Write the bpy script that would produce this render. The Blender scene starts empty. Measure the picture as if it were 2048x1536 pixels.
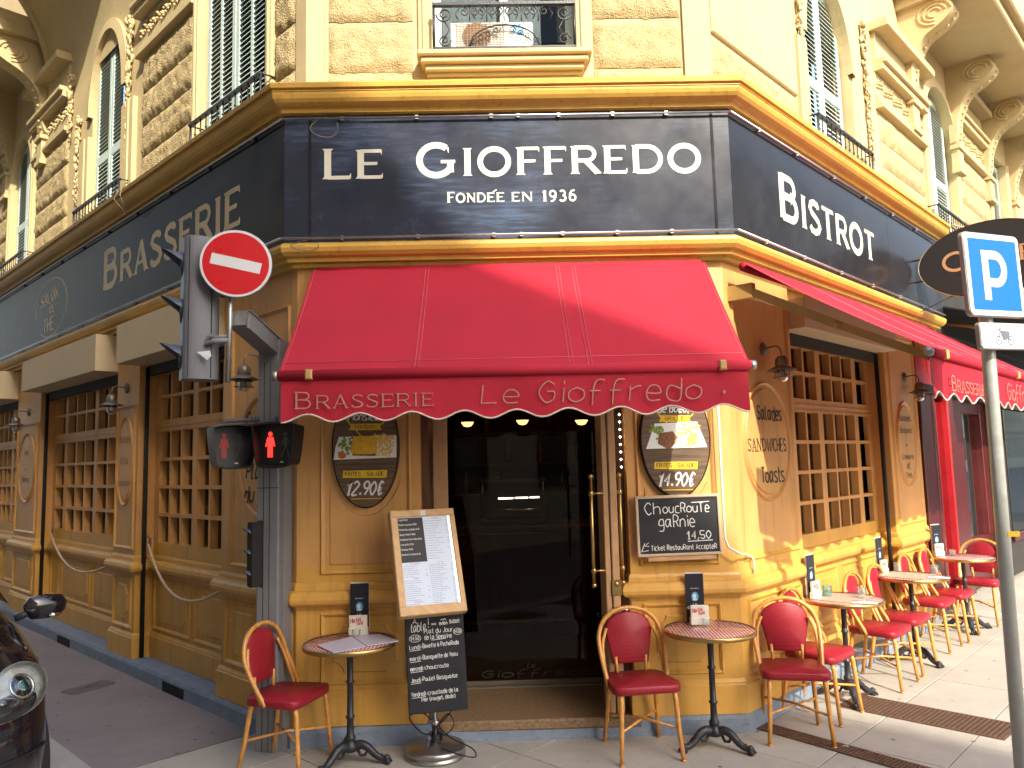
import bpy, math, random
from mathutils import Vector, Matrix, noise
R = math.radians
sc = bpy.context.scene
col = sc.collection
random.seed(7)
# ------------------------------------------------------------------ camera
cam = bpy.data.objects.new('camera', bpy.data.cameras.new('camera')); col.objects.link(cam)
cam.data.sensor_width = 36; cam.data.lens = 36*1537.3/2048
cam.data.clip_start = 0.05; cam.data.clip_end = 500
_pi, _ro, _ya = 1.02248954e-01, -2.54571699e-02, 1.90354806e-02
B = Matrix(((1, 0, 0), (0, 0, -1), (0, 1, 0)))
Yw = Matrix(((math.cos(_ya), -math.sin(_ya), 0), (math.sin(_ya), math.cos(_ya), 0), (0, 0, 1)))
Pm = Matrix(((1, 0, 0), (0, math.cos(_pi), math.sin(_pi)), (0, -math.sin(_pi), math.cos(_pi))))
Rm = Matrix(((math.cos(_ro), -math.sin(_ro), 0), (math.sin(_ro), math.cos(_ro), 0), (0, 0, 1)))
W2C = Rm @ Pm @ B @ Yw
C2W = W2C.transposed() @ Matrix(((1, 0, 0), (0, -1, 0), (0, 0, -1)))
cam.matrix_world = Matrix.Translation((0, 0, 1.93)) @ C2W.to_4x4()
sc.camera = cam
# ------------------------------------------------------------------ world, sun
SUN = Vector((0.34, -0.94, 0.70)).normalized()
w = bpy.data.worlds.new('World'); sc.world = w; w.use_nodes = True
nt = w.node_tree; nt.nodes.clear()
sky = nt.nodes.new('ShaderNodeTexSky'); sky.sky_type = 'NISHITA'; sky.sun_disc = False
sky.sun_elevation = math.asin(SUN.z); sky.sun_rotation = math.atan2(SUN.x, SUN.y); sky.dust_density = 3.4; sky.ozone_density = .6
bg = nt.nodes.new('ShaderNodeBackground'); bg.inputs['Strength'].default_value = 0.15
ow = nt.nodes.new('ShaderNodeOutputWorld')
nt.links.new(sky.outputs[0], bg.inputs[0]); nt.links.new(bg.outputs[0], ow.inputs[0])
sl = bpy.data.lights.new('sun', 'SUN'); sl.energy = 2.4; sl.angle = R(0.6); sl.color = (1, .91, .74)
so = bpy.data.objects.new('sun', sl); col.objects.link(so); so.rotation_euler = SUN.to_track_quat('Z', 'Y').to_euler()
so.location = SUN*60
sc.view_settings.view_transform = 'Standard'; sc.view_settings.look = 'None'
sc.view_settings.exposure = 1.72; sc.view_settings.gamma = 1
sc.cycles.max_bounces = 8; sc.cycles.diffuse_bounces = 5; sc.cycles.glossy_bounces = 4; sc.cycles.transmission_bounces = 6
# ------------------------------------------------------------------ materials
M = {}
def mat(name, c, rough=.6, metal=0., var=.12, vs=6., bump=.0, bs=60., spec=.5, emis=None, es=1., objvar=0., dirt=0., detail=4, coat=0., trans=0., alpha=1., ior=1.45):
    m = bpy.data.materials.new(name); m.use_nodes = True; n = m.node_tree; N = n.nodes; Lk = n.links
    b = N['Principled BSDF']; b.inputs['Roughness'].default_value = rough; b.inputs['Metallic'].default_value = metal
    b.inputs['Specular IOR Level'].default_value = spec; b.inputs['Coat Weight'].default_value = coat
    b.inputs['Transmission Weight'].default_value = trans; b.inputs['IOR'].default_value = ior
    b.inputs['Alpha'].default_value = alpha
    c = tuple(c)+(1,)
    tc = N.new('ShaderNodeTexCoord')
    src = None
    if var > 0 or dirt > 0 or objvar > 0:
        no = N.new('ShaderNodeTexNoise'); no.inputs['Scale'].default_value = vs; no.inputs['Detail'].default_value = detail; no.inputs['Roughness'].default_value = .65
        Lk.new(tc.outputs['Object'], no.inputs['Vector'])
        mr = N.new('ShaderNodeMapRange'); mr.inputs['From Min'].default_value = .3; mr.inputs['From Max'].default_value = .7
        mr.inputs['To Min'].default_value = 1-var; mr.inputs['To Max'].default_value = 1+var*.6
        Lk.new(no.outputs['Fac'], mr.inputs['Value'])
        mx = N.new('ShaderNodeVectorMath'); mx.operation = 'SCALE'; mx.inputs[0].default_value = c[:3]
        Lk.new(mr.outputs[0], mx.inputs['Scale']); src = mx.outputs[0]
        if objvar > 0:
            oi = N.new('ShaderNodeObjectInfo'); m2 = N.new('ShaderNodeMapRange'); m2.inputs['To Min'].default_value = 1-objvar; m2.inputs['To Max'].default_value = 1+objvar
            Lk.new(oi.outputs['Random'], m2.inputs['Value']); x2 = N.new('ShaderNodeVectorMath'); x2.operation = 'SCALE'
            Lk.new(src, x2.inputs[0]); Lk.new(m2.outputs[0], x2.inputs['Scale']); src = x2.outputs[0]
        if dirt > 0:
            n2 = N.new('ShaderNodeTexNoise'); n2.inputs['Scale'].default_value = vs*5.5; n2.inputs['Detail'].default_value = 6
            Lk.new(tc.outputs['Object'], n2.inputs['Vector'])
            r2 = N.new('ShaderNodeMapRange'); r2.inputs['From Min'].default_value = .58; r2.inputs['From Max'].default_value = .72; r2.inputs['To Min'].default_value = 1; r2.inputs['To Max'].default_value = 1-dirt
            Lk.new(n2.outputs['Fac'], r2.inputs['Value']); x3 = N.new('ShaderNodeVectorMath'); x3.operation = 'SCALE'
            Lk.new(src, x3.inputs[0]); Lk.new(r2.outputs[0], x3.inputs['Scale']); src = x3.outputs[0]
        Lk.new(src, b.inputs['Base Color'])
        rr = N.new('ShaderNodeMapRange'); rr.inputs['To Min'].default_value = max(0.02, rough-.12); rr.inputs['To Max'].default_value = min(1, rough+.12)
        Lk.new(no.outputs['Fac'], rr.inputs['Value']); Lk.new(rr.outputs[0], b.inputs['Roughness'])
    else:
        b.inputs['Base Color'].default_value = c
    if bump > 0:
        nb = N.new('ShaderNodeTexNoise'); nb.inputs['Scale'].default_value = bs; nb.inputs['Detail'].default_value = 5
        Lk.new(tc.outputs['Object'], nb.inputs['Vector'])
        bp = N.new('ShaderNodeBump'); bp.inputs['Strength'].default_value = bump; bp.inputs['Distance'].default_value = .02 if name == 'stone_rough' else .01
        Lk.new(nb.outputs['Fac'], bp.inputs['Height']); Lk.new(bp.outputs[0], b.inputs['Normal'])
    if emis: b.inputs['Emission Color'].default_value = tuple(emis)+(1,); b.inputs['Emission Strength'].default_value = es
    M[name] = m
    return m
def node_wrap(m):  # helpers to edit a material
    n = m.node_tree; return n, n.nodes, n.links, n.nodes['Principled BSDF']
mat('stone', (.50, .40, .22), .85, var=.10, vs=2.5, bump=.25, bs=45, dirt=.12)
mat('stone_trim', (.51, .405, .22), .75, var=.08, vs=3, bump=.12, bs=70)
mat('stone_rough', (.50, .39, .205), .9, var=.25, vs=12, bump=1.0, bs=75, dirt=.35)
mat('cornice_paint', (.58, .345, .07), .42, var=.14, vs=3, bump=.12, bs=14, dirt=.25)
mat('beige_box', (.58, .47, .30), .7, var=.06, vs=3, bump=.1, bs=160)
mat('ochre_low', (.47, .29, .085), .42, var=.10, vs=4, bump=.10, bs=25, dirt=.18)
mat('ochre', (.47, .275, .125), .45, var=.08, vs=3, bump=.08, bs=25, dirt=.12)
mat('blue_plinth', (.20, .25, .33), .65, var=.22, vs=7, bump=.3, bs=35, dirt=.35)
mat('navy', (.022, .022, .026), .16, var=.35, vs=2.5, bump=.05, bs=4, spec=.3)
mat('letter_white', (.62, .60, .49), .45, var=.05)
mat('letter_gold', (.46, .36, .19), .4, var=.12)
mat('letter_dark', (.035, .03, .025), .6, var=.1)
mat('steel', (.62, .62, .64), .32, metal=1, var=.08, vs=20)
mat('galv', (.42, .43, .42), .42, metal=.85, var=.2, vs=25, dirt=.2)
mat('red_cloth', (.38, .020, .038), .75, var=.10, vs=2.2, bump=.15, bs=350, spec=.2)
mat('red_weave', (.30, .010, .022), .42, var=.10, vs=8, bump=.1, bs=200)
mat('piping', (.60, .50, .42), .7, var=.05)
mat('bamboo', (.58, .27, .065), .28, var=.2, vs=22, coat=.3)
mat('brass', (.55, .38, .14), .32, metal=1, var=.15, vs=15)
mat('iron', (.035, .036, .042), .38, var=.3, vs=30, bump=.2, bs=80, metal=.3)
mat('black', (.012, .012, .014), .4, var=.1)
mat('black_matt', (.010, .010, .011), .8, var=.1)
mat('granite', (.24, .155, .085), .55, var=.5, vs=42, bump=.3, bs=90, dirt=.5, detail=8)
mat('slab', (.37, .35, .31), .78, var=.10, vs=3, bump=.12, bs=90, objvar=.06, dirt=.10)
mat('mortar', (.07, .062, .055), .9, var=.2, vs=14)
mat('asphalt', (.225, .195, .195), .85, var=.14, vs=2.2, bump=.35, bs=150, dirt=.12)
mat('road', (.15, .15, .15), .85, var=.15, vs=3, bump=.4, bs=130)
mat('grate', (.15, .085, .055), .7, var=.3, vs=25, metal=.4)
mat('post_grey', (.20, .20, .21), .45, var=.10, vs=6, dirt=.15)
mat('sig_grey', (.13, .135, .15), .4, var=.06, vs=4)
mat('visor', (.07, .085, .13), .5)
mat('sign_red', (.52, .008, .014), .3, var=.04)
mat('sign_white', (.60, .61, .62), .35, var=.03)
mat('sign_blue', (.0, .12, .72), .3, var=.03)
mat('led_red', (.6, .02, .02), .4, emis=(1, .02, .015), es=1.3, var=0)
mat('led_red_dim', (.12, .01, .015), .4, emis=(1, .03, .05), es=.03, var=0)
mat('led_off', (.10, .09, .08), .5)
mat('chalk_black', (.018, .019, .024), .55, var=.35, vs=5)
mat('chalk', (.75, .75, .75), .9, var=.15, vs=60)
mat('pine', (.58, .36, .17), .55, var=.18, vs=7, bump=.1)
mat('frame_wood', (.50, .30, .15), .5, var=.15, vs=9)
mat('paper', (.62, .65, .70), .55, var=.04)
mat('paper_lit', (.46, .52, .62), .6, emis=(.72, .82, 1), es=.06, var=0)
mat('ink', (.12, .12, .16), .7, var=0)
mat('ink_red', (.5, .08, .08), .7, var=0)
mat('shutter', (.47, .58, .55), .6, var=.10, vs=4, dirt=.15)
mat('car_paint', (.012, .009, .013), .12, var=.1, coat=1.)
mat('car_trim', (.02, .02, .022), .5)
mat('tyre', (.02, .02, .02), .85)
mat('chrome', (.8, .8, .8), .08, metal=1, var=0)
mat('lamp_metal', (.20, .165, .13), .42, var=.15, metal=.5)
mat('rope', (.60, .46, .32), .8, var=.2, vs=40)
mat('red_paint', (.33, .008, .014), .3, var=.12, vs=4)
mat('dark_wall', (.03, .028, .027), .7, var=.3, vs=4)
mat('interior', (.055, .028, .018), .6, var=.4, vs=3)
mat('wood_dark', (.12, .052, .026), .45, var=.4, vs=10)
mat('bulb', (1, .7, .3), .5, emis=(1, .52, .13), es=3.2, var=0)
mat('bulb_soft', (1, .8, .5), .5, emis=(1, .72, .32), es=1.3, var=0)
mat('led_white', (1, 1, 1), .5, emis=(1, .92, .75), es=4, var=0)
mat('poster_wood', (.13, .08, .048), .45, var=.6, vs=6)
mat('yellow', (.72, .47, .02), .5, var=.05)
mat('cheese', (.75, .43, .03), .4, var=.2, vs=30)
mat('fries', (.78, .50, .10), .5, var=.3, vs=50)
mat('salad', (.20, .32, .05), .5, var=.6, vs=60)
mat('meat', (.22, .09, .04), .5, var=.5, vs=70)
mat('tomato', (.65, .10, .03), .4, var=.2)
mat('plate', (.75, .78, .78), .3, var=.03)
mat('cream', (.75, .66, .42), .5)
mat('face_blue', (.08, .35, .6), .5)
mat('ac_white', (.72, .74, .70), .5, var=.04)
mat('dark_glass', (.02, .025, .03), .05, spec=.8, var=0)
mat('curtain', (.45, .50, .55), .8, var=.25, vs=9)
mat('shop_goods', (.22, .2, .18), .7, var=.9, vs=5)
mat('opp_wall', (.66, .56, .40), .85, var=.12, vs=1.2)
mat('steel_cutlery', (.6, .6, .6), .15, metal=1, var=0)
mat('tan_paper', (.42, .33, .25), .8, var=.06)
mat('white_plastic', (.7, .68, .6), .45, var=.05)
mat('letter_faded', (.26, .17, .09), .6, var=.3, vs=30)
mat('etched', (.12, .11, .10), .6, var=.1)
mat('lid_grey', (.13, .12, .105), .7, var=.3, vs=25)
mat('blind', (.40, .25, .11), .8, var=.75, vs=2.2)
mat('letter_pale', (.60, .62, .46), .45, var=.05)
mat('letter_tan', (.42, .24, .11), .5, var=.08)
mat('thread', (.60, .16, .18), .6, var=0)
mat('valance_text', (.36, .22, .16), .6, var=.3, vs=30)
mat('bracket_paint', (.45, .29, .10), .45, var=.15)
mat('frame_pale', (.52, .40, .28), .55, var=.1)
mat('card_black', (.015, .016, .025), .35, var=0)
mat('menu_paper', (.52, .50, .62), .35, var=.08, vs=18)
mat('galv_pole', (.44, .46, .44), .42, metal=.35, var=.12, vs=14, dirt=.1)
mat('steel_brushed', (.45, .44, .42), .38, metal=1, var=.15, vs=12)
mat('led_soft', (1, 1, 1), .5, emis=(.95, .98, 1), es=1.0, var=0)
mat('led_off2', (.03, .03, .03), .5)
mat('mirror', (.6, .62, .62), .06, metal=1, var=0)
mat('red_dark', (.075, .010, .012), .35, var=.2)  # maroon joinery; also paints shade into the shop's red pilasters
mat('reflector', (.78, .77, .70), .45, metal=.25, var=.3, vs=25)
# stretch grain for woods
for nm, sc3 in (('pine', (1, 6, 1)), ('poster_wood', (.6, 1, 9)), ('wood_dark', (1, 1, .2)), ('bamboo', (1, 1, .6))):
    n, N, Lk, b = node_wrap(M[nm]); tc = [x for x in N if x.type == 'TEX_COORD'][0]
    mp = N.new('ShaderNodeMapping'); mp.inputs['Scale'].default_value = sc3
    for l in list(Lk):
        if l.from_node == tc: s = l.to_socket; Lk.new(mp.outputs[0], s)
    Lk.new(tc.outputs['Object'], mp.inputs['Vector'])
mat('navy_dusty', (.026, .030, .046), .24, var=.2, vs=2.5, bump=.05, bs=4, spec=.35)
n, N, Lk, b = node_wrap(M['navy_dusty']); tc = [x for x in N if x.type == 'TEX_COORD'][0]
def nz(scale, mapsc, a, b_, c, d, det=5):
    mp = N.new('ShaderNodeMapping'); mp.inputs['Scale'].default_value = mapsc; mp.inputs['Rotation'].default_value = (0, R(25), 0); Lk.new(tc.outputs['Object'], mp.inputs[0])
    x = N.new('ShaderNodeTexNoise'); x.inputs['Scale'].default_value = scale; x.inputs['Detail'].default_value = det; Lk.new(mp.outputs[0], x.inputs['Vector'])
    m_ = N.new('ShaderNodeMapRange'); m_.inputs['From Min'].default_value = a; m_.inputs['From Max'].default_value = b_; m_.inputs['To Min'].default_value = c; m_.inputs['To Max'].default_value = d; Lk.new(x.outputs['Fac'], m_.inputs['Value']); return m_.outputs[0]
pa = nz(1.6, (1, 1, 1), .45, .70, 0, 1); fi = nz(5, (1, 1, 9), .40, .75, .15, 1, 8)
mu = N.new('ShaderNodeMath'); mu.operation = 'MULTIPLY'; Lk.new(pa, mu.inputs[0]); Lk.new(fi, mu.inputs[1])
mi = N.new('ShaderNodeMix'); mi.data_type = 'RGBA'; Lk.new(mu.outputs[0], mi.inputs[0]); Lk.new(b.inputs['Base Color'].links[0].from_socket, mi.inputs[6]); mi.inputs[7].default_value = (.085, .125, .21, 1); Lk.new(mi.outputs[2], b.inputs['Base Color'])
# window glass: thin pane, mostly clear with reflection
def glassmat(name, tint, refl=.0, whiten=0):
    m = bpy.data.materials.new(name); m.use_nodes = True; n, N, Lk, b = node_wrap(m)
    N.remove(b); out = [x for x in N if x.type == 'OUTPUT_MATERIAL'][0]
    tr = N.new('ShaderNodeBsdfTransparent'); tr.inputs[0].default_value = tint+(1,)
    gl = N.new('ShaderNodeBsdfGlossy'); gl.inputs['Roughness'].default_value = .02
    fr = N.new('ShaderNodeFresnel'); fr.inputs[0].default_value = 1.03 if whiten else 1.5
    ad = N.new('ShaderNodeMath'); ad.operation = 'ADD'; ad.inputs[1].default_value = refl
    mx = N.new('ShaderNodeMixShader'); Lk.new(fr.outputs[0], ad.inputs[0]); Lk.new(ad.outputs[0], mx.inputs[0])
    Lk.new(tr.outputs[0], mx.inputs[1]); Lk.new(gl.outputs[0], mx.inputs[2]); Lk.new(mx.outputs[0], out.inputs[0])
    if whiten:
        df = N.new('ShaderNodeBsdfDiffuse'); df.inputs[0].default_value = (.85, .9, .9, 1); m2 = N.new('ShaderNodeMixShader'); m2.inputs[0].default_value = whiten  # diffuse white mixed in: paleness from light painted into clear tumblers
        Lk.new(mx.outputs[0], m2.inputs[1]); Lk.new(df.outputs[0], m2.inputs[2]); Lk.new(m2.outputs[0], out.inputs[0])
    M[name] = m
glassmat('glass', (.62, .64, .62), .03); glassmat('glass_clear', (.82, .85, .85), .08); glassmat('door_glass', (.72, .66, .62), -.02)
glassmat('glass_aqua', (.70, .90, .90), .04); glassmat('tumbler', (.93, .95, .96), .03, .07); glassmat('tumbler_aqua', (.68, .90, .90), .03, .07)
# ochre timber: a second, pinker paint above the sill line (a real paint change on the facade)
def pattern(name, kind):
    n, N, Lk, b = node_wrap(M[name]); tc = [x for x in N if x.type == 'TEX_COORD'][0]
    return n, N, Lk, b, tc
# weave for seats: fine diagonal checker
n, N, Lk, b, tc = pattern('red_weave', '')
mp = N.new('ShaderNodeMapping'); mp.inputs['Rotation'].default_value = (R(20), 0, R(45)); mp.inputs['Scale'].default_value = (150, 150, 150)
ck = N.new('ShaderNodeTexChecker'); ck.inputs['Scale'].default_value = 1; ck.inputs['Color1'].default_value = (.33, .012, .026, 1); ck.inputs['Color2'].default_value = (.20, .009, .02, 1)
Lk.new(tc.outputs['Object'], mp.inputs[0]); Lk.new(mp.outputs[0], ck.inputs[0]); Lk.new(ck.outputs[0], b.inputs['Base Color'])
# table top: red and white woven check
mat('table_top', (.5, .1, .1), .25, coat=.3, var=.02)
n, N, Lk, b, tc = pattern('table_top', '')
mp = N.new('ShaderNodeMapping'); mp.inputs['Rotation'].default_value = (0, 0, R(38)); mp.inputs['Scale'].default_value = (62, 62, 62)
ck = N.new('ShaderNodeTexChecker'); ck.inputs['Scale'].default_value = 1; ck.inputs['Color1'].default_value = (.42, .02, .05, 1); ck.inputs['Color2'].default_value = (.68, .55, .50, 1)
Lk.new(tc.outputs['Object'], mp.inputs[0]); Lk.new(mp.outputs[0], ck.inputs[0]); Lk.new(ck.outputs[0], b.inputs['Base Color'])
# asphalt / slabs spots
for nm, cc, scl in (('slab', (.06, .055, .05), 5.5), ('asphalt', (.05, .04, .045), 6.5)):
    n, N, Lk, b = node_wrap(M[nm]); tc = [x for x in N if x.type == 'TEX_COORD'][0]
    g = N.new('ShaderNodeNewGeometry')
    for l in list(Lk):
        if l.from_node == tc: Lk.new(g.outputs['Position'], l.to_socket)
    vo = N.new('ShaderNodeTexVoronoi'); vo.inputs['Scale'].default_value = scl; Lk.new(g.outputs['Position'], vo.inputs['Vector'])
    mr = N.new('ShaderNodeMapRange'); mr.inputs['From Min'].default_value = .05; mr.inputs['From Max'].default_value = .11; mr.inputs['To Min'].default_value = .85; mr.inputs['To Max'].default_value = 0
    Lk.new(vo.outputs['Distance'], mr.inputs['Value'])
    sp = N.new('ShaderNodeTexNoise'); sp.inputs['Scale'].default_value = 1.7; Lk.new(g.outputs['Position'], sp.inputs['Vector'])
    gt = N.new('ShaderNodeMath'); gt.operation = 'GREATER_THAN'; gt.inputs[1].default_value = .40; Lk.new(sp.outputs['Fac'], gt.inputs[0])
    mu = N.new('ShaderNodeMath'); mu.operation = 'MULTIPLY'; Lk.new(mr.outputs[0], mu.inputs[0]); Lk.new(gt.outputs[0], mu.inputs[1])
    mi = N.new('ShaderNodeMix'); mi.data_type = 'RGBA'; old = b.inputs['Base Color'].links[0].from_socket
    Lk.new(mu.outputs[0], mi.inputs[0]); Lk.new(old, mi.inputs[6]); mi.inputs[7].default_value = cc+(1,); Lk.new(mi.outputs[2], b.inputs['Base Color'])
# ------------------------------------------------------------------ mesh builder
I4 = Matrix.Identity(4)
class MB:
    def __init__(s, Mx=None): s.v = []; s.f = []; s.M = Mx or I4; s.sm = []
    def add(s, vs, fs, smooth=False):
        b = len(s.v); s.v += [s.M @ Vector(p) for p in vs]
        for f in fs: s.f.append(tuple(i+b for i in f)); s.sm.append(smooth)
    def box(s, x0, x1, y0, y1, z0, z1):
        s.add([(x0, y0, z0), (x1, y0, z0), (x1, y1, z0), (x0, y1, z0), (x0, y0, z1), (x1, y0, z1), (x1, y1, z1), (x0, y1, z1)],
              [(0, 3, 2, 1), (4, 5, 6, 7), (0, 1, 5, 4), (1, 2, 6, 5), (2, 3, 7, 6), (3, 0, 4, 7)])
    def bbox(s, x0, x1, y0, y1, z0, z1, b=.006):   # box with a bevelled outer (y0) face
        s.add([(x0, y1, z0), (x1, y1, z0), (x1, y1, z1), (x0, y1, z1), (x0, y0+b, z0), (x1, y0+b, z0), (x1, y0+b, z1), (x0, y0+b, z1),
               (x0+b, y0, z0+b), (x1-b, y0, z0+b), (x1-b, y0, z1-b), (x0+b, y0, z1-b)],
              [(0, 1, 2, 3), (4, 5, 1, 0), (5, 6, 2, 1), (6, 7, 3, 2), (7, 4, 0, 3), (8, 9, 5, 4), (9, 10, 6, 5), (10, 11, 7, 6), (11, 8, 4, 7), (11, 10, 9, 8)])
    def tube(s, pts, r, n=8, closed=False, caps=True):
        pts = [Vector(p) for p in pts]; k = len(pts)
        rs = r if isinstance(r, (list, tuple)) else [r]*k
        vs = []; up = None
        for i, p in enumerate(pts):
            a = pts[(i-1) % k] if (closed or i > 0) else p; c = pts[(i+1) % k] if (closed or i < k-1) else p
            t = (c-a).normalized()
            if up is None:
                up = Vector((0, 0, 1)) if abs(t.z) < .9 else Vector((1, 0, 0))
            x = up.cross(t)
            if x.length < 1e-5: x = Vector((1, 0, 0)).cross(t)
            x.normalize(); y = t.cross(x); up = y
            for j in range(n):
                an = 2*math.pi*j/n; vs.append(p+(x*math.cos(an)+y*math.sin(an))*rs[i])
        fs = []
        for i in range(k if closed else k-1):
            i2 = (i+1) % k
            for j in range(n): fs.append((i*n+j, i*n+(j+1) % n, i2*n+(j+1) % n, i2*n+j))
        if caps and not closed: fs += [tuple(range(n))[::-1], tuple((k-1)*n+j for j in range(n))]
        s.add(vs, fs, True)
    def lathe(s, prof, n=24, c=(0, 0, 0), ax=None, cap=True):   # prof (r, z) about z, optional matrix ax
        A = ax or I4; c = Vector(c); vs = []; fs = []
        for r, z in prof:
            for j in range(n):
                a = 2*math.pi*j/n; vs.append(c+A @ Vector((r*math.cos(a), r*math.sin(a), z)))
        for i in range(len(prof)-1):
            for j in range(n): fs.append((i*n+j, i*n+(j+1) % n, (i+1)*n+(j+1) % n, (i+1)*n+j))
        if cap and prof[0][0] > 1e-4: fs.append(tuple(range(n))[::-1])
        if cap and prof[-1][0] > 1e-4: fs.append(tuple((len(prof)-1)*n+j for j in range(n)))
        s.add(vs, fs, True)
    def prism(s, poly, y0, y1, bev=0., smooth=False):  # poly in (x,z), outer face at y0 (towards viewer), back at y1
        n = len(poly); P = [Vector((p[0], 0, p[1])) for p in poly]
        cx = sum(p[0] for p in poly)/n; cz = sum(p[1] for p in poly)/n
        vs = [(p[0], y1, p[1]) for p in poly]+[(p[0], y0+bev, p[1]) for p in poly]
        fs = [tuple(range(n))]
        for i in range(n): fs.append((i, (i+1) % n, n+(i+1) % n, n+i))
        if bev > 0:
            q = inset(poly, bev); vs += [(p[0], y0, p[1]) for p in q]
            for i in range(n): fs.append((n+i, n+(i+1) % n, 2*n+(i+1) % n, 2*n+i))
            fs.append(tuple(2*n+i for i in range(n))[::-1])
        else: fs.append(tuple(n+i for i in range(n))[::-1])
        s.add(vs, fs, smooth)
    def flat(s, poly, y): s.add([(p[0], y, p[1]) for p in poly], [tuple(range(len(poly)))])
    def mould(s, poly, w, y0, y1, b=None):   # raised moulding band following closed polygon, width w inward
        q = inset(poly, w); m1 = inset(poly, w*.35); m2 = inset(poly, w*.65); n = len(poly)
        vs = [(p[0], y1, p[1]) for p in poly]+[(p[0], y0, p[1]) for p in m1]+[(p[0], y0+(y1-y0)*.35, p[1]) for p in m2]+[(p[0], y1, p[1]) for p in q]
        fs = []
        for k in range(3):
            for i in range(n): fs.append((k*n+i, k*n+(i+1) % n, (k+1)*n+(i+1) % n, (k+1)*n+i))
        s.add(vs, fs)
    def ribbon(s, pts, wd, y, th=0., closed=False):     # flat stroke in local xz plane
        pts = [p for i, p in enumerate(pts) if i == 0 or math.hypot(p[0]-pts[i-1][0], p[1]-pts[i-1][1]) > 1e-5]
        n = len(pts)
        if n < 2: return
        L = []; Rr = []
        for i in range(n):
            a = pts[(i-1) % n] if (closed or i > 0) else pts[i]; c = pts[(i+1) % n] if (closed or i < n-1) else pts[i]
            dx, dz = c[0]-a[0], c[1]-a[1]; l = math.hypot(dx, dz) or 1
            k = 1.
            if (closed or 0 < i < n-1):
                p = pts[i]; d1 = (p[0]-a[0], p[1]-a[1]); l1 = math.hypot(*d1) or 1
                cs = (d1[0]*dx+d1[1]*dz)/(l1*l); k = 1/max(.55, cs)
            nx, nz = -dz/l*wd/2*k, dx/l*wd/2*k
            L.append((pts[i][0]+nx, y, pts[i][1]+nz)); Rr.append((pts[i][0]-nx, y, pts[i][1]-nz))
        fs = [(i, (i+1) % n, n+(i+1) % n, n+i) for i in range(n if closed else n-1)]
        if th > 0:
            back = [(p[0], y+th, p[2]) for p in L+Rr]; m = 2*n
            fs += [(m+i, m+n+i, m+n+(i+1) % n, m+(i+1) % n) for i in range(n if closed else n-1)]
            fs += [(i, m+i, m+(i+1) % n, (i+1) % n) for i in range(n if closed else n-1)]
            fs += [(n+i, n+(i+1) % n, m+n+(i+1) % n, m+n+i) for i in range(n if closed else n-1)]
            if not closed: fs += [(0, n, m+n, m), (n-1, m+n-1, m+2*n-1, 2*n-1)]
            s.add(L+Rr+back, fs)
        else: s.add(L+Rr, fs)
    def sweep(s, path, prof, closed=False, outward=-1):   # path [(x,y)], prof [(d,z)] closed profile, mitred
        n = len(path); nf = []
        P = [Vector((p[0], p[1])) for p in path]
        def nrm(a, b):
            t = (b-a).normalized(); return Vector((-t.y, t.x))*outward
        vs = []; k = len(prof)
        for i in range(n):
            if closed or 0 < i < n-1:
                n1 = nrm(P[i-1], P[i]); n2 = nrm(P[i], P[(i+1) % n]); m = (n1+n2)/(1+n1.dot(n2))
            elif i == 0: m = nrm(P[0], P[1])
            else: m = nrm(P[-2], P[-1])
            for d, z in prof: q = P[i]+m*d; vs.append((q.x, q.y, z))
        fs = []
        for i in range(n if closed else n-1):
            i2 = (i+1) % n
            for j in range(k): fs.append((i*k+j, i2*k+j, i2*k+(j+1) % k, i*k+(j+1) % k))
        if not closed: fs += [tuple(range(k)), tuple((n-1)*k+j for j in range(k))[::-1]]
        s.add(vs, fs)
    def mesh(s, name, m):
        me = bpy.data.meshes.new(name); me.from_pydata([tuple(v) for v in s.v], [], s.f)
        me.polygons.foreach_set('use_smooth', s.sm)
        if isinstance(m, str): m = M[m]
        me.materials.append(m); me.update()
        return me
    def build(s, name, m, parent=None, **k):
        return link(name, s.mesh(name, m), parent, **k)
LOCAL = set()   # things whose parts are modelled about the thing's own origin
def poff(p):
    o = Vector((0, 0, 0)); r = p
    while r.parent: r = r.parent
    if r.name in LOCAL: return o
    while p: o += p.location; p = p.parent
    return o
def link(name, data, parent=None, loc=None, label=None, kind=None, recalc=False, **k):
    o = bpy.data.objects.new(name, data); col.objects.link(o)
    if parent:
        o.parent = parent
        if loc is None: o.location = -poff(parent)
    if loc is not None: o.location = loc
    if label: o['label'] = label
    if kind: o['kind'] = kind
    for a, b_ in k.items(): o[a] = b_
    return o
def thing(name, label, cat, loc=(0, 0, 0), group=None, rotz=None):
    o = bpy.data.objects.new(name, None); col.objects.link(o); o.location = loc
    o.empty_display_size = .1
    o['label'] = label; o['category'] = cat
    if group: o['group'] = group
    if rotz is not None: o.rotation_euler = (0, 0, rotz); LOCAL.add(o.name)
    return o
def tag(o, label, cat, group=None):
    o['label'] = label; o['category'] = cat
    if group: o['group'] = group
    return o
def copy_tree(o, parent=None):
    c = o.copy(); col.objects.link(c)
    if parent: c.parent = parent
    for ch in o.children: copy_tree(ch, c)
    return c
def inset(poly, w):
    n = len(poly); A = sum(poly[i][0]*poly[(i+1) % n][1]-poly[(i+1) % n][0]*poly[i][1] for i in range(n)); sg = 1 if A > 0 else -1
    out = []
    for i in range(n):
        a, b, c = Vector(poly[i-1]), Vector(poly[i]), Vector(poly[(i+1) % n])
        t1 = (b-a).normalized(); t2 = (c-b).normalized()
        n1 = Vector((-t1.y, t1.x))*sg; n2 = Vector((-t2.y, t2.x))*sg
        dn = 1+n1.dot(n2); m = (n1+n2)/max(dn, .4); q = b+m*w; out.append((q.x, q.y))
    return out
def rect(x0, x1, z0, z1): return [(x0, z0), (x1, z0), (x1, z1), (x0, z1)]
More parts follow.
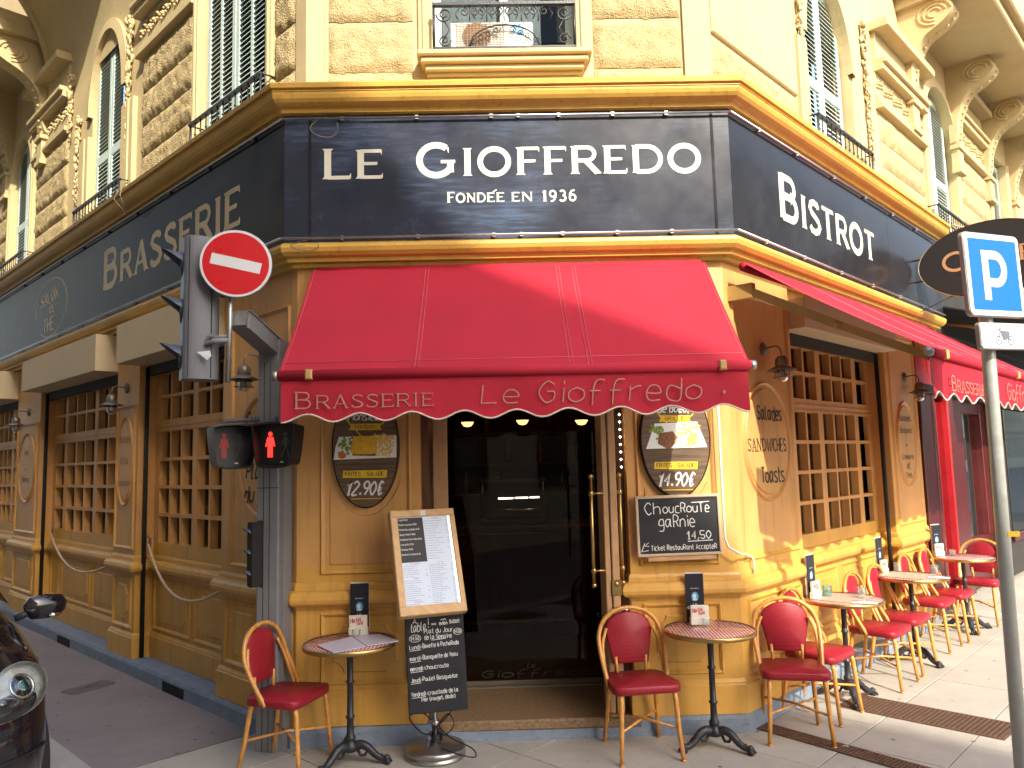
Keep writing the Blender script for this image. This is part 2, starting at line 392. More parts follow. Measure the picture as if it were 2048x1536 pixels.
def fancy(x0, x1, z0, z1, c=.05):   # panel outline with notched, chamfered corners
    k = c*.45
    return [(x0+c, z0), (x1-c, z0), (x1-c+k*.3, z0+k), (x1-k, z0+c-k*.3), (x1, z0+c), (x1, z1-c), (x1-k, z1-c+k*.3), (x1-c+k*.3, z1-k), (x1-c, z1), (x0+c, z1), (x0+c-k*.3, z1-k), (x0+k, z1-c+k*.3), (x0, z1-c), (x0, z0+c), (x0+k, z0+c-k*.3), (x0+c-k*.3, z0+k)]
def ell(cx, cz, rx, rz, n=40): return [(cx+rx*math.cos(2*math.pi*i/n), cz+rz*math.sin(2*math.pi*i/n)) for i in range(n)]
def smooth(pts, k=5, closed=False):
    P = [Vector(p) for p in pts]; n = len(P); out = []
    for i in range(n if closed else n-1):
        p1 = P[i]; p2 = P[(i+1) % n]
        p0 = P[i-1] if (closed or i > 0) else p1; p3 = P[(i+2) % n] if (closed or i < n-2) else p2
        for j in range(k):
            t = j/k; out.append(.5*((2*p1)+(-p0+p2)*t+(2*p0-5*p1+4*p2-p3)*t*t+(-p0+3*p1-3*p2+p3)*t**3))
    if not closed: out.append(P[-1])
    return out
# ------------------------------------------------------------------ frames of the three faces
q2 = math.sqrt(.5)
CL = Vector((-1.48, 5.6, 0)); CR = Vector((1.72, 5.6, 0))
class Fr:
    def __init__(s, C, u, n, flip): s.C, s.u, s.n, s.flip = C, Vector(u), Vector(n), flip
    def p(s, a, d, z): return s.C+s.u*a+s.n*d+Vector((0, 0, z))
    # local matrix: x = to the right as seen from outside, y = inwards, z = up; x=0 at corner origin (L runs negative)
    def m(s, a=0, d=0, z=0, rot=0):
        x = -s.u if s.flip else s.u; y = -s.n; o = s.p(a, d, z)
        mm = Matrix(((x.x, y.x, 0, o.x), (x.y, y.y, 0, o.y), (0, 0, 1, o.z), (0, 0, 0, 1)))
        return mm @ Matrix.Rotation(rot, 4, 'Y') if rot else mm
FC = Fr(Vector((0, 5.6, 0)), (1, 0, 0), (0, -1, 0), False)
FL = Fr(CL, (-q2, q2, 0), (-q2, -q2, 0), True)
FR = Fr(CR, (q2, q2, 0), (q2, -q2, 0), False)
def put(me, name, F, a, d, z, parent=None, rot=0, **k):   # place shared mesh in face frame
    o = link(name, me, parent, loc=(0, 0, 0), **k); mw = F.m(a, d, z, rot)
    o.rotation_euler = mw.to_euler(); o.location = mw.translation-(poff(parent) if parent else Vector((0, 0, 0)))
    return o
# ------------------------------------------------------------------ lettering
GL = {'a': '4g 1g 0e 1c 3d 4g|4g 4d 5c', 'b': '0i 0c 3c 4e 3g 0f', 'c': '4g 1g 0e 1c 4c', 'd': '4i 4c 1c 0e 1g 4f', 'e': '0e 4e 3g 1g 0e 1c 4c', 'f': '4i 2i 1g 1b|0f 3f',
 'g': '4g 1g 0e 1d 4d|4g 4c 3a 0a', 'h': '0i 0c|0f 2g 4f 4c', 'i': '1g 1c|1h 1i', 'j': '2g 2b 0a|2h 2i', 'k': '0i 0c|4g 0e 4c', 'l': '0i 0d 1c 2c', 'm': '0c 0g|0f 1g 2f 2c|2f 3g 5f 5c',
 'n': '0c 0g|0f 2g 4f 4c', 'o': '2g 0f 0d 2c 4d 4f 2g', 'p': '0g 0a|0g 3g 4e 3c 0c', 'q': '4g 1g 0e 1c 4c|4g 4a 5b', 'r': '0g 0c|0f 2g 3g', 's': '4g 1g 0f 4d 3c 0c', 't': '1i 1d 2c 3c|0g 3g',
 'u': '0g 0d 2c 4d|4g 4c', 'v': '0g 2c 4g', 'w': '0g 1c 3f 5c 6g', 'x': '0g 4c|4g 0c', 'y': '0g 2c|4g 1a 0a', 'z': '0g 4g 0c 4c',
 'A': '0c 2i 4c|1e 3e', 'B': '0c 0i 3i 4h 3f 0f|3f 4e 4d 3c 0c', 'C': '4h 2i 0g 0e 2c 4d', 'D': '0c 0i 2i 4g 4e 2c 0c', 'E': '4i 0i 0c 4c|0f 3f', 'F': '4i 0i 0c|0f 3f', 'G': '4h 2i 0g 0e 2c 4d 4f 2f',
 'H': '0i 0c|4i 4c|0f 4f', 'I': '1i 1c', 'J': '4i 4d 2c 0d', 'K': '0i 0c|4i 0f 4c', 'L': '0i 0c 4c', 'M': '0c 0i 3e 6i 6c', 'N': '0c 0i 4c 4i', 'O': '2i 0g 0e 2c 4e 4g 2i', 'P': '0c 0i 3i 4h 3f 0f',
 'Q': '2i 0g 0e 2c 4e 4g 2i|3d 5b', 'R': '0c 0i 3i 4h 3f 0f|2f 4c', 'S': '4h 2i 0h 1f 3f 4d 2c 0d', 'T': '0i 4i|2i 2c', 'U': '0i 0e 2c 4e 4i', 'V': '0i 2c 4i', 'W': '0i 1c 3g 5c 6i', 'X': '0i 4c|4i 0c', 'Y': '0i 2f 4i|2f 2c', 'Z': '0i 4i 0c 4c',
 '0': '2i 0g 0e 2c 4e 4g 2i', '1': '0g 2i 2c|1c 3c', '2': '0h 2i 4h 4g 0c 4c', '3': '0i 4i 2f 4e 4d 2c 0d', '4': '3c 3i 0e 4e', '5': '4i 0i 0f 3f 4d 2c 0d', '6': '4i 1g 0d 2c 4d 3f 0e', '7': '0i 4i 1c', '8': '2f 0h 2i 4h 2f 0d 2c 4d 2f', '9': '4f 1f 0h 2i 4h 4f 2c',
 '.': '1c 1d', ',': '1d 0b', ':': '1d 1e|1f 1g', '!': '1i 1e|1c 1d', '-': '1e 3e', '(': '2i 0g 0d 2b', ')': '0i 2g 2d 0b', "'": '1i 1h', '€': '4h 2i 1g 1e 2c 4d|0f 3f|0e 3e', '/': '0b 4i', '&': '4c 0h 2i 3h 0d 2c 4e', '~': '0h 6h', 'é': '0e 4e 3g 1g 0e 1c 4c|2h 3i', 'è': '0e 4e 3g 1g 0e 1c 4c|2h 1i', 'à': '4g 1g 0e 1c 3d 4g|4g 4d 5c|2h 1i', 'É': '4i 0i 0c 4c|0f 3f'}
STR = set('AEFHIKLMNTVWXYZ1-.,:!/47')
def gwidth(ch): return 3.2 if ch == ' ' else max(int(t[0]) for st in GL.get(ch, '4c').split('|') for t in st.split())+1.7
def strokes(txt, h, x0=0, z0=0, slant=0., squash=1., jit=0., spacing=1.):
    u = h/6.; x = x0; out = []
    for ch in txt:
        if ch != ' ' and ch in GL:
            for st in GL[ch].split('|'):
                pts = [(int(t[0])*u*squash, (ord(t[1])-99)*u) for t in st.split()]
                if jit: pts = [(p[0]+random.uniform(-jit, jit)*u, p[1]+random.uniform(-jit, jit)*u) for p in pts]
                if ch not in STR and len(pts) > 2: pts = [tuple(p)[:2] for p in smooth([(a, b, 0) for a, b in pts], 4)]
                out.append([(x+p[0]+p[1]*slant, z0+p[1]) for p in pts])
        x += gwidth(ch)*u*squash*spacing
    return out, x-x0
def text_w(txt, h, squash=1., spacing=1.): return sum(gwidth(c) for c in txt)*h/6*squash*spacing
def write(mb, txt, h, x, z, wd, y, slant=0., squash=1., jit=0., th=0., align='l', spacing=1., rot=0., fit=None):
    if fit: squash = fit/text_w(txt, h, 1., spacing)
    W = text_w(txt, h, squash, spacing)
    x0 = 0 if align == 'l' else (-W/2 if align == 'c' else -W)
    st, W = strokes(txt, h, x0, 0, slant, squash, jit, spacing)
    c, s_ = math.cos(rot), math.sin(rot); k = 0
    for p in st:
        p = [(x+a*c-b*s_, z+a*s_+b*c) for a, b in p]; mb.ribbon(p, wd, y-k*.00004, th); k = (k+1) % 8
# heavy engraved capitals with wedge serifs (sign lettering)
def arc(cx, cz, rx, rz, a0, a1, n=14): return [(cx+rx*math.cos(R(a0+(a1-a0)*i/n)), cz+rz*math.sin(R(a0+(a1-a0)*i/n))) for i in range(n+1)]
CG = {  # width, strokes: (points, thickness factor, serif flags) on unit height; t ticks are (x,z,halfwidth)
 'L': (.72, [([(.12, 0), (.12, 1)], 1), ([(.12, .045), (.68, .045)], .55)], [(.12, 1, .17), (.12, 0, .17)], [(.68, .045, .13, 1)]),
 'E': (.74, [([(.12, 0), (.12, 1)], 1), ([(.12, .045), (.68, .045)], .55), ([(.12, .955), (.66, .955)], .55), ([(.12, .52), (.54, .52)], .5)], [(.12, 1, .17), (.12, 0, .17)], [(.68, .045, .13, 1), (.66, .955, .13, -1), (.54, .52, .10, 0)]),
 'F': (.70, [([(.12, 0), (.12, 1)], 1), ([(.12, .955), (.66, .955)], .55), ([(.12, .5), (.54, .5)], .5)], [(.12, 1, .17), (.12, 0, .17)], [(.66, .955, .13, -1), (.54, .5, .10, 0)]),
 'I': (.34, [([(.15, 0), (.15, 1)], 1)], [(.15, 1, .16), (.15, 0, .16)], []),
 'O': (1.06, [(arc(.5, .5, .42, .46, 0, 360, 32), .9)], [], []),
 'G': (1.06, [(arc(.5, .5, .42, .46, 52, 330, 24), .9), ([(.86, .12), (.86, .46)], .9), ([(.62, .45), (.98, .45)], .45)], [], [(.80, .86, .14, -1)]),
 'C': (.98, [(arc(.5, .5, .42, .46, 50, 310, 24), .9)], [], [(.80, .86, .14, -1), (.80, .14, .14, 1)]),
 'D': (.98, [([(.13, 0), (.13, 1)], 1), ([(.13, .955), (.45, .955)]+arc(.45, .5, .42, .455, 90, -90, 18)+[(.13, .045)], .75)], [(.13, 1, .14), (.13, 0, .14)], []),
 'R': (.88, [([(.13, 0), (.13, 1)], 1), ([(.13, .955), (.5, .955)]+arc(.5, .72, .22, .235, 90, -90, 12)+[(.13, .485)], .65), ([(.46, .48), (.80, .03)], .9)], [(.13, 1, .15), (.13, 0, .17), (.80, 0, .13)], []),
 'B': (.84, [([(.13, 0), (.13, 1)], 1), ([(.13, .955), (.48, .955)]+arc(.48, .745, .19, .21, 90, -90, 10)+[(.13, .53)], .62), ([(.13, .53), (.5, .53)]+arc(.5, .29, .23, .245, 90, -90, 10)+[(.13, .045)], .7)], [(.13, 1, .14), (.13, 0, .14)], []),
 'N': (.98, [([(.13, 0), (.13, 1)], .55), ([(.13, .97), (.82, .03)], .95), ([(.82, 0), (.82, 1)], .55)], [(.13, 0, .13), (.10, 1, .13), (.82, 1, .13)], []),
 'A': (.92, [([(.10, 0), (.44, 1)], .55), ([(.44, 1), (.80, 0)], 1), ([(.22, .32), (.68, .32)], .45)], [(.10, 0, .13), (.80, 0, .17)], []),
 'S': (.74, [([(.62, .83), (.56, .92), (.36, .965), (.17, .90), (.11, .76), (.2, .62), (.42, .51), (.60, .40), (.66, .24), (.56, .10), (.36, .035), (.16, .07), (.08, .18)], .8)], [], [(.63, .86, .12, 0), (.08, .15, .12, 0)]),
 'T': (.80, [([(.38, 0), (.38, 1)], 1), ([(.03, .955), (.74, .955)], .55)], [(.38, 0, .18)], [(.03, .93, .12, 0), (.74, .93, .12, 0)]),
 'U': (.9, [([(.13, 1), (.13, .35)]+arc(.44, .35, .31, .31, 180, 360, 12)+[(.75, 1)], .8)], [(.13, 1, .15), (.75, 1, .13)], []),
 '1': (.46, [([(.24, 0), (.24, 1)], 1), ([(.06, .80), (.24, .95)], .5)], [(.24, 0, .18)], []),
 '9': (.74, [(arc(.34, .68, .24, .27, 0, 360, 20), .75), ([(.58, .68), (.56, .35), (.40, .08), (.16, .02)], .7)], [], []),
 '6': (.74, [(arc(.34, .32, .24, .27, 0, 360, 20), .75), ([(.10, .32), (.12, .65), (.28, .92), (.52, .98)], .7)], [], []),
 '3': (.70, [(arc(.30, .74, .21, .22, 150, -80, 12), .7), (arc(.30, .28, .25, .25, 85, -150, 14), .8)], [], []),
 'H': (.92, [([(.13, 0), (.13, 1)], 1), ([(.75, 0), (.75, 1)], 1), ([(.13, .5), (.75, .5)], .5)], [(.13, 1, .15), (.13, 0, .15), (.75, 1, .15), (.75, 0, .15)], []),
}
def cg_text(mb, items, x, z, stem, y, th=.006, sx=1., total=None):   # items: list of (string, height)
    Wt = sum(sum((CG[c][0] if c in CG else .55)*h*sx for c in t)+len(t)*.11*h for t, h in items)
    k = 1. if total is None else total/Wt
    cx = x
    for t, h in items:
        for c in t:
            if c in CG:
                wd, sts, vs, hs = CG[c]; i = 0
                for pts, f in sts:
                    mb.ribbon([(cx+a*h*sx*k, z+b*h) for a, b in pts], stem*h*f, y-i*.0004, th); i += 1
                for a, b, hw in vs:
                    zz = z+b*h; g = -1 if b > .5 else 1; px = cx+a*h*sx*k; hw *= h*1.0; e = .035*h
                    mb.prism([(px-hw, zz), (px+hw, zz), (px+stem*h*.5, zz+g*e*2), (px-stem*h*.5, zz+g*e*2)][::1 if g > 0 else -1], y-.0026, y+th)
                for a, b, hh, g in hs:
                    px = cx+a*h*sx*k; zz = z+b*h; e = .03*h; hh *= h
                    lo, hi = (zz-hh*.5, zz+hh*.5) if g == 0 else ((zz-e, zz+hh) if g > 0 else (zz-hh, zz+e))
                    mb.prism([(px-e*1.2, zz-e*.6), (px+e*.4, lo), (px+e*.9, lo), (px+e*.9, hi), (px+e*.4, hi), (px-e*1.2, zz+e*.6)], y-.0031, y+th)
                cx += (wd*h*sx+.11*h)*k
            elif c == 'É':
                pass
            else: cx += .66*h*sx*k
    return cx-x
# ================================================================== GROUND
g = MB(); g.add([(-60, -60, -.09), (90, -60, -.09), (90, 90, -.09), (-60, 90, -.09)], [(0, 1, 2, 3)])
g.build('road', 'road', kind='structure')
def L2(c, e):   # coordinates along left street: c = x+y, e = x-y
    return ((c+e)/2, (c-e)/2)
# asphalt footway along the left street
mb = MB()
pl = [L2(2.61, -40), L2(4.3, -40), L2(4.3, -7.8), L2(2.61, -7.8)]
mb.add([(x, y, -.09) for x, y in pl]+[(x, y, 0) for x, y in pl], [(4, 5, 6, 7), (0, 1, 5, 4), (1, 2, 6, 5), (2, 3, 7, 6), (3, 0, 4, 7)])
mb.build('asphalt_footway', 'asphalt', kind='structure')
pv = link('pavement', None); pv['kind'] = 'structure'; pv.empty_display_size = .1
mb = MB(); pl = [L2(2.31, -7.815), L2(4.6, -7.815), L2(4.6, -4), (2.2, 12), (30, 34), (44, 14), (9, -22), L2(2.31, 20)]
# mortar bed under the slabs
A = [L2(2.31, -7.81), L2(40, -7.81), L2(40, 30), L2(2.31, 30)]
mb.add([(x, y, -.006) for x, y in A]+[(x, y, -.09) for x, y in A], [(0, 1, 2, 3), (0, 4, 5, 1), (1, 5, 6, 2), (2, 6, 7, 3), (3, 7, 4, 0)])
mb.build('mortar_bed', 'mortar', pv)
# kerb stones
kb = MB(); kb.bbox(-.495, .495, -.0, .3, -.09, .002); 
def slabmesh(a, b, h=.02, bv=.0018):
    m = MB(); m.add([(-a, -b, -h), (a, -b, -h), (a, b, -h), (-a, b, -h), (-a, -b, -bv), (a, -b, -bv), (a, b, -bv), (-a, b, -bv), (-a+bv, -b+bv, 0), (a-bv, -b+bv, 0), (a-bv, b-bv, 0), (-a+bv, b-bv, 0)],
        [(0, 1, 5, 4), (1, 2, 6, 5), (2, 3, 7, 6), (3, 0, 4, 7), (4, 5, 9, 8), (5, 6, 10, 9), (6, 7, 11, 10), (7, 4, 8, 11), (8, 9, 10, 11)]); return m.mesh('slab', 'slab')
sm = slabmesh(.4958, .2958)
rotR = R(45)
for i in range(-2, 16):     # along uR
    for j in range(-1, 12):  # outwards
        c = 4.12+.5*q2*2*1.0  # reference
        a = -1.3+i*1.0+(0.5 if j % 2 else 0); d = .30+j*.6
        P = FR.p(a+.5, d, random.uniform(-.0015, .0015))
        if P.x+P.y < 2.4+.5 or P.y < 2.2 or P.x > 14: continue
        if P.x+P.y < 4.2 and P.x-P.y < -7.3: continue
        if P.y > 5.3 and P.x < 1.5 and False: continue
        o = link('slab', sm, pv, loc=P); o.rotation_euler = (0, 0, rotR)
# left part: slabs in front of the chamfer, filling out to the asphalt edge
for i in range(0, 5):
    for j in range(0, 3):
        e = -7.8+.32*math.sqrt(2)+i*.6*math.sqrt(2); cc = 2.62+.5*math.sqrt(2)*.98+j*math.sqrt(2)*1.0
        x, y = L2(cc, e)
        if FR.n.dot(Vector((x, y, 0))-FR.C) > -.05: continue
        o = link('slab', sm, pv, loc=(x, y, .0006)); o.rotation_euler = (0, 0, R(45))
ks = MB(); ks.box(-.495, .495, -.14, .14, -.1, .003); ksm = ks.mesh('kerb_stone', 'slab')
for i in range(40):
    x, y = L2(2.61-.2, -34+i*1.0*math.sqrt(2)); 
    if y < -4: break
    o = link('kerb_stone', ksm, pv, loc=(x, y, 0)); o.rotation_euler = (0, 0, R(-45))
# faint chalk mark and tar seam on the asphalt
# iron grates and manhole
def grate(name, P, u, v, L, Wd, n, label):
    t = thing(name, label, 'grate', P, rotz=0); mb = MB(); U = Vector(u+(0,)).normalized(); V = Vector(v+(0,)).normalized()
    def q(a, b, z): return U*a+V*b+Vector((0, 0, z))
    def bx(m, a0, a1, b0, b1, z0, z1): m.add([q(a0, b0, z0), q(a1, b0, z0), q(a1, b1, z0), q(a0, b1, z0), q(a0, b0, z1), q(a1, b0, z1), q(a1, b1, z1), q(a0, b1, z1)], [(0, 3, 2, 1), (4, 5, 6, 7), (0, 1, 5, 4), (1, 2, 6, 5), (2, 3, 7, 6), (3, 0, 4, 7)])
    f = MB(); bx(f, -.02, 0, -.02, Wd+.02, 0.001, .009); bx(f, L, L+.02, -.02, Wd+.02, 0.001, .009); bx(f, 0, L, -.02, 0, 0.001, .009); bx(f, 0, L, Wd, Wd+.02, 0.001, .009); f.build('frame', 'grate', t)
    bx(mb, 0, L, 0, Wd, .001, .003); mb.build('pit', 'black_matt', t)
    b = MB()
    for i in range(n): a = (i+.5)*L/n; bx(b, a-L/n*.28, a+L/n*.28, 0, Wd, .003, .009)
    b.build('bars', 'grate', t, kind='stuff')
    return t
P1 = Vector((2.58, 6.10, 0))
grate('ventilation_grate', P1, (.70, -.72), (.62, .55), 1.08, .36, 34, 'wide rusty iron grate in the pavement by the sunlit tables')
grate('drain_grate', Vector((1.79, 5.69, 0)), (.62, -.785), (.785, .62), 1.5, .115, 60, 'long narrow drainage channel grate running out from the corner plinth')
t = thing('manhole_cover', 'small rounded metal cover let into the left footway', 'manhole cover', (-3.77, 7.28, .001), rotz=0)
mb = MB(Matrix.Rotation(R(60), 4, 'Z')); pts = [(-.13, -.09), (.13, -.09), (.16, -.06), (.16, .06), (.13, .09), (-.13, .09), (-.16, .06), (-.16, -.06)]
mb.add([(x*1.3, y*1.25, .006) for x, y in pts]+[(x*1.3, y*1.25, 0) for x, y in pts], [tuple(range(8))]+[(i, (i+1) % 8, 8+(i+1) % 8, 8+i) for i in range(8)]); mb.build('lid', 'lid_grey', t)
mb = MB(Matrix.Rotation(R(60), 4, 'Z')); mb.lathe([(.03, .006), (.03, .010), (0, .010)], 12); mb.box(-.1, .1, -.004, .004, .006, .009); mb.build('rim', 'grate', t)
# ================================================================== CORNER BUILDING
bd = thing('corner_building', 'ochre timber shopfront with cream stone storey above on the chamfered corner', 'building', (.12, 6.4, 0))
# two-tone timber paint: yellower below the dado line, pinker ochre above it
m = bpy.data.materials.new('timber'); m.use_nodes = True; n, N, Lk, b = node_wrap(m); M['timber'] = m
gp = N.new('ShaderNodeNewGeometry'); sx = N.new('ShaderNodeSeparateXYZ'); Lk.new(gp.outputs['Position'], sx.inputs[0])
gt = N.new('ShaderNodeMath'); gt.operation = 'GREATER_THAN'; gt.inputs[1].default_value = 1.235; Lk.new(sx.outputs[2], gt.inputs[0])
mc = N.new('ShaderNodeMix'); mc.data_type = 'RGBA'; Lk.new(gt.outputs[0], mc.inputs[0]); mc.inputs[6].default_value = (.64, .355, .075, 1); mc.inputs[7].default_value = (.64, .34, .115, 1)
no = N.new('ShaderNodeTexNoise'); no.inputs['Scale'].default_value = 2.3; no.inputs['Detail'].default_value = 7; Lk.new(gp.outputs['Position'], no.inputs[0])
mr = N.new('ShaderNodeMapRange'); mr.inputs['From Min'].default_value = .3; mr.inputs['From Max'].default_value = .7; mr.inputs['To Min'].default_value = .86; mr.inputs['To Max'].default_value = 1.06; Lk.new(no.outputs[0], mr.inputs[0])
mv = N.new('ShaderNodeMix'); mv.data_type = 'RGBA'; mv.blend_type = 'MULTIPLY'; mv.inputs[0].default_value = 1; Lk.new(mc.outputs[2], mv.inputs[6]); Lk.new(mr.outputs[0], mv.inputs[7])
# grime streaks (vertical) + chips
mp = N.new('ShaderNodeMapping'); mp.inputs['Scale'].default_value = (14, 14, 1.1); Lk.new(gp.outputs['Position'], mp.inputs[0])
n2 = N.new('ShaderNodeTexNoise'); n2.inputs['Scale'].default_value = 1; n2.inputs['Detail'].default_value = 5; Lk.new(mp.outputs[0], n2.inputs[0])
r2 = N.new('ShaderNodeMapRange'); r2.inputs['From Min'].default_value = .52; r2.inputs['From Max'].default_value = .78; r2.inputs['To Min'].default_value = 0; r2.inputs['To Max'].default_value = .4; Lk.new(n2.outputs[0], r2.inputs[0])
m3 = N.new('ShaderNodeMix'); m3.data_type = 'RGBA'; Lk.new(r2.outputs[0], m3.inputs[0]); Lk.new(mv.outputs[2], m3.inputs[6]); m3.inputs[7].default_value = (.20, .11, .05, 1)
Lk.new(m3.outputs[2], b.inputs['Base Color']); b.inputs['Roughness'].default_value = .4
n3 = N.new('ShaderNodeTexNoise'); n3.inputs['Scale'].default_value = 38; n3.inputs['Detail'].default_value = 4; Lk.new(gp.outputs['Position'], n3.inputs[0])
bp = N.new('ShaderNodeBump'); bp.inputs['Strength'].default_value = .12; bp.inputs['Distance'].default_value = .01; Lk.new(n3.outputs[0], bp.inputs['Height'])
bv = N.new('ShaderNodeBevel'); bv.samples = 3; bv.inputs['Radius'].default_value = .004; Lk.new(bv.outputs[0], bp.inputs['Normal']); Lk.new(bp.outputs[0], b.inputs['Normal'])

def cor(which, d):
    n1, n2 = (FL.n, FC.n) if which == 'L' else (FC.n, FR.n); C = CL if which == 'L' else CR
    v = C+(n1+n2)/(1+n1.dot(n2))*d; return (v.x, v.y)
def wp(F, a, d): v = F.p(a, d, 0); return (v.x, v.y)
e0 = -.03
# blue plinth, runs all along the foot of the building
mb = MB(); pth = [wp(FL, 14, 0.03), cor('L', 0.03), cor('R', .0), wp(FR, 4.5, .0)]
mb.sweep(pth, [(-.6, -.1), (0.0, -.1), (0, .10), (-.012, .128), (-.6, .13)])
pln = mb.build('plinth', 'blue_plinth', bd)
mb = MB(FL.m())
for s in (1.95, 4.95): mb.box(-s-.22, -s+.22, -.034, -.02, .0, .085)
mb.build('drain_opening', 'black_matt', pln)
# granite door step
mb = MB(); mb.add([], []); mb = MB(FC.m()); mb.bbox(-.50, .955, -.025, .42, .07, .142, .012); mb.box(-.56, .92, .42, .86, .07, .1415); mb.build('door_step', 'granite', bd)
mb = MB(FC.m()); mb.box(-.56, .92, .76, .86, .142, .152); mb.build('threshold', 'galv', bd)
PIL = {  # timber pilasters: plan path
 'a': [wp(FL, 1.18, -.24), wp(FL, 1.18, e0), cor('L', e0), wp(FC, -.575, e0), wp(FC, -.575, -.34)],
 'b': [wp(FL, 3.64, -.24), wp(FL, 3.64, e0), wp(FL, 3.04, e0), wp(FL, 3.04, -.24)],
 'c': [wp(FL, 7.49, -.24), wp(FL, 7.49, e0), wp(FL, 6.40, e0), wp(FL, 6.40, -.24)],
 'd': [wp(FC, .925, -.34), wp(FC, .925, e0), cor('R', e0), wp(FR, 1.12, e0), wp(FR, 1.12, -.24)],
 'e': [wp(FR, 3.41, -.24), wp(FR, 3.41, e0), wp(FR, 4.42, e0), wp(FR, 4.42, -.3)],
 'f': [wp(FL, 13.2, e0), wp(FL, 10.2, e0), wp(FL, 10.2, -.24)],
}
BODY = [(-.06, .13), (0, .13), (0, 3.45), (-.06, 3.45)]
BASE = [(-.004, .131), (.028, .131), (.028, .325), (.02, .335), (.02, .345), (.006, .365), (-.004, .37)]
LEDGE = [(-.004, .925), (.012, .93), (.014, .952), (.05, .958), (.064, .975), (.070, 1.0), (.064, 1.03), (.045, 1.052), (.018, 1.06), (.016, 1.09), (.006, 1.11), (-.004, 1.115)]
pilo = {}
for k, pth in PIL.items():
    mb = MB(); mb.sweep(pth, BODY); p = mb.build('pilaster', 'timber', bd); pilo[k] = p
    mb = MB(); mb.sweep(pth, BASE); mb.build('base_block', 'timber', p)
    mb = MB(); mb.sweep(pth, LEDGE); mb.build('dado_moulding', 'timber', p)
def panel(F, par, x0, x1, z0, z1, fan=False, w=.035, name='panel'):
    y = -e0
    mb = MB(F.m()); mb.mould(rect(x0, x1, z0, z1), w, y-.02, y-.0005)
    if fan: mb.prism(fancy(x0+.09, x1-.09, z0+.085, z1-.085, min(.075, (x1-x0)*.16)), y-.012, y+.001, .010)
    mb.build(name, 'timber', par)
def oval(F, par, cx, cz, rx, rz):
    y = -e0; mb = MB(F.m())
    o = ell(cx, cz, rx, rz, 48); mb.mould(o, .03, y-.020, y-.0005); mb.prism(ell(cx, cz, rx-.055, rz-.055, 48), y-.010, y+.001, .006)
    return mb.build('oval_medallion', 'timber', par)
def inner(F, par, x0, x1, z0, z1, cx, cz, rx, rz, top=False):   # panel below/above the oval with concave edge
    y = -e0; zz = z1 if not top else z0; pts = []
    th = [math.pi*(1.12+.76*i/14) for i in range(15)]
    if not top: pts = [(x0, z0), (x1, z0), (x1, z1)]+[(cx+(rx+.06)*math.cos(t), cz+(rz+.06)*math.sin(t)) for t in th[::-1]]+[(x0, z1)]
    pts = [p for i, p in enumerate(pts) if x0-.001 <= p[0] <= x1+.001]
    mb = MB(F.m()); mb.prism(pts, y-.008, y+.001, .005); mb.build('panel', 'timber', par)
# chamfer, left pilaster
panel(FC, pilo['a'], -1.30, -.66, .40, .905, True); panel(FC, pilo['a'], -1.30, -.64, 1.165, 3.25)
inner(FC, pilo['a'], -1.23, -.71, 1.235, 1.72, -.97, 2.11, .235, .47)
# chamfer, right pilaster
panel(FC, pilo['d'], 1.00, 1.57, .40, .905, True); panel(FC, pilo['d'], .99, 1.575, 1.165, 3.25)
inner(FC, pilo['d'], 1.05, 1.52, 1.235, 1.72, 1.28, 2.10, .25, .45)
# left street pilasters
panel(FL, pilo['a'], -.40, -.06, .40, .905, True); panel(FL, pilo['a'], -1.10, -.48, .40, .905, True)
panel(FL, pilo['a'], -1.02, -.10, 1.165, 3.15); ovm = {}
ovm['a'] = oval(FL, pilo['a'], -.53, 2.03, .37, .47)
panel(FL, pilo['b'], -3.60, -3.10, .40, .905, True); panel(FL, pilo['b'], -3.61, -3.09, 1.165, 2.62); ovm['b'] = oval(FL, pilo['b'], -3.36, 2.05, .235, .46)
panel(FL, pilo['c'], -7.40, -6.48, .40, .905, True); panel(FL, pilo['c'], -7.42, -6.47, 1.165, 2.62); ovm['c'] = oval(FL, pilo['c'], -6.93, 2.03, .40, .47)
panel(FR, pilo['d'], .12, 1.03, .40, .905, True); panel(FR, pilo['d'], .10, 1.05, 1.165, 3.2); ovm['d'] = oval(FR, pilo['d'], .58, 2.05, .41, .47)
panel(FR, pilo['e'], 3.50, 4.33, .40, .905, True); panel(FR, pilo['e'], 3.5, 4.34, 1.165, 3.2); ovm['e'] = oval(FR, pilo['e'], 3.92, 2.03, .32, .47)
def lett(par, F, lines, mt='letter_dark', sq=.9, slant=0., wd=.011):
    mb = MB(F.m())
    for t, h, x, z in lines: write(mb, t, h, x, z, wd*h/.09, -e0-.0125, slant=slant, squash=sq, align='c')
    mb.build('lettering', mt, par)
lett(ovm['d'], FR, [('Salades', .105, .64, 2.22), ('Toasts', .115, .64, 1.73)], wd=.013, sq=.62)
mb = MB(FR.m()); cg_text(mb, [('SAND', .10), ], .24, 1.97, .11, -e0-.012, .002, .8, .32); write(mb, 'WICHES', .10, .565, 1.97, .010, -e0-.0125, squash=.62); mb.build('lettering', 'letter_dark', ovm['d'])
lett(ovm['a'], FL, [('Cuisine', .11, -.53, 2.27), ('Plat', .12, -.60, 1.86), ('du jour', .12, -.53, 1.68)], slant=.25, sq=.75, wd=.014)
lett(ovm['b'], FL, [('Glaces', .07, -3.36, 2.24), ('à la', .08, -3.36, 2.02), ('pression', .06, -3.36, 1.80)], slant=.15, sq=.8, mt='letter_faded')
lett(ovm['c'], FL, [('Vins', .07, -6.93, 2.2), ('~', .09, -6.93, 1.93), ('Bières', .07, -6.93, 1.84)], sq=.9)
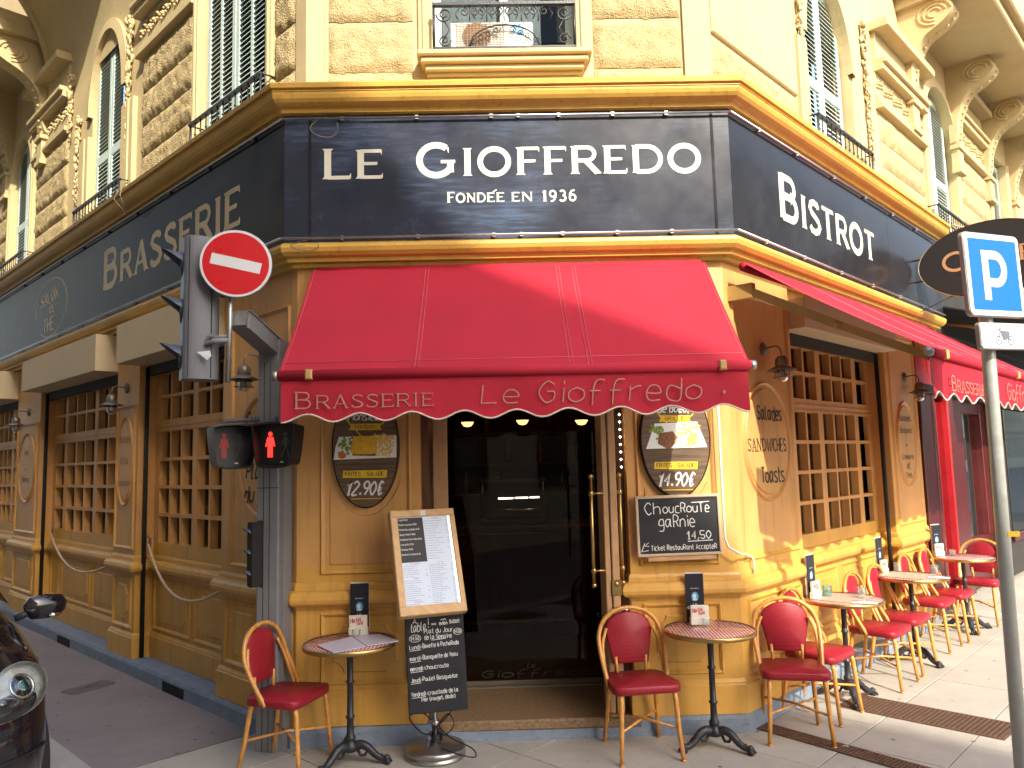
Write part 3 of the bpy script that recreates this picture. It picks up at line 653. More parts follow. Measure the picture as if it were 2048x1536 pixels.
lett(ovm['e'], FR, [('Salades', .065, 3.92, 2.28), ('Boissons', .06, 3.92, 2.15), ('-', .16, 3.90, 1.96), ('Crèmerie', .06, 3.92, 1.86), ('et', .07, 3.92, 1.76), ('Thés', .06, 3.92, 1.66)], sq=.9)
# ---- bays: dado below, glazed casements above
def bay(F, lo, hi, dadopan, cols, gl='glass', d=-.20):
    sg = -1 if F.flip else 1; x0, x1 = sorted((sg*lo, sg*hi)); y = -d
    bw = thing('bay', '', '') if False else None
    mb = MB(F.m()); mb.box(x0, x1, y, y+.08, .13, 1.10)
    w0 = mb.build('bay_dado', 'timber', bd)
    pa = F.p(hi if F.flip else lo, d, 0); pb = F.p(lo if F.flip else hi, d, 0); pth = [(pa.x, pa.y), (pb.x, pb.y)]
    mb = MB(); mb.sweep(pth, BASE); mb.build('base_board', 'timber', w0)
    mb = MB(); mb.sweep(pth, LEDGE); mb.build('dado_moulding', 'timber', w0)
    for a, b_ in dadopan:
        a, b_ = sorted((sg*a, sg*b_)); mb = MB(F.m()); mb.mould(rect(a, b_, .395, .905), .035, y-.018, y-.0005)
        if b_-a > .4: mb.prism(fancy(a+.09, b_-.09, .48, .82, .06), y-.012, y+.001, .010)
        mb.build('panel', 'timber', w0)
    # window
    win = MB(F.m()); fw = .055; zt = 2.95; zb = 1.115
    stl = .11; x = x0+stl; tot = sum(cols); u = (x1-x0-stl*(len(cols)+1))/tot
    rows = [(1.235, 2.325, 4), (2.445, 2.915, 2)]; panes = []
    yf = y+.0; fr = win
    xs = [x0]
    cur = x0
    fr.box(x0, x1, yf, yf+.09, zb, 1.235); fr.box(x0, x1, yf, yf+.09, 2.325, 2.445); fr.box(x0, x1, yf, yf+.09, 2.915, zt+.1)
    fr.box(x0+.02, x1-.02, yf-.012, yf, 2.33, 2.345); fr.box(x0+.02, x1-.02, yf-.012, yf, 2.375, 2.395)
    for ci, cn in enumerate(cols):
        fr.box(cur, cur+stl, yf+.002, yf+.09, 1.235, 2.325); fr.box(cur, cur+stl, yf+.002, yf+.09, 2.445, 2.915)
        cx = cur+stl; cw = cn*u
        for z0, z1, nr in rows:
            for k in range(1, cn): fr.box(cx+k*u-.018, cx+k*u+.018, yf+.004, yf+.085, z0, z1)
            for k in range(1, nr):
                zz = z0+(z1-z0)*k/nr; fr.box(cx, cx+cw, yf+.001, yf+.086, zz-.016, zz+.016)
            for i in range(cn):
                for k in range(nr): panes.append((cx+(i+.5)*u, z0+(z1-z0)*(k+.5)/nr, u, (z1-z0)/nr))
        cur += stl+cw
    fr.box(cur, x1, yf+.002, yf+.05, 1.235, 2.325); fr.box(cur, x1, yf+.002, yf+.05, 2.445, 2.915)
    wo = win.build('window', 'timber', bd)
    cu = MB(F.m()); cu.box(x0+.05, x1-.05, .315, .32, 1.15, 2.93); cu.build('inner_blind', 'blind', bd)
    pm = MB(); pm.box(-u/2, u/2, .0, .004, -.145, .145); pme = pm.mesh('pane', gl)
    pm = MB(); pm.box(-u/2, u/2, .0, .004, -.125, .125); pme2 = pm.mesh('pane', gl)
    for cx, cz, a, b_ in panes:
        o = put(pme if b_ > .25 else pme2, 'pane', F, 0, 0, 0, wo); mw = F.m() @ Matrix.Translation((cx, yf+.075, cz)); o.location = mw.translation-poff(wo)
    return wo
bay(FL, 1.18, 3.04, [(1.24, 2.06), (2.14, 2.98)], [3, 3])
bay(FL, 3.64, 6.40, [(3.70, 4.75), (4.83, 5.90), (5.98, 6.34)], [1, 3, 3])
bay(FL, 7.49, 10.2, [(7.55, 8.6), (8.7, 9.6)], [3, 3, 3])
bay(FR, 1.12, 3.41, [(1.18, 2.2), (2.28, 3.35)], [3, 3, 1])
# wall above the bay windows, behind the blind boxes
for F, a, b_ in ((FL, 1.18, 3.04), (FL, 3.64, 6.4), (FL, 7.49, 10.2), (FR, 1.12, 3.41)):
    sg = -1 if F.flip else 1; x0, x1 = sorted((sg*a, sg*b_)); mb = MB(F.m()); mb.box(x0, x1, .15, .25, 3.0, 3.45); mb.build('lintel', 'timber', bd)
    mb = MB(F.m()); mb.bbox(x0, x1, -.20 if F is FL else -.11, .149, 3.0, 3.385 if F is FL else 3.26, .004); mb.build('roller_blind_box', 'beige_box', bd)
    mb = MB(F.m()); mb.box(x0+.03, x1-.03, .10, .148, 2.90, 2.998); mb.build('shutter_slot', 'dark_wall', bd)
mb = MB(FC.m()); mb.box(-.58, .93, .03, .30, 3.05, 3.45); mb.build('door_head', 'timber', bd)
# black downpipes in the bay corners
for F, s in ((FL, 2.985), (FL, 6.345), (FR, 3.35)):
    mb = MB(); mb.tube([F.p(s, -.09, .14), F.p(s, -.09, 2.98)], .022, 8); mb.build('downpipe', 'black_matt', bd)
# ---- cornices around the signboard
sp = [wp(FL, 14, 0), cor('L', 0), cor('R', 0), wp(FR, 5.2, 0)]
mb = MB(); mb.sweep(sp, [(-.12, 3.40), (.02, 3.40), (.03, 3.425), (.075, 3.43), (.08, 3.455), (.115, 3.465), (.14, 3.49), (.15, 3.52), (.145, 3.545), (.12, 3.562), (-.12, 3.562)])
mb.build('lower_cornice', 'cornice_paint', bd)
mb = MB(); mb.sweep([wp(FL, 14, 0), cor('L', 0), cor('R', 0), wp(FR, 5.25, 0)], [(-.12, 4.525), (.125, 4.525), (.155, 4.53), (.158, 4.555), (.172, 4.561), (.196, 4.566), (.220, 4.580), (.238, 4.602), (.247, 4.628), (.249, 4.645), (.255, 4.648), (.255, 4.653), (.245, 4.655), (.245, 4.662), (.27, 4.668), (.275, 4.70), (.265, 4.712), (-.15, 4.735)])
mb.build('upper_cornice', 'cornice_paint', bd)
# ---- upper stone wall
zt = 13.0
def wall(F, x0, x1, z0, z1, ops, y0=.15, th=.35, name='stone_wall'):
    xs = sorted({x0, x1} | {o[0] for o in ops} | {o[1] for o in ops}); zs = sorted({z0, z1} | {o[2] for o in ops} | {o[3] for o in ops})
    mb = MB(F.m())
    for i in range(len(xs)-1):
        for k in range(len(zs)-1):
            cx, cz = (xs[i]+xs[i+1])/2, (zs[k]+zs[k+1])/2
            if any(o[0] < cx < o[1] and o[2] < cz < o[3] for o in ops): continue
            mb.box(xs[i], xs[i+1], y0, y0+th, zs[k], zs[k+1])
    return mb.build(name, 'stone_trim', bd)
opsC = [(-.445, .68, 5.10, 7.6)]; opsL = [(-1.98, -.66, 4.80, 7.7), (-5.10, -3.98, 4.80, 7.25), (-8.75, -7.62, 4.8, 7.05), (-12.2, -11.2, 4.8, 7.05)]; opsR = [(2.10, 3.30, 4.8, 6.95), (6.05, 7.45, 4.8, 7.1), (9.6, 10.9, 4.8, 7.1)]
wall(FC, -1.418, 1.658, 4.70, zt, opsC); wall(FL, -14, -.062, 4.70, zt, opsL); wall(FR, .062, 16, 4.70, zt, opsR)
# dark rooms behind windows
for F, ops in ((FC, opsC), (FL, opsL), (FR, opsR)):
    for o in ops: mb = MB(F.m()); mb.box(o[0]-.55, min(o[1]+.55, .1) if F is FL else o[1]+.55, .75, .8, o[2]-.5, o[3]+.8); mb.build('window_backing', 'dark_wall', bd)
# corner strips (quoin mouldings)
for wch, Fa, Fb, sa, sb in (('L', FL, FC, .20, -1.48+.19), ('R', FC, FR, 1.72-.19, .2)):
    mb = MB(); c = cor(wch, -.15)
    pth = [wp(Fa, sa, -.15), c, wp(Fb, sb, -.15)]
    mb.sweep(pth, [(-.02, 4.70), (.03, 4.70), (.03, zt), (-.02, zt)]); mb.build('corner_strip', 'stone_trim', bd)
def stone(F, x0, x1, z0, z1, amp=.02, parent=bd):
    random.seed(int((x0*31+z0*17)*100)); nx = max(2, int((x1-x0)/.028)); nz = max(2, int((z1-z0)/.028)); mb = MB(F.m()); vs = []; fs = []; se = random.uniform(0, 50)
    for k in range(nz+1):
        for i in range(nx+1):
            x = x0+(x1-x0)*i/nx; z = z0+(z1-z0)*k/nz
            ed = min(i, nx-i, k, nz-k)
            n_ = .7*noise.noise(Vector((x*13+se, z*15, se))) + .8*noise.noise(Vector((x*34+se, z*36, 3.3)))
            y = .145-(.0 if ed == 0 else (.022 if ed == 1 else .032)+amp*n_)
            if ed == 0: z += .03*abs(noise.noise(Vector((x*30, z*3+se, 7))))*(-1 if k == 0 else .4) if k in (0, nz) else 0
            vs.append((x, y, z))
    for k in range(nz):
        for i in range(nx): a = k*(nx+1)+i; fs.append((a, a+1, a+nx+2, a+nx+1))
    # rim back to the wall
    mb.add(vs, fs, True)
    mb.add([(x0, .155, z0), (x1, .155, z0), (x1, .155, z1), (x0, .155, z1), (x0, .146, z0-.004), (x1, .146, z0-.004), (x1, .146, z1+.004), (x0, .146, z1+.004)], [(0, 1, 5, 4), (1, 2, 6, 5), (2, 3, 7, 6), (3, 0, 4, 7)])
    return mb.build('stone_block', 'stone_rough', parent)
def rows(F, x0, x1, zs, gap=.028):
    for a, b_ in zip(zs[:-1], zs[1:]): stone(F, x0, x1, a+gap/2, b_-gap/2)
zC = [4.78, 4.985, 5.40, 5.80, 6.2]; zS = [4.74, 4.98, 5.33, 5.68, 6.05, 6.42]
rows(FC, -1.26, -.60, zC); rows(FC, .82, 1.51, zC)
rows(FL, -.56, -.24, [4.74, 5.10, 5.5, 5.9, 6.3, 6.7]); rows(FL, -3.42, -2.12, zS); rows(FL, -7.42, -6.0, zS); rows(FL, -11, -8.9, zS)
rows(FR, .24, 1.86, [4.74, 4.98, 5.32]); rows(FR, 4.22, 5.85, zS[:1]+[4.98, 5.30, 5.62, 5.95]); rows(FR, 7.6, 9.45, zS)
mb = MB(FR.m()); mb.bbox(.24, 1.86, .12, .15, 5.36, 7.6, .01); mb.build('plain_panel', 'stone', bd)
# trim mouldings, jamb pilasters, bands
def tb(F, x0, x1, z0, z1, dy=.04, name='moulding', b_=.008, m='stone_trim'):
    mb = MB(F.m()); mb.bbox(x0, x1, .15-dy, .151, z0, z1, b_); return mb.build(name, m, bd)
for F, x0, x1 in ((FL, -3.5, -2.05), (FL, -7.5, -5.95), (FR, 4.15, 5.9), (FR, 7.55, 9.5), (FL, -11, -8.85)):
    zb = 6.46 if F is FL else 5.99
    if F is FR and x0 > 6: zb = 6.46
    tb(F, x0, x1, zb, zb+.06, .09); tb(F, x0, x1, zb+.06, zb+.16, .05); tb(F, x0, x1, zb+.46, zb+.54, .12); tb(F, x0, x1, zb+.54, zb+.60, .16); tb(F, x0, x1, zb+.60, zb+.95, .05); tb(F, x0-.05, x1+.05, zb+.95, zb+1.05, .22)
    tb(F, x0, x1, zb+.16, zb+.46, .02, 'frieze', m='stone')
    mb = MB(F.m()); k = int((x1-x0)/.11)
    for i in range(k):
        cx = x0+(i+.5)*(x1-x0)/k; cz = zb+.31+.03*math.sin(i*2.1)
        for a, b2, r in ((0, 0, .035), (.03, .045, .022), (-.03, -.045, .022), (.035, -.04, .018)): mb.lathe([(0, -r*.6), (r*.8, -r*.3), (r, 0), (0, r*.9)], 6, c=(cx+a, .118, cz+b2), ax=Matrix.Rotation(R(90), 4, 'X'))
    mb.build('frieze_ornament', 'stone_trim', bd, kind='stuff')
def jamb(F, x0, x1, z0, z1, dy=.05):
    tb(F, x0, x1, z0, z1, dy, 'window_jamb')
    tb(F, x0+(x1-x0)*.3, x1-(x1-x0)*.3, z0, z1, dy+.015, 'window_jamb')
jamb(FL, -.66, -.56, 4.72, 7.7); jamb(FL, -2.10, -1.98, 4.72, 7.7)
jamb(FL, -3.98, -3.62, 4.72, 6.1, .05); jamb(FL, -5.45, -5.10, 4.72, 6.1, .05)
jamb(FR, 1.90, 2.10, 4.72, 6.0, .05); jamb(FR, 3.30, 3.62, 4.72, 6.0, .05)
jamb(FR, 5.9, 6.05, 4.72, 7.1); jamb(FR, 7.45, 7.58, 4.72, 7.1); jamb(FL, -7.62, -7.5, 4.72, 7.05); jamb(FR, 9.48, 9.6, 4.72, 7.1); jamb(FR, 10.9, 11.05, 4.72, 7.1); jamb(FL, -8.87, -8.75, 4.72, 7.05)
jamb(FC, -.56, -.445, 5.10, 7.6, .03); jamb(FC, .68, .80, 5.10, 7.6, .03)
def garland(F, x, z0, z1, wd=.07):
    random.seed(int(abs(x)*100)); mb = MB(F.m()); nz = int((z1-z0)/.017)
    for i in range(nz*2):
        t = i/(nz*2); z = z0+(z1-z0)*t; ww = wd*(.35+.65*t)
        r = random.uniform(.014, .034)*(.6+.6*t); cx = x+random.uniform(-ww, ww)*.7
        A = Matrix.Rotation(R(90), 4, 'X') @ Matrix.Rotation(random.uniform(-1, 1), 4, 'Y') @ Matrix.Diagonal((1, .4+1.8*random.random(), .6, 1))
        mb.lathe([(0, -r*.5), (r, 0), (r*.7, r*.8), (0, r*1.1)], 6, c=(cx, .135-random.uniform(0, .045), z), ax=A)
    mb.build('garland', 'stone_trim', bd, kind='stuff')
garland(FL, -3.80, 5.35, 7.1); garland(FL, -5.55, 5.35, 6.5); garland(FR, 2.0, 5.35, 7.2); garland(FR, 3.80, 5.2, 6.9); garland(FL, -7.3, 6.4, 7.3); garland(FL, -5.9, 6.3, 7.2, .05)
# arch heads: fill the corners of the square openings
def archhead(F, x0, x1, zs, zt_, y=.15, th=.3):
    cx = (x0+x1)/2; r = (x1-x0)/2; hh = zt_-zs; mb = MB(F.m())
    for sgn in (-1, 1):
        a = [(cx+sgn*r*math.cos(t), zs+hh*math.sin(t)) for t in [math.pi/2*i/12 for i in range(13)]]
        poly = a+[(cx, zt_+.01), (cx+sgn*r, zt_+.01)] if False else a+[(cx+sgn*r, zt_)]
        mb.prism(poly if sgn > 0 else poly[::-1], y+.001, y+th)
    o = [(cx+r*math.cos(t), zs+hh*math.sin(t)) for t in [math.pi*i/24 for i in range(25)]]
    o2 = [(cx+(r+.13)*math.cos(t), zs+(hh+.13)*math.sin(t)) for t in [math.pi*i/24 for i in range(25)]]
    n_ = 25; vs = [(p[0], y-.06, p[1]) for p in o]+[(p[0], y-.045, p[1]) for p in o2]+[(p[0], y, p[1]) for p in o]+[(p[0], y, p[1]) for p in o2]
    mb.add(vs, [(i, i+1, n_+i+1, n_+i) for i in range(n_-1)]+[(i, 2*n_+i, 2*n_+i+1, i+1) for i in range(n_-1)]+[(n_+i, n_+i+1, 3*n_+i+1, 3*n_+i) for i in range(n_-1)])
    mb.build('window_arch', 'stone_trim', bd)
archhead(FL, -5.10, -3.98, 6.35, 7.25); archhead(FR, 2.10, 3.30, 6.1, 6.95); archhead(FR, 6.05, 7.45, 6.5, 7.1); archhead(FL, -8.75, -7.62, 6.4, 7.05)
def shutter(F, x0, x1, z0, z1, y, arched=0, ncol=1, mid=None, tilt=0):
    mb = MB(F.m()); w = .055; th = .035
    if tilt: mb.M = F.m() @ Matrix.Translation((x0, y, 0)) @ Matrix.Rotation(tilt, 4, 'Z') @ Matrix.Translation((-x0, -y, 0))
    mb.box(x0, x0+w, y, y+th, z0, z1); mb.box(x1-w, x1, y, y+th, z0, z1); mb.box(x0+w, x1-w, y, y+th, z0, z0+.10); mb.box(x0+w, x1-w, y, y+th, z1-.07, z1)
    zs = [z0+.10, z1-.07]
    if mid: mb.box(x0+w, x1-w, y+.001, y+th-.001, mid-.05, mid+.05); zs = [z0+.10, mid-.05, mid+.05, z1-.07]
    cw = (x1-x0-2*w)/ncol
    for c in range(1, ncol): mb.box(x0+w+c*cw-.02, x0+w+c*cw+.02, y+.002, y+th-.002, z0+.1, z1-.07)
    lv = MB(mb.M)
    for a, b_ in zip(zs[::2], zs[1::2]):
        k = int((b_-a)/.048)
        for c in range(ncol):
            xa = x0+w+c*cw+(.02 if c else 0); xb = x0+w+(c+1)*cw-(.02 if c < ncol-1 else 0)
            for i in range(k):
                z = a+(i+.5)*(b_-a)/k; lv.add([(xa, y+.004, z-.020), (xb, y+.004, z-.020), (xb, y+.030, z+.016), (xa, y+.030, z+.016), (xa, y+.004, z-.014), (xb, y+.004, z-.014), (xb, y+.030, z+.022), (xa, y+.030, z+.022)], [(0, 1, 2, 3), (4, 7, 6, 5), (0, 4, 5, 1), (2, 6, 7, 3)])
    o = mb.build('shutter', 'shutter', bd); lv.build('louvres', 'shutter', o, kind='stuff')
shutter(FL, -1.90, -1.34, 4.86, 7.6, .17, ncol=2, mid=6.6); shutter(FL, -1.32, -.74, 4.86, 7.6, .17, ncol=2, mid=6.6)
shutter(FL, -5.02, -4.56, 4.86, 7.2, .18, mid=5.75); shutter(FL, -4.54, -4.05, 4.86, 7.2, .18, mid=5.75)
shutter(FL, -8.70, -8.2, 4.86, 7.0, .20, mid=5.75); shutter(FL, -8.18, -7.68, 4.86, 7.0, .20, mid=5.75)
shutter(FR, 2.14, 2.70, 4.86, 6.9, .22, mid=5.75); shutter(FR, 2.72, 3.26, 4.86, 6.9, .22, mid=5.75)
shutter(FR, 6.10, 6.75, 4.86, 7.05, .24, mid=5.8); shutter(FR, 6.77, 7.42, 4.86, 7.05, .24, mid=5.8)
shutter(FR, 9.65, 10.25, 4.86, 7.05, .24, mid=5.8); shutter(FR, 10.27, 10.87, 4.86, 7.05, .24, mid=5.8)
# chamfer window: pale frame, panes, sill
mb = MB(FC.m())
for x0, x1 in ((-.445, -.385), (.09, .16), (.62, .68)): mb.box(x0, x1, .30, .35, 5.10, 7.5)
mb.box(-.385, .62, .302, .348, 5.10, 5.2); mb.box(-.385, .62, .302, .348, 5.95, 6.02)
wo = mb.build('window', 'shutter', bd)
mb = MB(FC.m()); mb.box(-.385, .09, .32, .324, 5.2, 7.4); mb.build('pane', 'glass_clear', wo); mb = MB(FC.m()); mb.box(.16, .62, .32, .324, 5.2, 7.4); mb.build('pane', 'glass_clear', wo)
mb = MB(FC.m()); mb.box(-.38, .06, .345, .35, 5.2, 7.4); mb.build('curtain', 'curtain', wo); mb = MB(FC.m()); mb.box(.17, .42, .345, .35, 5.2, 7.4); mb.build('curtain', 'curtain', wo)
mb = MB(FC.m())
mb.bbox(-.555, .785, -.02, .16, 5.045, 5.09, .01); mb.bbox(-.53, .76, .01, .16, 5.0, 5.044, .008); mb.bbox(-.50, .73, .05, .16, 4.955, 4.999, .008); mb.bbox(-.49, .72, .09, .16, 4.93, 4.954, .005)
sl_ = mb.build('window_sill', 'stone_trim', bd)
mb = MB(FC.m()); mb.bbox(-.46, .69, .12, .152, 4.70, 4.929, .006); mb.build('apron', 'stone_trim', sl_)
# bird netting wire along the base
mb = MB(FC.m())
for i in range(46): x = -1.2+i*.06; mb.tube([(x, .10, 4.73), (x+.004*math.sin(i), .10, 4.87)], .0012, 3, caps=False)
mb.tube([(-1.2, .10, 4.87), (1.5, .10, 4.87)], .0015, 3); mb.build('bird_wire', 'galv', bd, kind='stuff')
# railings
def spiral(cx, cz, r, turns, dirn=1, ph=0, n=18): return [(cx+r*(1-.75*i/n)*math.cos(ph+dirn*turns*2*math.pi*i/n), 0, cz+r*(1-.75*i/n)*math.sin(ph+dirn*turns*2*math.pi*i/n)) for i in range(n+1)]
def railing(F, x0, x1, z0, z1, y, orn, dm=.012):
    mb = MB(F.m() @ Matrix.Translation((0, y, 0))); mb.box(x0, x1, -.02, .02, z1-.022, z1); mb.box(x0, x1, -.01, .01, z0, z0+.015)
    for x in (x0+.01, x1-.01):
        mb.tube([(x, 0, z0), (x, 0, z1)], .011, 6)
    H = z1-z0
    if orn:
        for x, dr in ((x0+.09, 1), (x1-.09, -1)):
            mb.tube(spiral(x, z1-.09, .062, 1.5, dr, 0 if dr < 0 else math.pi), .007, 5); mb.tube(spiral(x, z0+.07, .05, 1.4, -dr, 0), .006, 5); mb.tube([(x-.02*dr, 0, z0+.05), (x+.04*dr, 0, z0+.16), (x-.02*dr, 0, z1-.1)], .006, 5)
        k = 5
        for i in range(k):
            cx = x0+.22+(x1-x0-.44)*(i+.5)/k
            for dr in (-1, 1):
                mb.tube(spiral(cx+dr*.042, z1-.07, .036, 1.3, dr, math.pi/2), .0055, 5); mb.tube([(cx+dr*.08, 0, z1-.04), (cx+dr*.11, 0, z1-.09), (cx+dr*.09, 0, z1-.13)], .005, 5)
            mb.tube([(cx, 0, z1-.02), (cx, 0, z1-.15)], .005, 5)
        for dr in (-1, 1):
            cx = (x0+x1)/2
            mb.tube([(cx+dr*t*.27, 0, z0+.02+.17*math.sqrt(max(0, 1-t*t))) for t in [i/10 for i in range(11)]], .007, 5)
            for q in range(4): mb.tube(spiral(cx+dr*(.06+q*.06), z0+.15-.028*q, .026, 1.2, dr), .0045, 5)
    else:
        k = int((x1-x0)/.11)
        for i in range(1, k): x = x0+(x1-x0)*i/k; mb.tube([(x, 0, z0), (x, 0, z1-.02)], .006, 5); mb.lathe([(0, -.015), (.013, 0), (0, .03)], 6, c=(x, 0, z0+H*.62))
        for i in range(k): x = x0+(x1-x0)*(i+.5)/k; mb.tube(spiral(x, z0+H*.25, .04, 1.1, 1 if i % 2 else -1), .005, 5)
        mb.box(x0, x1, -.008, .008, z0+H*.48, z0+H*.48+.01)
        for x in (x0, x1): mb.tube([(x, 0, z1-.01), (x, .15+y*0, z1-.01)], .008, 5)
    mb.build('railing', 'iron', bd)
railing(FC, -.435, .67, 5.105, 5.475, .02, True)
railing(FL, -1.90, -.55, 4.80, 5.15, .01, False); railing(FL, -5.25, -3.70, 4.80, 5.15, .01, False); railing(FL, -8.9, -7.5, 4.8, 5.15, .01, False)
railing(FR, 2.0, 3.48, 4.80, 5.20, .01, False); railing(FR, 5.9, 7.4, 4.80, 5.20, .01, False)
# consoles and balcony slabs
def console(F, x, z0, z1, dmax, wd=.26):
    H = z1-z0
    prof = [(0, z0), (.07, z0+.02), (.11, z0+H*.14), (.13, z0+H*.32), (.20, z0+H*.48), (dmax*.42, z0+H*.62), (dmax*.72, z0+H*.72), (dmax*.88, z0+H*.82), (dmax*.86, z0+H*.93), (dmax*.74, z1), (0, z1)]
    prof = [(p[0], p[1]) for p in smooth([(a, b_, 0) for a, b_ in prof[:-1]], 4)]+[(0, z1)]
    mb = MB(F.m()); n_ = len(prof)
    mb.add([(x-wd/2, .15-d, z) for d, z in prof]+[(x+wd/2, .15-d, z) for d, z in prof], [tuple(range(n_)), tuple(range(n_, 2*n_))[::-1]]+[(i, n_+i, n_+i+1, i+1) for i in range(n_-1)])
    for sx_ in (-1, 1):
        Mx = mb.M; 
        for r in (.75, .5, .28):
            c = (dmax*.60, z0+H*.84); rr = H*.17*r
            mb.tube([(x+sx_*(wd/2+.004), .15-(c[0]+rr*1.3*math.cos(t)), c[1]+rr*math.sin(t)) for t in [2*math.pi*i/16 for i in range(13)]], .014, 5)
    # leaf spine on the front
    for i in range(4, n_-8, 2): d, z = prof[i]; mb.lathe([(0, -.02), (.035, 0), (0, .03)], 6, c=(x+.03*(-1)**i, .15-d-.005, z))
    mb.box(x-wd/2-.02, x+wd/2+.02, .15-.13, .15, z0-.10, z0-.04); mb.box(x-wd/2+.02, x+wd/2-.02, .15-.10, .15, z0-.4, z0-.10); mb.box(x-wd/2-.01, x+wd/2+.01, .15-.12, .15, z0-.46, z0-.4)
    mb.build('console', 'stone_trim', bd)
for x in (5.42, 7.52, 9.40, 11.3): console(FR, x, 6.50, 7.66, .72, .30)
for x in (-7.05, -8.95, -10.9): console(FL, x, 6.75, 8.0, .85)
mb = MB(FR.m()); mb.bbox(5.2, 16, -.84, .15, 7.66, 7.80, .02); mb.bbox(5.1, 16, -.94, .15, 7.802, 7.92, .02)
s_ = mb.build('balcony', 'stone_trim', bd)
mb = MB(FR.m())
for i in range(24): mb.bbox(5.3+i*.42, 5.5+i*.42, -.90, -.75, 7.92, 8.7, .03)
mb.box(5.1, 16, -.95, -.7, 8.7, 8.82); mb.build('balustrade', 'stone_trim', s_)
mb = MB(FL.m()); mb.bbox(-16, -6.8, -.95, .15, 8.0, 8.15, .02); mb.bbox(-16, -6.8, -1.05, .15, 8.152, 8.3, .02); mb.bbox(-16, -6.8, -1.05, -.9, 8.3, 9.1, .02); mb.build('balcony', 'stone_trim', bd)
# quarter-vault soffit springing over the arched window on the left
mb = MB(FL.m()); k = 14; vs = []
for i in range(k+1):
    t = math.pi/2*i/k
    for x in (-6.75, -3.45): 
        vs.append((x, .15-1.15*(1-math.cos(t)), 7.0+1.9*math.sin(t)))
mb.add(vs, [(2*i, 2*i+1, 2*i+3, 2*i+2) for i in range(k)], True)
e_ = [(.15-1.15*(1-math.cos(math.pi/2*i/k)), 7.0+1.9*math.sin(math.pi/2*i/k)) for i in range(k+1)]
for x in (-6.75, -3.45):
    mb.add([(x, y, z) for y, z in e_]+[(x, .15, 8.9)], [tuple(range(k+2))])
mb.bbox(-6.75, -3.45, -1.05, .15, 8.9, 9.1, .02)
mb.build('vault_soffit', 'stone', bd)
for x in (-6.75, -3.45):
    mb = MB(FL.m()); mb.tube([(x, y, z) for y, z in e_], .06, 8); mb.build('vault_rib', 'stone_trim', bd)
mb = MB(); mb.sweep([wp(FL, 16, -.15), cor('L', -.15), cor('R', -.15), wp(FR, 16, -.15)], [(0, zt), (.5, zt+.1), (.55, zt+.4), (-6, zt+.6), (-6, zt)]); mb.build('roof', 'stone_trim', bd)
# ---- AC unit on the sill
t = thing('air_conditioner', 'white air conditioning unit behind the scrolled window railing', 'air conditioner', FC.p(.02, -.02, 5.09))
mb = MB(FC.m()); mb.bbox(-.30, .34, .06, .27, 5.10, 5.345, .01); mb.build('casing', 'ac_white', t)
mb = MB(FC.m()); mb.lathe([(0, 0), (.11, 0), (.11, .004)], 24, c=(-.10, .058, 5.225), ax=Matrix.Rotation(R(90), 4, 'X')); mb.build('fan', 'letter_tan', t)
mb = MB(FC.m())
for i in range(15): mb.box(-.25+i*.026, -.247+i*.026, .046, .052, 5.11, 5.335)
for i in range(17): mb.box(-.255, .125, .045, .051, 5.112+i*.0138, 5.114+i*.0138)
mb.build('grille', 'tan_paper', t, kind='stuff')
mb = MB(FC.m()); mb.flat([(.19, 5.24), (.26, 5.32), (.19, 5.32)], .0565); mb.flat([(.20, 5.235), (.27, 5.235), (.27, 5.31)], .0568); mb.build('logo', 'face_blue', t)
# ---- entrance doors
dr = thing('entrance_door', 'tall glazed timber entrance door with brass pull handle under the red awning', 'door', FC.p(.1, -.30, .15))
def stile(x0, x1, z0, z1, y=.27, dy=.06, nm='stile', m='frame_wood'):
    mb = MB(FC.m()); mb.bbox(x0, x1, y, y+dy, z0, z1, .006); return mb.build(nm, m, dr)
stile(-.505, -.395, .15, 3.05); 
mb = MB(FC.m()); mb.box(-.55, .90, .80, .808, .19, 3.0); gp_ = mb.build('glass_panel', 'door_glass', dr)
stile(-.55, .90, .152, .19, .79, .04, 'bottom_rail', 'lamp_metal'); stile(-.40, .70, 2.95, 3.05, .27, .06, 'top_rail')
mb = MB(FC.m()); write(mb, 'Le', .035, .22, .285, .0035, .7975, align='c', slant=.3); write(mb, 'Gioffredo', .055, -.18, .215, .0032, .7975, slant=.3, fit=.92); mb.build('lettering', 'etched', gp_)
# open right leaf, swung outwards a little
ol = thing('open_door_leaf', 'timber door leaf standing open on the right of the doorway', 'door', FC.p(.80, .0, .145))
MD = FC.m() @ Matrix.Translation((.80, .02, 0)) @ Matrix.Rotation(R(-78), 4, 'Z')
mb = MB(FC.m()); mb.bbox(.735, .775, -.05, .25, .15, 3.0, .006); mb.bbox(.782, .835, -.06, .25, .15, 3.0, .006); mb.build('stile', 'frame_wood', ol)
mb = MB(FC.m()); mb.box(.776, .781, -.03, .25, .3, 2.9); mb.build('glass_edge', 'dark_glass', ol)
for x, y in ((.645, -.10), (.865, -.0)):
    mb = MB(FC.m()); r = .013; mb.tube([(x, y, 1.06), (x, y, 1.82)], r, 10)
    for z in (1.06, 1.82): mb.lathe([(0, -.02), (.018, -.01), (.018, .01), (0, .02)], 10, c=(x, y, z))
    for z in (1.16, 1.70): mb.tube([(x, y, z), (.735 if x < .7 else .836, y+.01, z)], .008, 8); mb.lathe([(.013, -.02), (.019, -.012), (.019, .012), (.013, .02)], 10, c=(x, y, z))
    mb.build('pull_handle', 'brass', ol)
mb = MB(FC.m()); mb.bbox(.775, .842, -.068, -.061, .98, 1.09, .002); mb.lathe([(.018, 0), (.018, .008), (0, .008)], 12, c=(.808, -.062, 1.06), ax=Matrix.Rotation(R(90), 4, 'X')); mb.build('lock_plate', 'brass', ol)
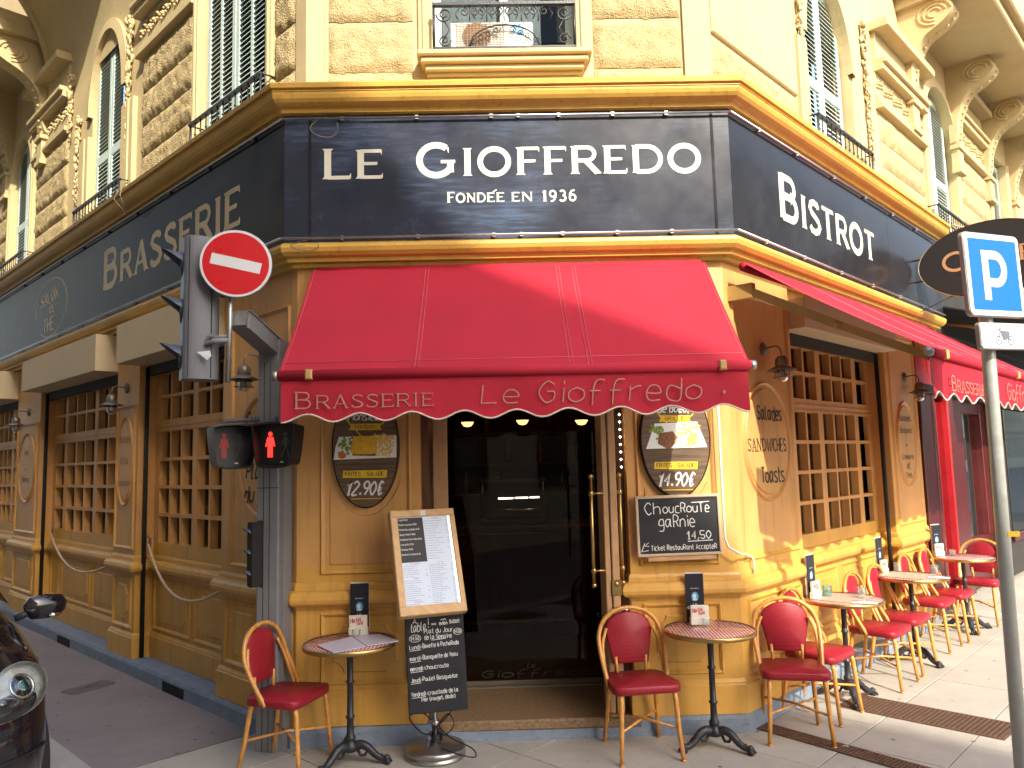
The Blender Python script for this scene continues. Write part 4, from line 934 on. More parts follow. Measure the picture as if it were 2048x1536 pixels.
# LED string hanging in the gap beside the door
t = thing('light_string', 'vertical string of warm lights beside the open door leaf', 'string lights', FC.p(.885, .0, .6))
for i in range(16):
    z = .62+i*.035 if i < 8 else 1.88+(i-8)*.055
    mb = MB(FC.m()); mb.lathe([(0, -.009), (.009, 0), (0, .009)], 8, c=(.893, .05, z)); mb.build('bulb', 'led_white', t)
mb = MB(FC.m()); mb.tube([(.893, .062, .55), (.893, .062, 2.4)], .004, 5); mb.build('wire', 'black', t)
mb = MB(FC.m()); mb.box(.865, .924, .15, .86, .142, 3.05); mb.build('door_reveal', 'wood_dark', bd); mb = MB(FC.m()); mb.box(-.574, -.526, .12, .86, .142, 3.05); mb.build('door_reveal', 'wood_dark', bd)
# ---- interior
rm = thing('bar_room', 'dim bistro interior seen through the glass door', 'room', (.1, 8, 0))
mb = MB(); X0, X1, Y0, Y1 = -2.3, 2.6, 6.05, 10.4
rp = [(-.6, 6.2), (1.0, 6.2), (5.6, 10.2), (5.6, 10.5), (-5.2, 10.5), (-5.2, 10.2)]
mb.add([(x, y, .135) for x, y in rp], [tuple(range(6))]); mb.build('floor', 'wood_dark', rm)
mb = MB(); mb.box(-5.2, 5.6, Y1, Y1+.1, .1, 3.2); mb.add([(x, y, 3.12) for x, y in rp], [tuple(range(6))]); mb.build('wall', 'interior', rm)
mb = MB(); mb.bbox(-1.5, 1.6, 8.2, 8.9, .13, 1.22, .01); mb.bbox(-1.6, 1.7, 8.12, 8.95, 1.22, 1.27, .01); mb.build('counter', 'wood_dark', rm)
mb = MB(); mb.tube([(-1.5, 8.05, .32), (1.6, 8.05, .32)], .018, 8); mb.tube([(-1.5, 8.11, 1.2), (.45, 8.11, 1.2)], .006, 6); mb.build('foot_rail', 'brass', rm)
mb = MB()
for z in (1.5, 1.9, 2.3): mb.box(-1.9, 2.0, 10.0, 10.38, z, z+.03)
mb.build('shelf', 'wood_dark', rm)
random.seed(3)
for i in range(26):
    z = (1.53, 1.93, 2.33)[i % 3]; x = -1.7+i*.14; c = random.choice(['glass_aqua', 'glass', 'galv', 'bamboo', 'brass'])
    mb = MB(); r = .032; mb.lathe([(r, 0), (r, .17), (.012, .23), (.012, .29), (0, .29)], 8, c=(0, 0, 0)); o = mb.build('bottle', c); o.location = (x, 10.15, z); tag(o, 'bottle on the back shelf of the dim bar', 'bottle', 'bottles behind the bar')
cm = thing('coffee_machine', 'dark espresso machine with a lit front on the bar counter', 'coffee machine', (.12, 8.45, 1.27))
mb = MB(); mb.bbox(-.22, .50, 8.35, 8.8, 1.33, 1.75, .03); mb.bbox(-.2, .48, 8.2, 8.8, 1.27, 1.32, .01); mb.build('body', 'black', cm)
mb = MB(); mb.box(-.02, .14, 8.343, 8.349, 1.545, 1.56); mb.box(.16, .30, 8.343, 8.349, 1.547, 1.562); mb.box(.32, .42, 8.343, 8.349, 1.549, 1.564); mb.build('light_strip', 'led_white', cm)
mb = MB(); mb.box(-.19, -.18, 8.34, 8.349, 1.62, 1.70); mb.box(.46, .47, 8.34, 8.349, 1.64, 1.72); mb.tube([(-.02, 8.28, 1.43), (.42, 8.28, 1.43)], .01, 6); mb.build('chrome_bar', 'chrome', cm)
def plamp(x, y, z, lab, r=.085, m='bulb', gp='pendant lamps over the bar'):
    t = thing('pendant_lamp', lab, 'lamp', (x, y, z), gp)
    mb = MB(); mb.lathe([(0, -r*.75), (r*.6, -r*.6), (r, 0)], 16, c=(x, y, z)); mb.build('glass_bowl', m, t)
    mb = MB(); mb.lathe([(r*1.02, 0), (r*.9, .03), (.02, .06), (0, .06)], 16, c=(x, y, z)); mb.tube([(x, y, z+.05), (x, y, 3.1)], .004, 5); mb.build('shade', 'black', t)
def ray(px, py, y):
    d = C2W @ Vector((px-1024, -(py-768), -1537.3)); return Vector((0, 0, 1.93))+d*(y/d.y)
for px, py, y, r, m_, lb in ((935, 850, 8.6, .07, 'bulb', 'leftmost small warm pendant lamp glowing inside the bar'), (1045, 846, 8.6, .07, 'bulb', 'middle small warm pendant lamp glowing above the coffee machine'), (1163, 846, 8.3, .07, 'bulb', 'rightmost small warm pendant lamp, near the brass door handle'), (1083, 822, 7.4, .10, 'bulb_soft', 'larger pale bowl lamp just under the awning edge')):
    p = ray(px, py, y); plamp(p.x, y, p.z+.03, lb, r, m_)
# interior behind the left windows
mb = MB(); A_ = [FL.p(1.0, -1.6, 0), FL.p(11, -1.6, 0)]
mb.add([A_[0], A_[1], A_[1]+Vector((0, 0, 3.2)), A_[0]+Vector((0, 0, 3.2))], [(0, 1, 2, 3)])
A_ = [FR.p(.9, -2.0, 0), FR.p(4.4, -2.0, 0)]; mb.add([A_[0], A_[1], A_[1]+Vector((0, 0, 3.2)), A_[0]+Vector((0, 0, 3.2))], [(0, 1, 2, 3)])
mb.build('partition', 'interior', rm)
for px, py, lb in ((363, 803, 'leftmost'), (385, 797, 'middle'), (421, 797, 'rightmost')):
    d = C2W @ Vector((px-1024, -(py-768), -1537.3)); o = Vector((0, 0, 1.93)); t_ = ((FL.C-FL.n*.9-o).dot(FL.n))/d.dot(FL.n); p = o+d*t_
    mb = MB(); mb.box(-.05, .05, -.05, .05, -.07, .07); ob = mb.build('wall_light', 'bulb'); ob.location = p; tag(ob, lb+' of the three warm lights inside the nearer left window', 'lamp', 'lights inside the left window')
# ================================================================== OTHER BUILDINGS
ob = thing('opposite_building', 'cream apartment house across the narrow left street, mostly outside the frame', 'building', (-4, -4, 0))
MO = Matrix(((q2, -q2, 0, -3.6), (-q2, -q2, 0, -3.6), (0, 0, 1, 0), (0, 0, 0, 1)))   # x along street to the right, y away from street (into building)
MO = Matrix(((q2, -q2, 0, -2.75), (-q2, -q2, 0, -2.75), (0, 0, 1, 0), (0, 0, 0, 1)))
mb = MB(MO); mb.box(-70, 26, 0, 12, -.1, 16); mb.box(-70, 26, -.35, 0, 15.2, 15.6); mb.box(-70, 26, -.2, 0, 4.2, 4.5); mb.build('wall', 'opp_wall', ob)
wm = MB(); wm.box(-.55, .55, -.03, .04, -1.1, 1.1); wme = wm.mesh('window', 'dark_glass')
sm_ = MB(); sm_.box(-.3, .3, -.06, 0, -1.1, 1.1); sme = sm_.mesh('shutter', 'shutter')
def putM(me, name, Mx, x, y, z, parent):
    o = link(name, me, parent, loc=(0, 0, 0)); mw = Mx @ Matrix.Translation((x, y, z)); o.rotation_euler = Matrix(((q2, q2, 0), (-q2, q2, 0), (0, 0, 1))).to_euler(); o.location = mw.translation-poff(parent); return o
for i in range(-9, 9):
    for z in (6.6, 9.8, 13.0):
        x = i*2.9; putM(wme, 'window', MO, x, -.01, z, ob); putM(sme, 'shutter', MO, x-.88, 0, z, ob); putM(sme, 'shutter', MO, x+.88, 0, z, ob)
    putM(wme, 'window', MO, i*2.9, -.01, 2.4, ob)
eb = thing('street_house', 'pale apartment house on the far side of the right hand street, outside the frame', 'building', FR.p(10, 18, 0))
mb = MB(FR.m()); mb.box(12, 110, -26, -18, -.1, 20); mb.box(12, 110, -18, -17.7, 19.2, 19.6); mb.box(12, 110, -18, -17.85, 4.0, 4.3); mb.build('wall', 'opp_wall', eb)
for i in range(28):
    for z in (2.2, 6.3, 9.8, 13.3, 16.8):
        o = put(wme, 'window', FR, 14+i*3.4, 17.98, z, eb); o.rotation_euler = (0, 0, R(45)+math.pi)
# red neighbouring shop further down the right-hand street
ns = thing('red_shop', 'red painted neighbouring shop with mirrored pilaster and dark glazed door', 'shop', FR.p(6.5, -.3, 0))
def nbx(x0, x1, y0, y1, z0, z1, nm, m, b_=.008):
    mb = MB(FR.m()); mb.bbox(x0, x1, y0, y1, z0, z1, b_); return mb.build(nm, m, ns)
nbx(4.44, 4.86, .0, .3, .1, 2.62, 'pilaster', 'red_dark'); nbx(4.86, 4.95, -.01, .3, .1, 2.62, 'pilaster', 'red_dark')  # shade put into the colour: darker copy of the shop's red
nbx(4.95, 5.42, .05, .09, .35, 2.55, 'mirror', 'mirror'); nbx(5.42, 5.47, -.02, .3, .1, 2.62, 'pilaster', 'red_paint'); nbx(5.475, 5.66, -.02, .3, .1, 2.62, 'pilaster', 'red_dark')  # thin jamb keeps the sunlit red, pilaster beside it gets the shaded red
nbx(4.44, 12, .5, .6, .1, 4.7, 'back_wall', 'dark_wall')
nbx(5.66, 6.3, .04, .3, .1, 2.66, 'door_frame', 'red_dark' if 'red_dark' in M else 'red_paint'); d_ = nbx(6.3, 7.75, .12, .3, .1, .75, 'door', 'red_dark' if 'red_dark' in M else 'red_paint')
nbx(6.3, 6.45, .10, .3, .75, 2.62, 'door_stile', 'red_dark'); nbx(7.5, 7.75, .10, .3, .75, 2.62, 'door_stile', 'red_dark'); nbx(6.45, 7.5, .10, .3, 2.45, 2.62, 'door_rail', 'red_dark')
nbx(6.45, 7.5, .18, .19, .75, 2.45, 'pane', 'glass', .001); nbx(6.45, 7.5, .44, .46, .7, 2.5, 'display', 'shop_goods', .001)
nbx(4.44, 7.9, -.05, .3, 2.62, 2.72, 'fascia_ledge', 'dark_wall'); nbx(5.0, 7.6, .05, .3, 2.72, 3.1, 'transom', 'dark_glass'); nbx(7.75, 8.0, -.02, .3, .1, 3.2, 'pier', 'dark_wall')
nbx(8.0, 14, .0, .3, .1, 3.6, 'side_wall', 'dark_wall'); nbx(8.35, 9.9, -.02, -.005, .7, 2.55, 'shop_window', 'dark_glass'); nbx(10.2, 12.2, -.02, -.005, .7, 2.55, 'shop_window', 'dark_glass'); nbx(8.28, 9.97, -.05, -.021, 2.56, 2.66, 'window_head', 'red_dark'); nbx(8.28, 9.97, -.05, -.021, .58, .69, 'window_sill', 'red_dark'); nbx(4.42, 5.0, .02, .3, 2.72, 3.4, 'fascia', 'red_paint')
nbx(5.25, 12, -.02, .3, 3.4, 4.7, 'fascia_board', 'dark_wall')
mb = MB(FR.m()); mb.add([(5.3, -.02, 3.75), (11, -.02, 3.75), (11, -1.5, 3.25), (5.3, -1.5, 3.25), (5.3, -.02, 3.73), (11, -.02, 3.73), (11, -1.5, 3.23), (5.3, -1.5, 3.23)], [(0, 1, 2, 3), (4, 7, 6, 5), (0, 4, 5, 1), (3, 2, 6, 7), (0, 3, 7, 4)]); mb.build('canopy', 'black_matt', ns)
for x in (5.6, 7.6): mb = MB(FR.m()); mb.tube([(x, -.05, 3.55), (x+.1, -1.35, 3.2)], .03, 6); mb.build('canopy_arm', 'frame_wood', ns)
# ================================================================== SIGNBOARDS
sd = .12; tn = math.tan(R(22.5))
def board(name, F, x0, x1, label, open0=True):
    t = thing(name, label, 'shop sign', F.p(0 if F is FC else 2, sd, 3.56))
    mb = MB(F.m())
    mb.box(x0, x1, -sd, .1, 3.566, 4.52)
    mb.build('panel', 'navy_dusty' if F is FC else 'navy', t); return t
xo = sd*tn
s1 = board('signboard', FC, -1.48-xo+.002, 1.72+xo-.002, 'navy central signboard with large white raised lettering above the red awning')
s2 = board('signboard', FL, -14, xo-.002, 'long dark signboard with gold lettering along the left street')
s3 = board('signboard', FR, -xo+.002, 3.36, 'dark signboard with pale green white lettering along the right street')
mb = MB(FR.m()); mb.box(3.365, 5.2, -sd, .1, 3.566, 4.52); mb.build('panel', 'navy', s3)
for t in (s1, s2, s3): t['group'] = 'signboards round the corner'
mb = MB(FC.m()); cg_text(mb, [('L', .230), ('E', .218)], -1.245, 4.035, .22, -sd-.001, .006, 1.0, .48); mb.build('lettering', 'letter_white', s1)
mb = MB(FC.m()); cg_text(mb, [('G', .250), ('IOFFREDO', .212)], -.56, 4.04, .215, -sd-.001, .006, 1.05, 2.15); mb.build('lettering', 'letter_white', s1)
mb = MB(FC.m()); cg_text(mb, [('F', .08), ('OND', .070)], -.335, 3.84, .22, -sd-.001, .003, 1, .29); cg_text(mb, [('EE', .070)], -.045, 3.84, .22, -sd-.001, .003, 1, .14)
mb.prism([(-.005, 3.917), (.025, 3.935), (.030, 3.927), (.005, 3.914)], -sd-.003, -sd); cg_text(mb, [('EN', .070)], .135, 3.84, .22, -sd-.001, .003, 1, .17); cg_text(mb, [('1936', .085)], .36, 3.835, .22, -sd-.001, .003, 1, .27); mb.build('lettering', 'letter_white', s1)
for x in (-1.35, 1.63): mb = MB(FC.m()); mb.box(x, x+.02, -sd-.004, -sd, 3.57, 4.50); mb.build('joint_strip', 'navy', s1)
mb = MB(FL.m()); cg_text(mb, [('B', .42), ('RASSERIE', .315)], -3.72, 3.87, .24, -sd-.001, .008, .98, 3.15); mb.build('lettering', 'letter_gold', s2)
mb = MB(FR.m()); cg_text(mb, [('B', .38), ('ISTROT', .29)], .74, 3.865, .245, -sd-.001, .006, 1.02, 2.22); mb.build('lettering', 'letter_pale', s3)
mb = MB(FL.m()); 
mb.ribbon([p for p in ell(-5.55, 3.98, .62, .36, 44)][28:]+ell(-5.55, 3.98, .62, .36, 44)[:24], .015, -sd-.002, .002)
write(mb, 'SALON', .15, -5.6, 4.05, .022, -sd-.002, align='c', th=.002, rot=.05); write(mb, 'DE', .09, -5.5, 3.92, .016, -sd-.002, align='c', th=.002); write(mb, 'THE', .16, -5.6, 3.70, .024, -sd-.002, align='c', th=.002); mb.build('lettering', 'letter_gold', s2)
# steel tube rails along the sign, with clips, and trailing wires
rt = thing('tube_rail', 'thin silver tube light running along the top edge of the signboards', 'tube rail', FC.p(0, .17, 4.48), 'silver tube rails')
rb = thing('tube_rail', 'thin silver tube light running along the bottom edge of the signboards', 'tube rail', FC.p(0, .17, 3.58), 'silver tube rails')
for t, z, d in ((rt, 4.487, .150), (rb, 3.583, .158)):
    a, b_ = cor('L', d), cor('R', d)
    for p0, p1 in ((wp(FL, 12, d), a), (a, b_), (b_, wp(FR, 5.15, d))):
        mb = MB(); mb.tube([(p0[0], p0[1], z), (p1[0], p1[1], z)], .0085, 8); mb.build('tube', 'steel', t)
    mb = MB()
    for F, xs in ((FL, [.4, 1.2, 2, 2.8, 3.6, 4.4, 5.2, 6, 6.8]), (FC, [-1.1, -.55, 0, .2, .5, .9, 1.3]), (FR, [.4, 1.1, 1.9, 2.7, 3.5, 4.3])):
        for x in xs:
            v = F.p(x, d-.012, z); mb.box(v.x-.012, v.x+.012, v.y-.012, v.y+.012, z-.014, z+.014)
    mb.build('clip', 'galv', t, kind='stuff')
for F, x, z, rx, rz, lab in ((FC, -1.22, 4.40, .10, .075, 'loose grey wire loop hanging at the upper left corner of the navy sign'), (FC, -1.36, 3.52, .10, .035, 'loose wire loop under the lower left corner of the navy sign')):
    mb = MB(F.m()); mb.tube([(x+rx*math.cos(t), -.19-.02*math.sin(2*t), z+rz*math.sin(t)) for t in [R(a) for a in range(80, 400, 20)]], .0035, 5); o = mb.build('wire_loop', 'lamp_metal'); tag(o, lab, 'wire')
mb = MB(FL.m()); mb.tube([(-2.9, -.27, 4.72), (-2.95, -.29, 4.64), (-2.88, -.2, 4.5)], .005, 5); mb.tube([(-2.8, -.27, 4.73), (-2.75, -.3, 4.62), (-2.85, -.2, 4.48)], .005, 5); o = mb.build('wire_loop', 'rope'); tag(o, 'pale loose cable draped over the cornice on the left street', 'wire')
mb = MB(); mb.tube([FR.p(5.3, .28, 4.72), FR.p(8, .6, 4.9), FR.p(12, 1.5, 5.1)], .008, 5); o = mb.build('overhead_cable', 'rope'); tag(o, 'thin pale cable running along above the right signboard', 'cable')
# oval hanging sign
sg = thing('oval_sign', 'black oval hanging sign edged in tan with tan capitals, behind the blue parking sign', 'shop sign', FR.p(4.2, .85, 3.98))
MS = FR.m() @ Matrix.Translation((4.5, -.97, 3.20)) @ Matrix.Rotation(R(-90), 4, 'Z')      # x -> outwards
MS = Matrix.Translation(FR.p(4.2, .85, 3.98)) @ Matrix(((FR.n.x, FR.u.x, 0, 0), (FR.n.y, FR.u.y, 0, 0), (0, 0, 1, 0), (0, 0, 0, 1)))
mb = MB(MS); mb.prism(ell(0, 0, .68, .40, 56), -.02, .02, .004); mb.build('board', 'black_matt', sg)
mb = MB(MS); mb.mould(ell(0, 0, .692, .412, 56), .014, -.024, .024); mb.build('rim', 'letter_gold', sg)
mb = MB(MS); cg_text(mb, [('C', .21), ('AFE', .17)], -.45, -.08, .17, -.0215, .002, 1, .92); mb.build('lettering', 'letter_tan', sg)
MS2 = MS @ Matrix.Rotation(R(180), 4, 'Z'); mb = MB(MS2); cg_text(mb, [('C', .21), ('AFE', .17)], -.45, -.08, .17, -.0215, .002, 1, .92); mb.build('lettering', 'letter_tan', sg)
mb = MB(); mb.tube([FR.p(4.2, .05, 4.10), FR.p(4.2, .25, 4.10)], .012, 6); mb.tube([FR.p(4.2, .05, 3.85), FR.p(4.2, .25, 3.85)], .012, 6); mb.tube([FR.p(4.2, .12, 3.5), FR.p(4.2, .55, 3.66)], .005, 5); mb.build('bracket', 'iron', sg)
# ================================================================== AWNINGS
def beam(mb, a, b, w, h):
    t = (b-a).normalized(); s_ = t.cross(Vector((0, 0, 1))).normalized(); u = s_.cross(t)
    vs = [a+s_*sx_*w+u*sz_*h for sx_, sz_ in ((-1, -1), (1, -1), (1, 1), (-1, 1))]+[b+s_*sx_*w+u*sz_*h for sx_, sz_ in ((-1, -1), (1, -1), (1, 1), (-1, 1))]
    mb.add(vs, [(0, 1, 2, 3), (4, 7, 6, 5), (0, 4, 5, 1), (1, 5, 6, 2), (2, 6, 7, 3), (3, 7, 4, 0)])
def awning(name, F, x0, x1, ytop, ztop, ybar, zbar, label, texts, seams, nsc, scal, vh, clips, hole=None):
    t = thing(name, label, 'awning', F.p((-1 if F.flip else 1)*(x0+x1)/2, -ytop, ztop), 'red fabric awnings')
    mb = MB(F.m()); nx = 24; ny = 10; vs = []
    L_ = math.hypot(ybar-ytop, zbar-ztop)
    for k in range(ny+1):
        v = k/ny
        for i in range(nx+1):
            u = i/nx; sag = .018*math.sin(math.pi*v)*(1+.3*math.sin(u*9))+.003*math.sin(u*40+v*5)
            vs.append((x0+(x1-x0)*u, ytop+(ybar-ytop)*v, ztop+(zbar-ztop)*v-sag))
    fs = [(k*(nx+1)+i, k*(nx+1)+i+1, (k+1)*(nx+1)+i+1, (k+1)*(nx+1)+i) for k in range(ny) for i in range(nx)]
    mb.add(vs, fs, True); cl = mb.build('canopy', 'red_cloth', t)
    nv = Vector((0, zbar-ztop, -(ybar-ytop))).normalized(); nv = -nv if nv.z < 0 else nv
    mb = MB(F.m())
    for u in seams:
        for du in (-.004, .004):
            x = x0+(x1-x0)*u+du*(x1-x0)
            pts = [(x, ytop+(ybar-ytop)*v/10, ztop+(zbar-ztop)*v/10-.018*math.sin(math.pi*v/10)*(1+.3*math.sin(u*9))-.003*math.sin(u*40+v*.5)) for v in range(11)]
            mb.tube([Vector(p)+nv*.003 for p in pts], .0016, 4)
    for x in (x0+.02, x1-.02):
        pts = [(x, ytop+(ybar-ytop)*v/10, ztop+(zbar-ztop)*v/10-.018*math.sin(math.pi*v/10)) for v in range(11)]; mb.tube([Vector(p)+nv*.004 for p in pts], .0014, 4)
    mb.tube([(x0+.02, ybar+.055, zbar+.055+.004), (x1-.02, ybar+.055, zbar+.055+.004)], .0016, 4)
    mb.build('stitching', 'thread', t, kind='stuff')
    # front bar wrapped in fabric
    mb = MB(F.m()); mb.tube([(x0, ybar-.012, zbar-.028), (x1, ybar-.012, zbar-.028)], .033, 14); mb.build('front_bar', 'red_cloth', t)
    for x, sgn in ((x0, -1), (x1, 1)):
        mb = MB(F.m()); mb.tube([(x, ybar-.012, zbar-.028), (x+sgn*.035, ybar-.012, zbar-.028)], .029, 14); mb.build('end_cap', 'galv', t)
    # scalloped valance
    mb = MB(F.m()); n_ = nsc*12; top = zbar-.055; vs = []; edge = []
    for i in range(n_+1):
        u = i/n_; x = x0+.015+(x1-x0-.03)*u; ph = u*nsc; a = .5+.5*math.cos(2*math.pi*ph)
        zb = top-vh+scal*(a-.5)*-1 if True else 0
        yw = ybar-.012+.010*math.sin(u*17)+.006*math.sin(u*41)
        for k in range(5): w_ = k/4; vs.append((x, yw*w_+(ybar-.012)*(1-w_)-.0*w_, top+(zb-top)*w_))
        edge.append((x, yw, zb))
    fs = [(i*5+k, (i+1)*5+k, (i+1)*5+k+1, i*5+k+1) for i in range(n_) for k in range(4)]
    mb.add(vs, fs, True); va = mb.build('valance', 'red_cloth', t)
    mb = MB(F.m()); mb.tube(edge, .006, 5); mb.build('piping', 'piping', va)
    mb = MB(F.m()); k_ = 0
    for kind, s_, h, x, z, wd, *ft in texts:
        if kind == 'cg': cg_text(mb, s_, x, z, wd, ybar-.030, .002, 1.15, h)
        else: write(mb, s_, h, x, z, wd, ybar-.032, th=.002, fit=ft[0], slant=.12)
    if texts: mb.build('lettering', 'valance_text', va)
    for x in clips:
        mb = MB(F.m()); mb.bbox(x-.022, x+.022, ybar-.055, ybar-.01, zbar-.058, zbar+.004, .008); mb.build('arm_bracket', 'bracket_paint', t)
    # roller and folding arms
    mb = MB(F.m()); mb.tube([(x0+.03, ytop+.03, ztop-.01), (x1-.03, ytop+.03, ztop-.01)], .036, 10); mb.build('roller', 'red_cloth', t)
    for x, sgn in ((x0+.10, 1), (x1-.10, -1)):
        mb = MB(F.m()); mb.bbox(x-.03, x+.03, ytop-.01, .03, ztop-.24, ztop-.13, .004); mb.build('wall_bracket', 'bracket_paint', t)
        mb = MB(F.m()); e = Vector((x+sgn*.05, (ytop+ybar)/2, (ztop+zbar)/2-.14)); a = Vector((x, ytop+.0, ztop-.20)); c = Vector((x+sgn*.05, ybar+.03, zbar-.04))
        beam(mb, F.m().inverted() @ (F.m() @ a), e, .020, .030); beam(mb, e, c, .018, .026); mb.lathe([(0, -.03), (.032, -.02), (.032, .02), (0, .03)], 10, c=e); mb.build('folding_arm', 'bracket_paint', t)
    return t
awning('awning', FC, -1.33, 1.555, -.07, 3.37, -.92, 2.52, 'red fabric awning with scalloped valance over the central entrance',
       [('cg', [('B', .105), ('RASSERIE', .082)], .86, -1.235, 2.285, .10), ('w', 'Le', .11, -.10, 2.295, .0065, .26), ('w', 'Gioffredo', .13, .25, 2.29, .0065, 1.02), ('w', '.', .10, 1.36, 2.32, .014, .06)], [.29, .62, .66], 9, .05, .235, [-1.14, 1.38])
awning('awning', FR, .0, 4.6, -.16, 3.34, -1.33, 2.575, 'longer red fabric awning shading the tables along the right street',
       [('cg', [('B', .105), ('RASSERIE', .082)], .86, .35, 2.32, .10), ('w', 'Gioffredo', .13, 1.9, 2.33, .008, 1.0)], [.25, .5, .75], 15, .05, .235, [.25, 2.3, 4.3])
# ================================================================== WALL LAMPS
def wall_lamp():
    t = thing('wall_lamp', 'x', 'lamp')
    AX = Matrix.Rotation(R(90), 4, 'X')
    mb = MB(); mb.lathe([(0, -.0), (.052, 0), (.055, .008), (.04, .02), (0, .022)], 18, ax=AX); mb.build('mount', 'lamp_metal', t)
    mb = MB(); mb.tube([Vector(p) for p in smooth([(0, -.01, 0), (0, -.07, .012), (0, -.12, .01), (0, -.145, -.02), (0, -.15, -.06)], 5)], .007, 7); mb.build('arm', 'lamp_metal', t)
    c = (0, -.15, 0)
    mb = MB(); mb.lathe([(0, -.065), (.03, -.07), (.046, -.09), (.052, -.12), (.050, -.15), (.046, -.155)], 18, c=c); mb.build('dome', 'lamp_metal', t)
    mb = MB(); mb.lathe([(.045, -.145), (.07, -.160), (.112, -.182), (.112, -.186), (.07, -.168), (.045, -.155)], 24, c=c); mb.build('shade', 'lamp_metal', t)
    mb = MB(); mb.lathe([(.040, -.165), (.044, -.20), (.044, -.235), (.036, -.262), (.018, -.275), (0, -.278)], 16, c=c); mb.build('glass_jar', 'glass_clear', t)
    mb = MB(); mb.lathe([(0, -.18), (.022, -.185), (.026, -.215), (.015, -.24), (0, -.245)], 12, c=c); mb.build('bulb', 'white_plastic', t)
    for z, r in ((-.198, .066), (-.238, .076)):
        mb = MB(); mb.lathe([(r-.012, z), (r, z-.003), (r, z+.001), (r-.012, z+.003)], 20, c=c); mb.build('guard_ring', 'lamp_metal', t)
    mb = MB()
    for a in range(4): x, y = .055*math.cos(a*math.pi/2+.7), .055*math.sin(a*math.pi/2+.7); mb.tube([(x, y-.15, -.17), (x, y-.15, -.245)], .003, 5)
    mb.build('guard_bar', 'lamp_metal', t)
    return t
wl = wall_lamp(); first = True
for F, a, z, lab in ((FL, .53, 2.80, 'caged wall lamp beside the grey signal post'), (FL, 3.36, 2.80, 'caged wall lamp on the narrow pilaster between the two left windows'), (FL, 6.93, 2.78, 'caged wall lamp at the far left edge of the photo'),
                   (FR, .60, 2.78, 'caged wall lamp above the oval panel reading Salades'), (FR, 4.02, 2.77, 'dark caged wall lamp on the far right pilaster under the red awning')):
    o = wl if first else copy_tree(wl); first = False
    mw = F.m((a), -e0-.06+.0, z); mw = F.m(a, e0+.002, z); o.location = mw.translation; o.rotation_euler = mw.to_euler(); o['label'] = lab; o['group'] = 'wall lamps'
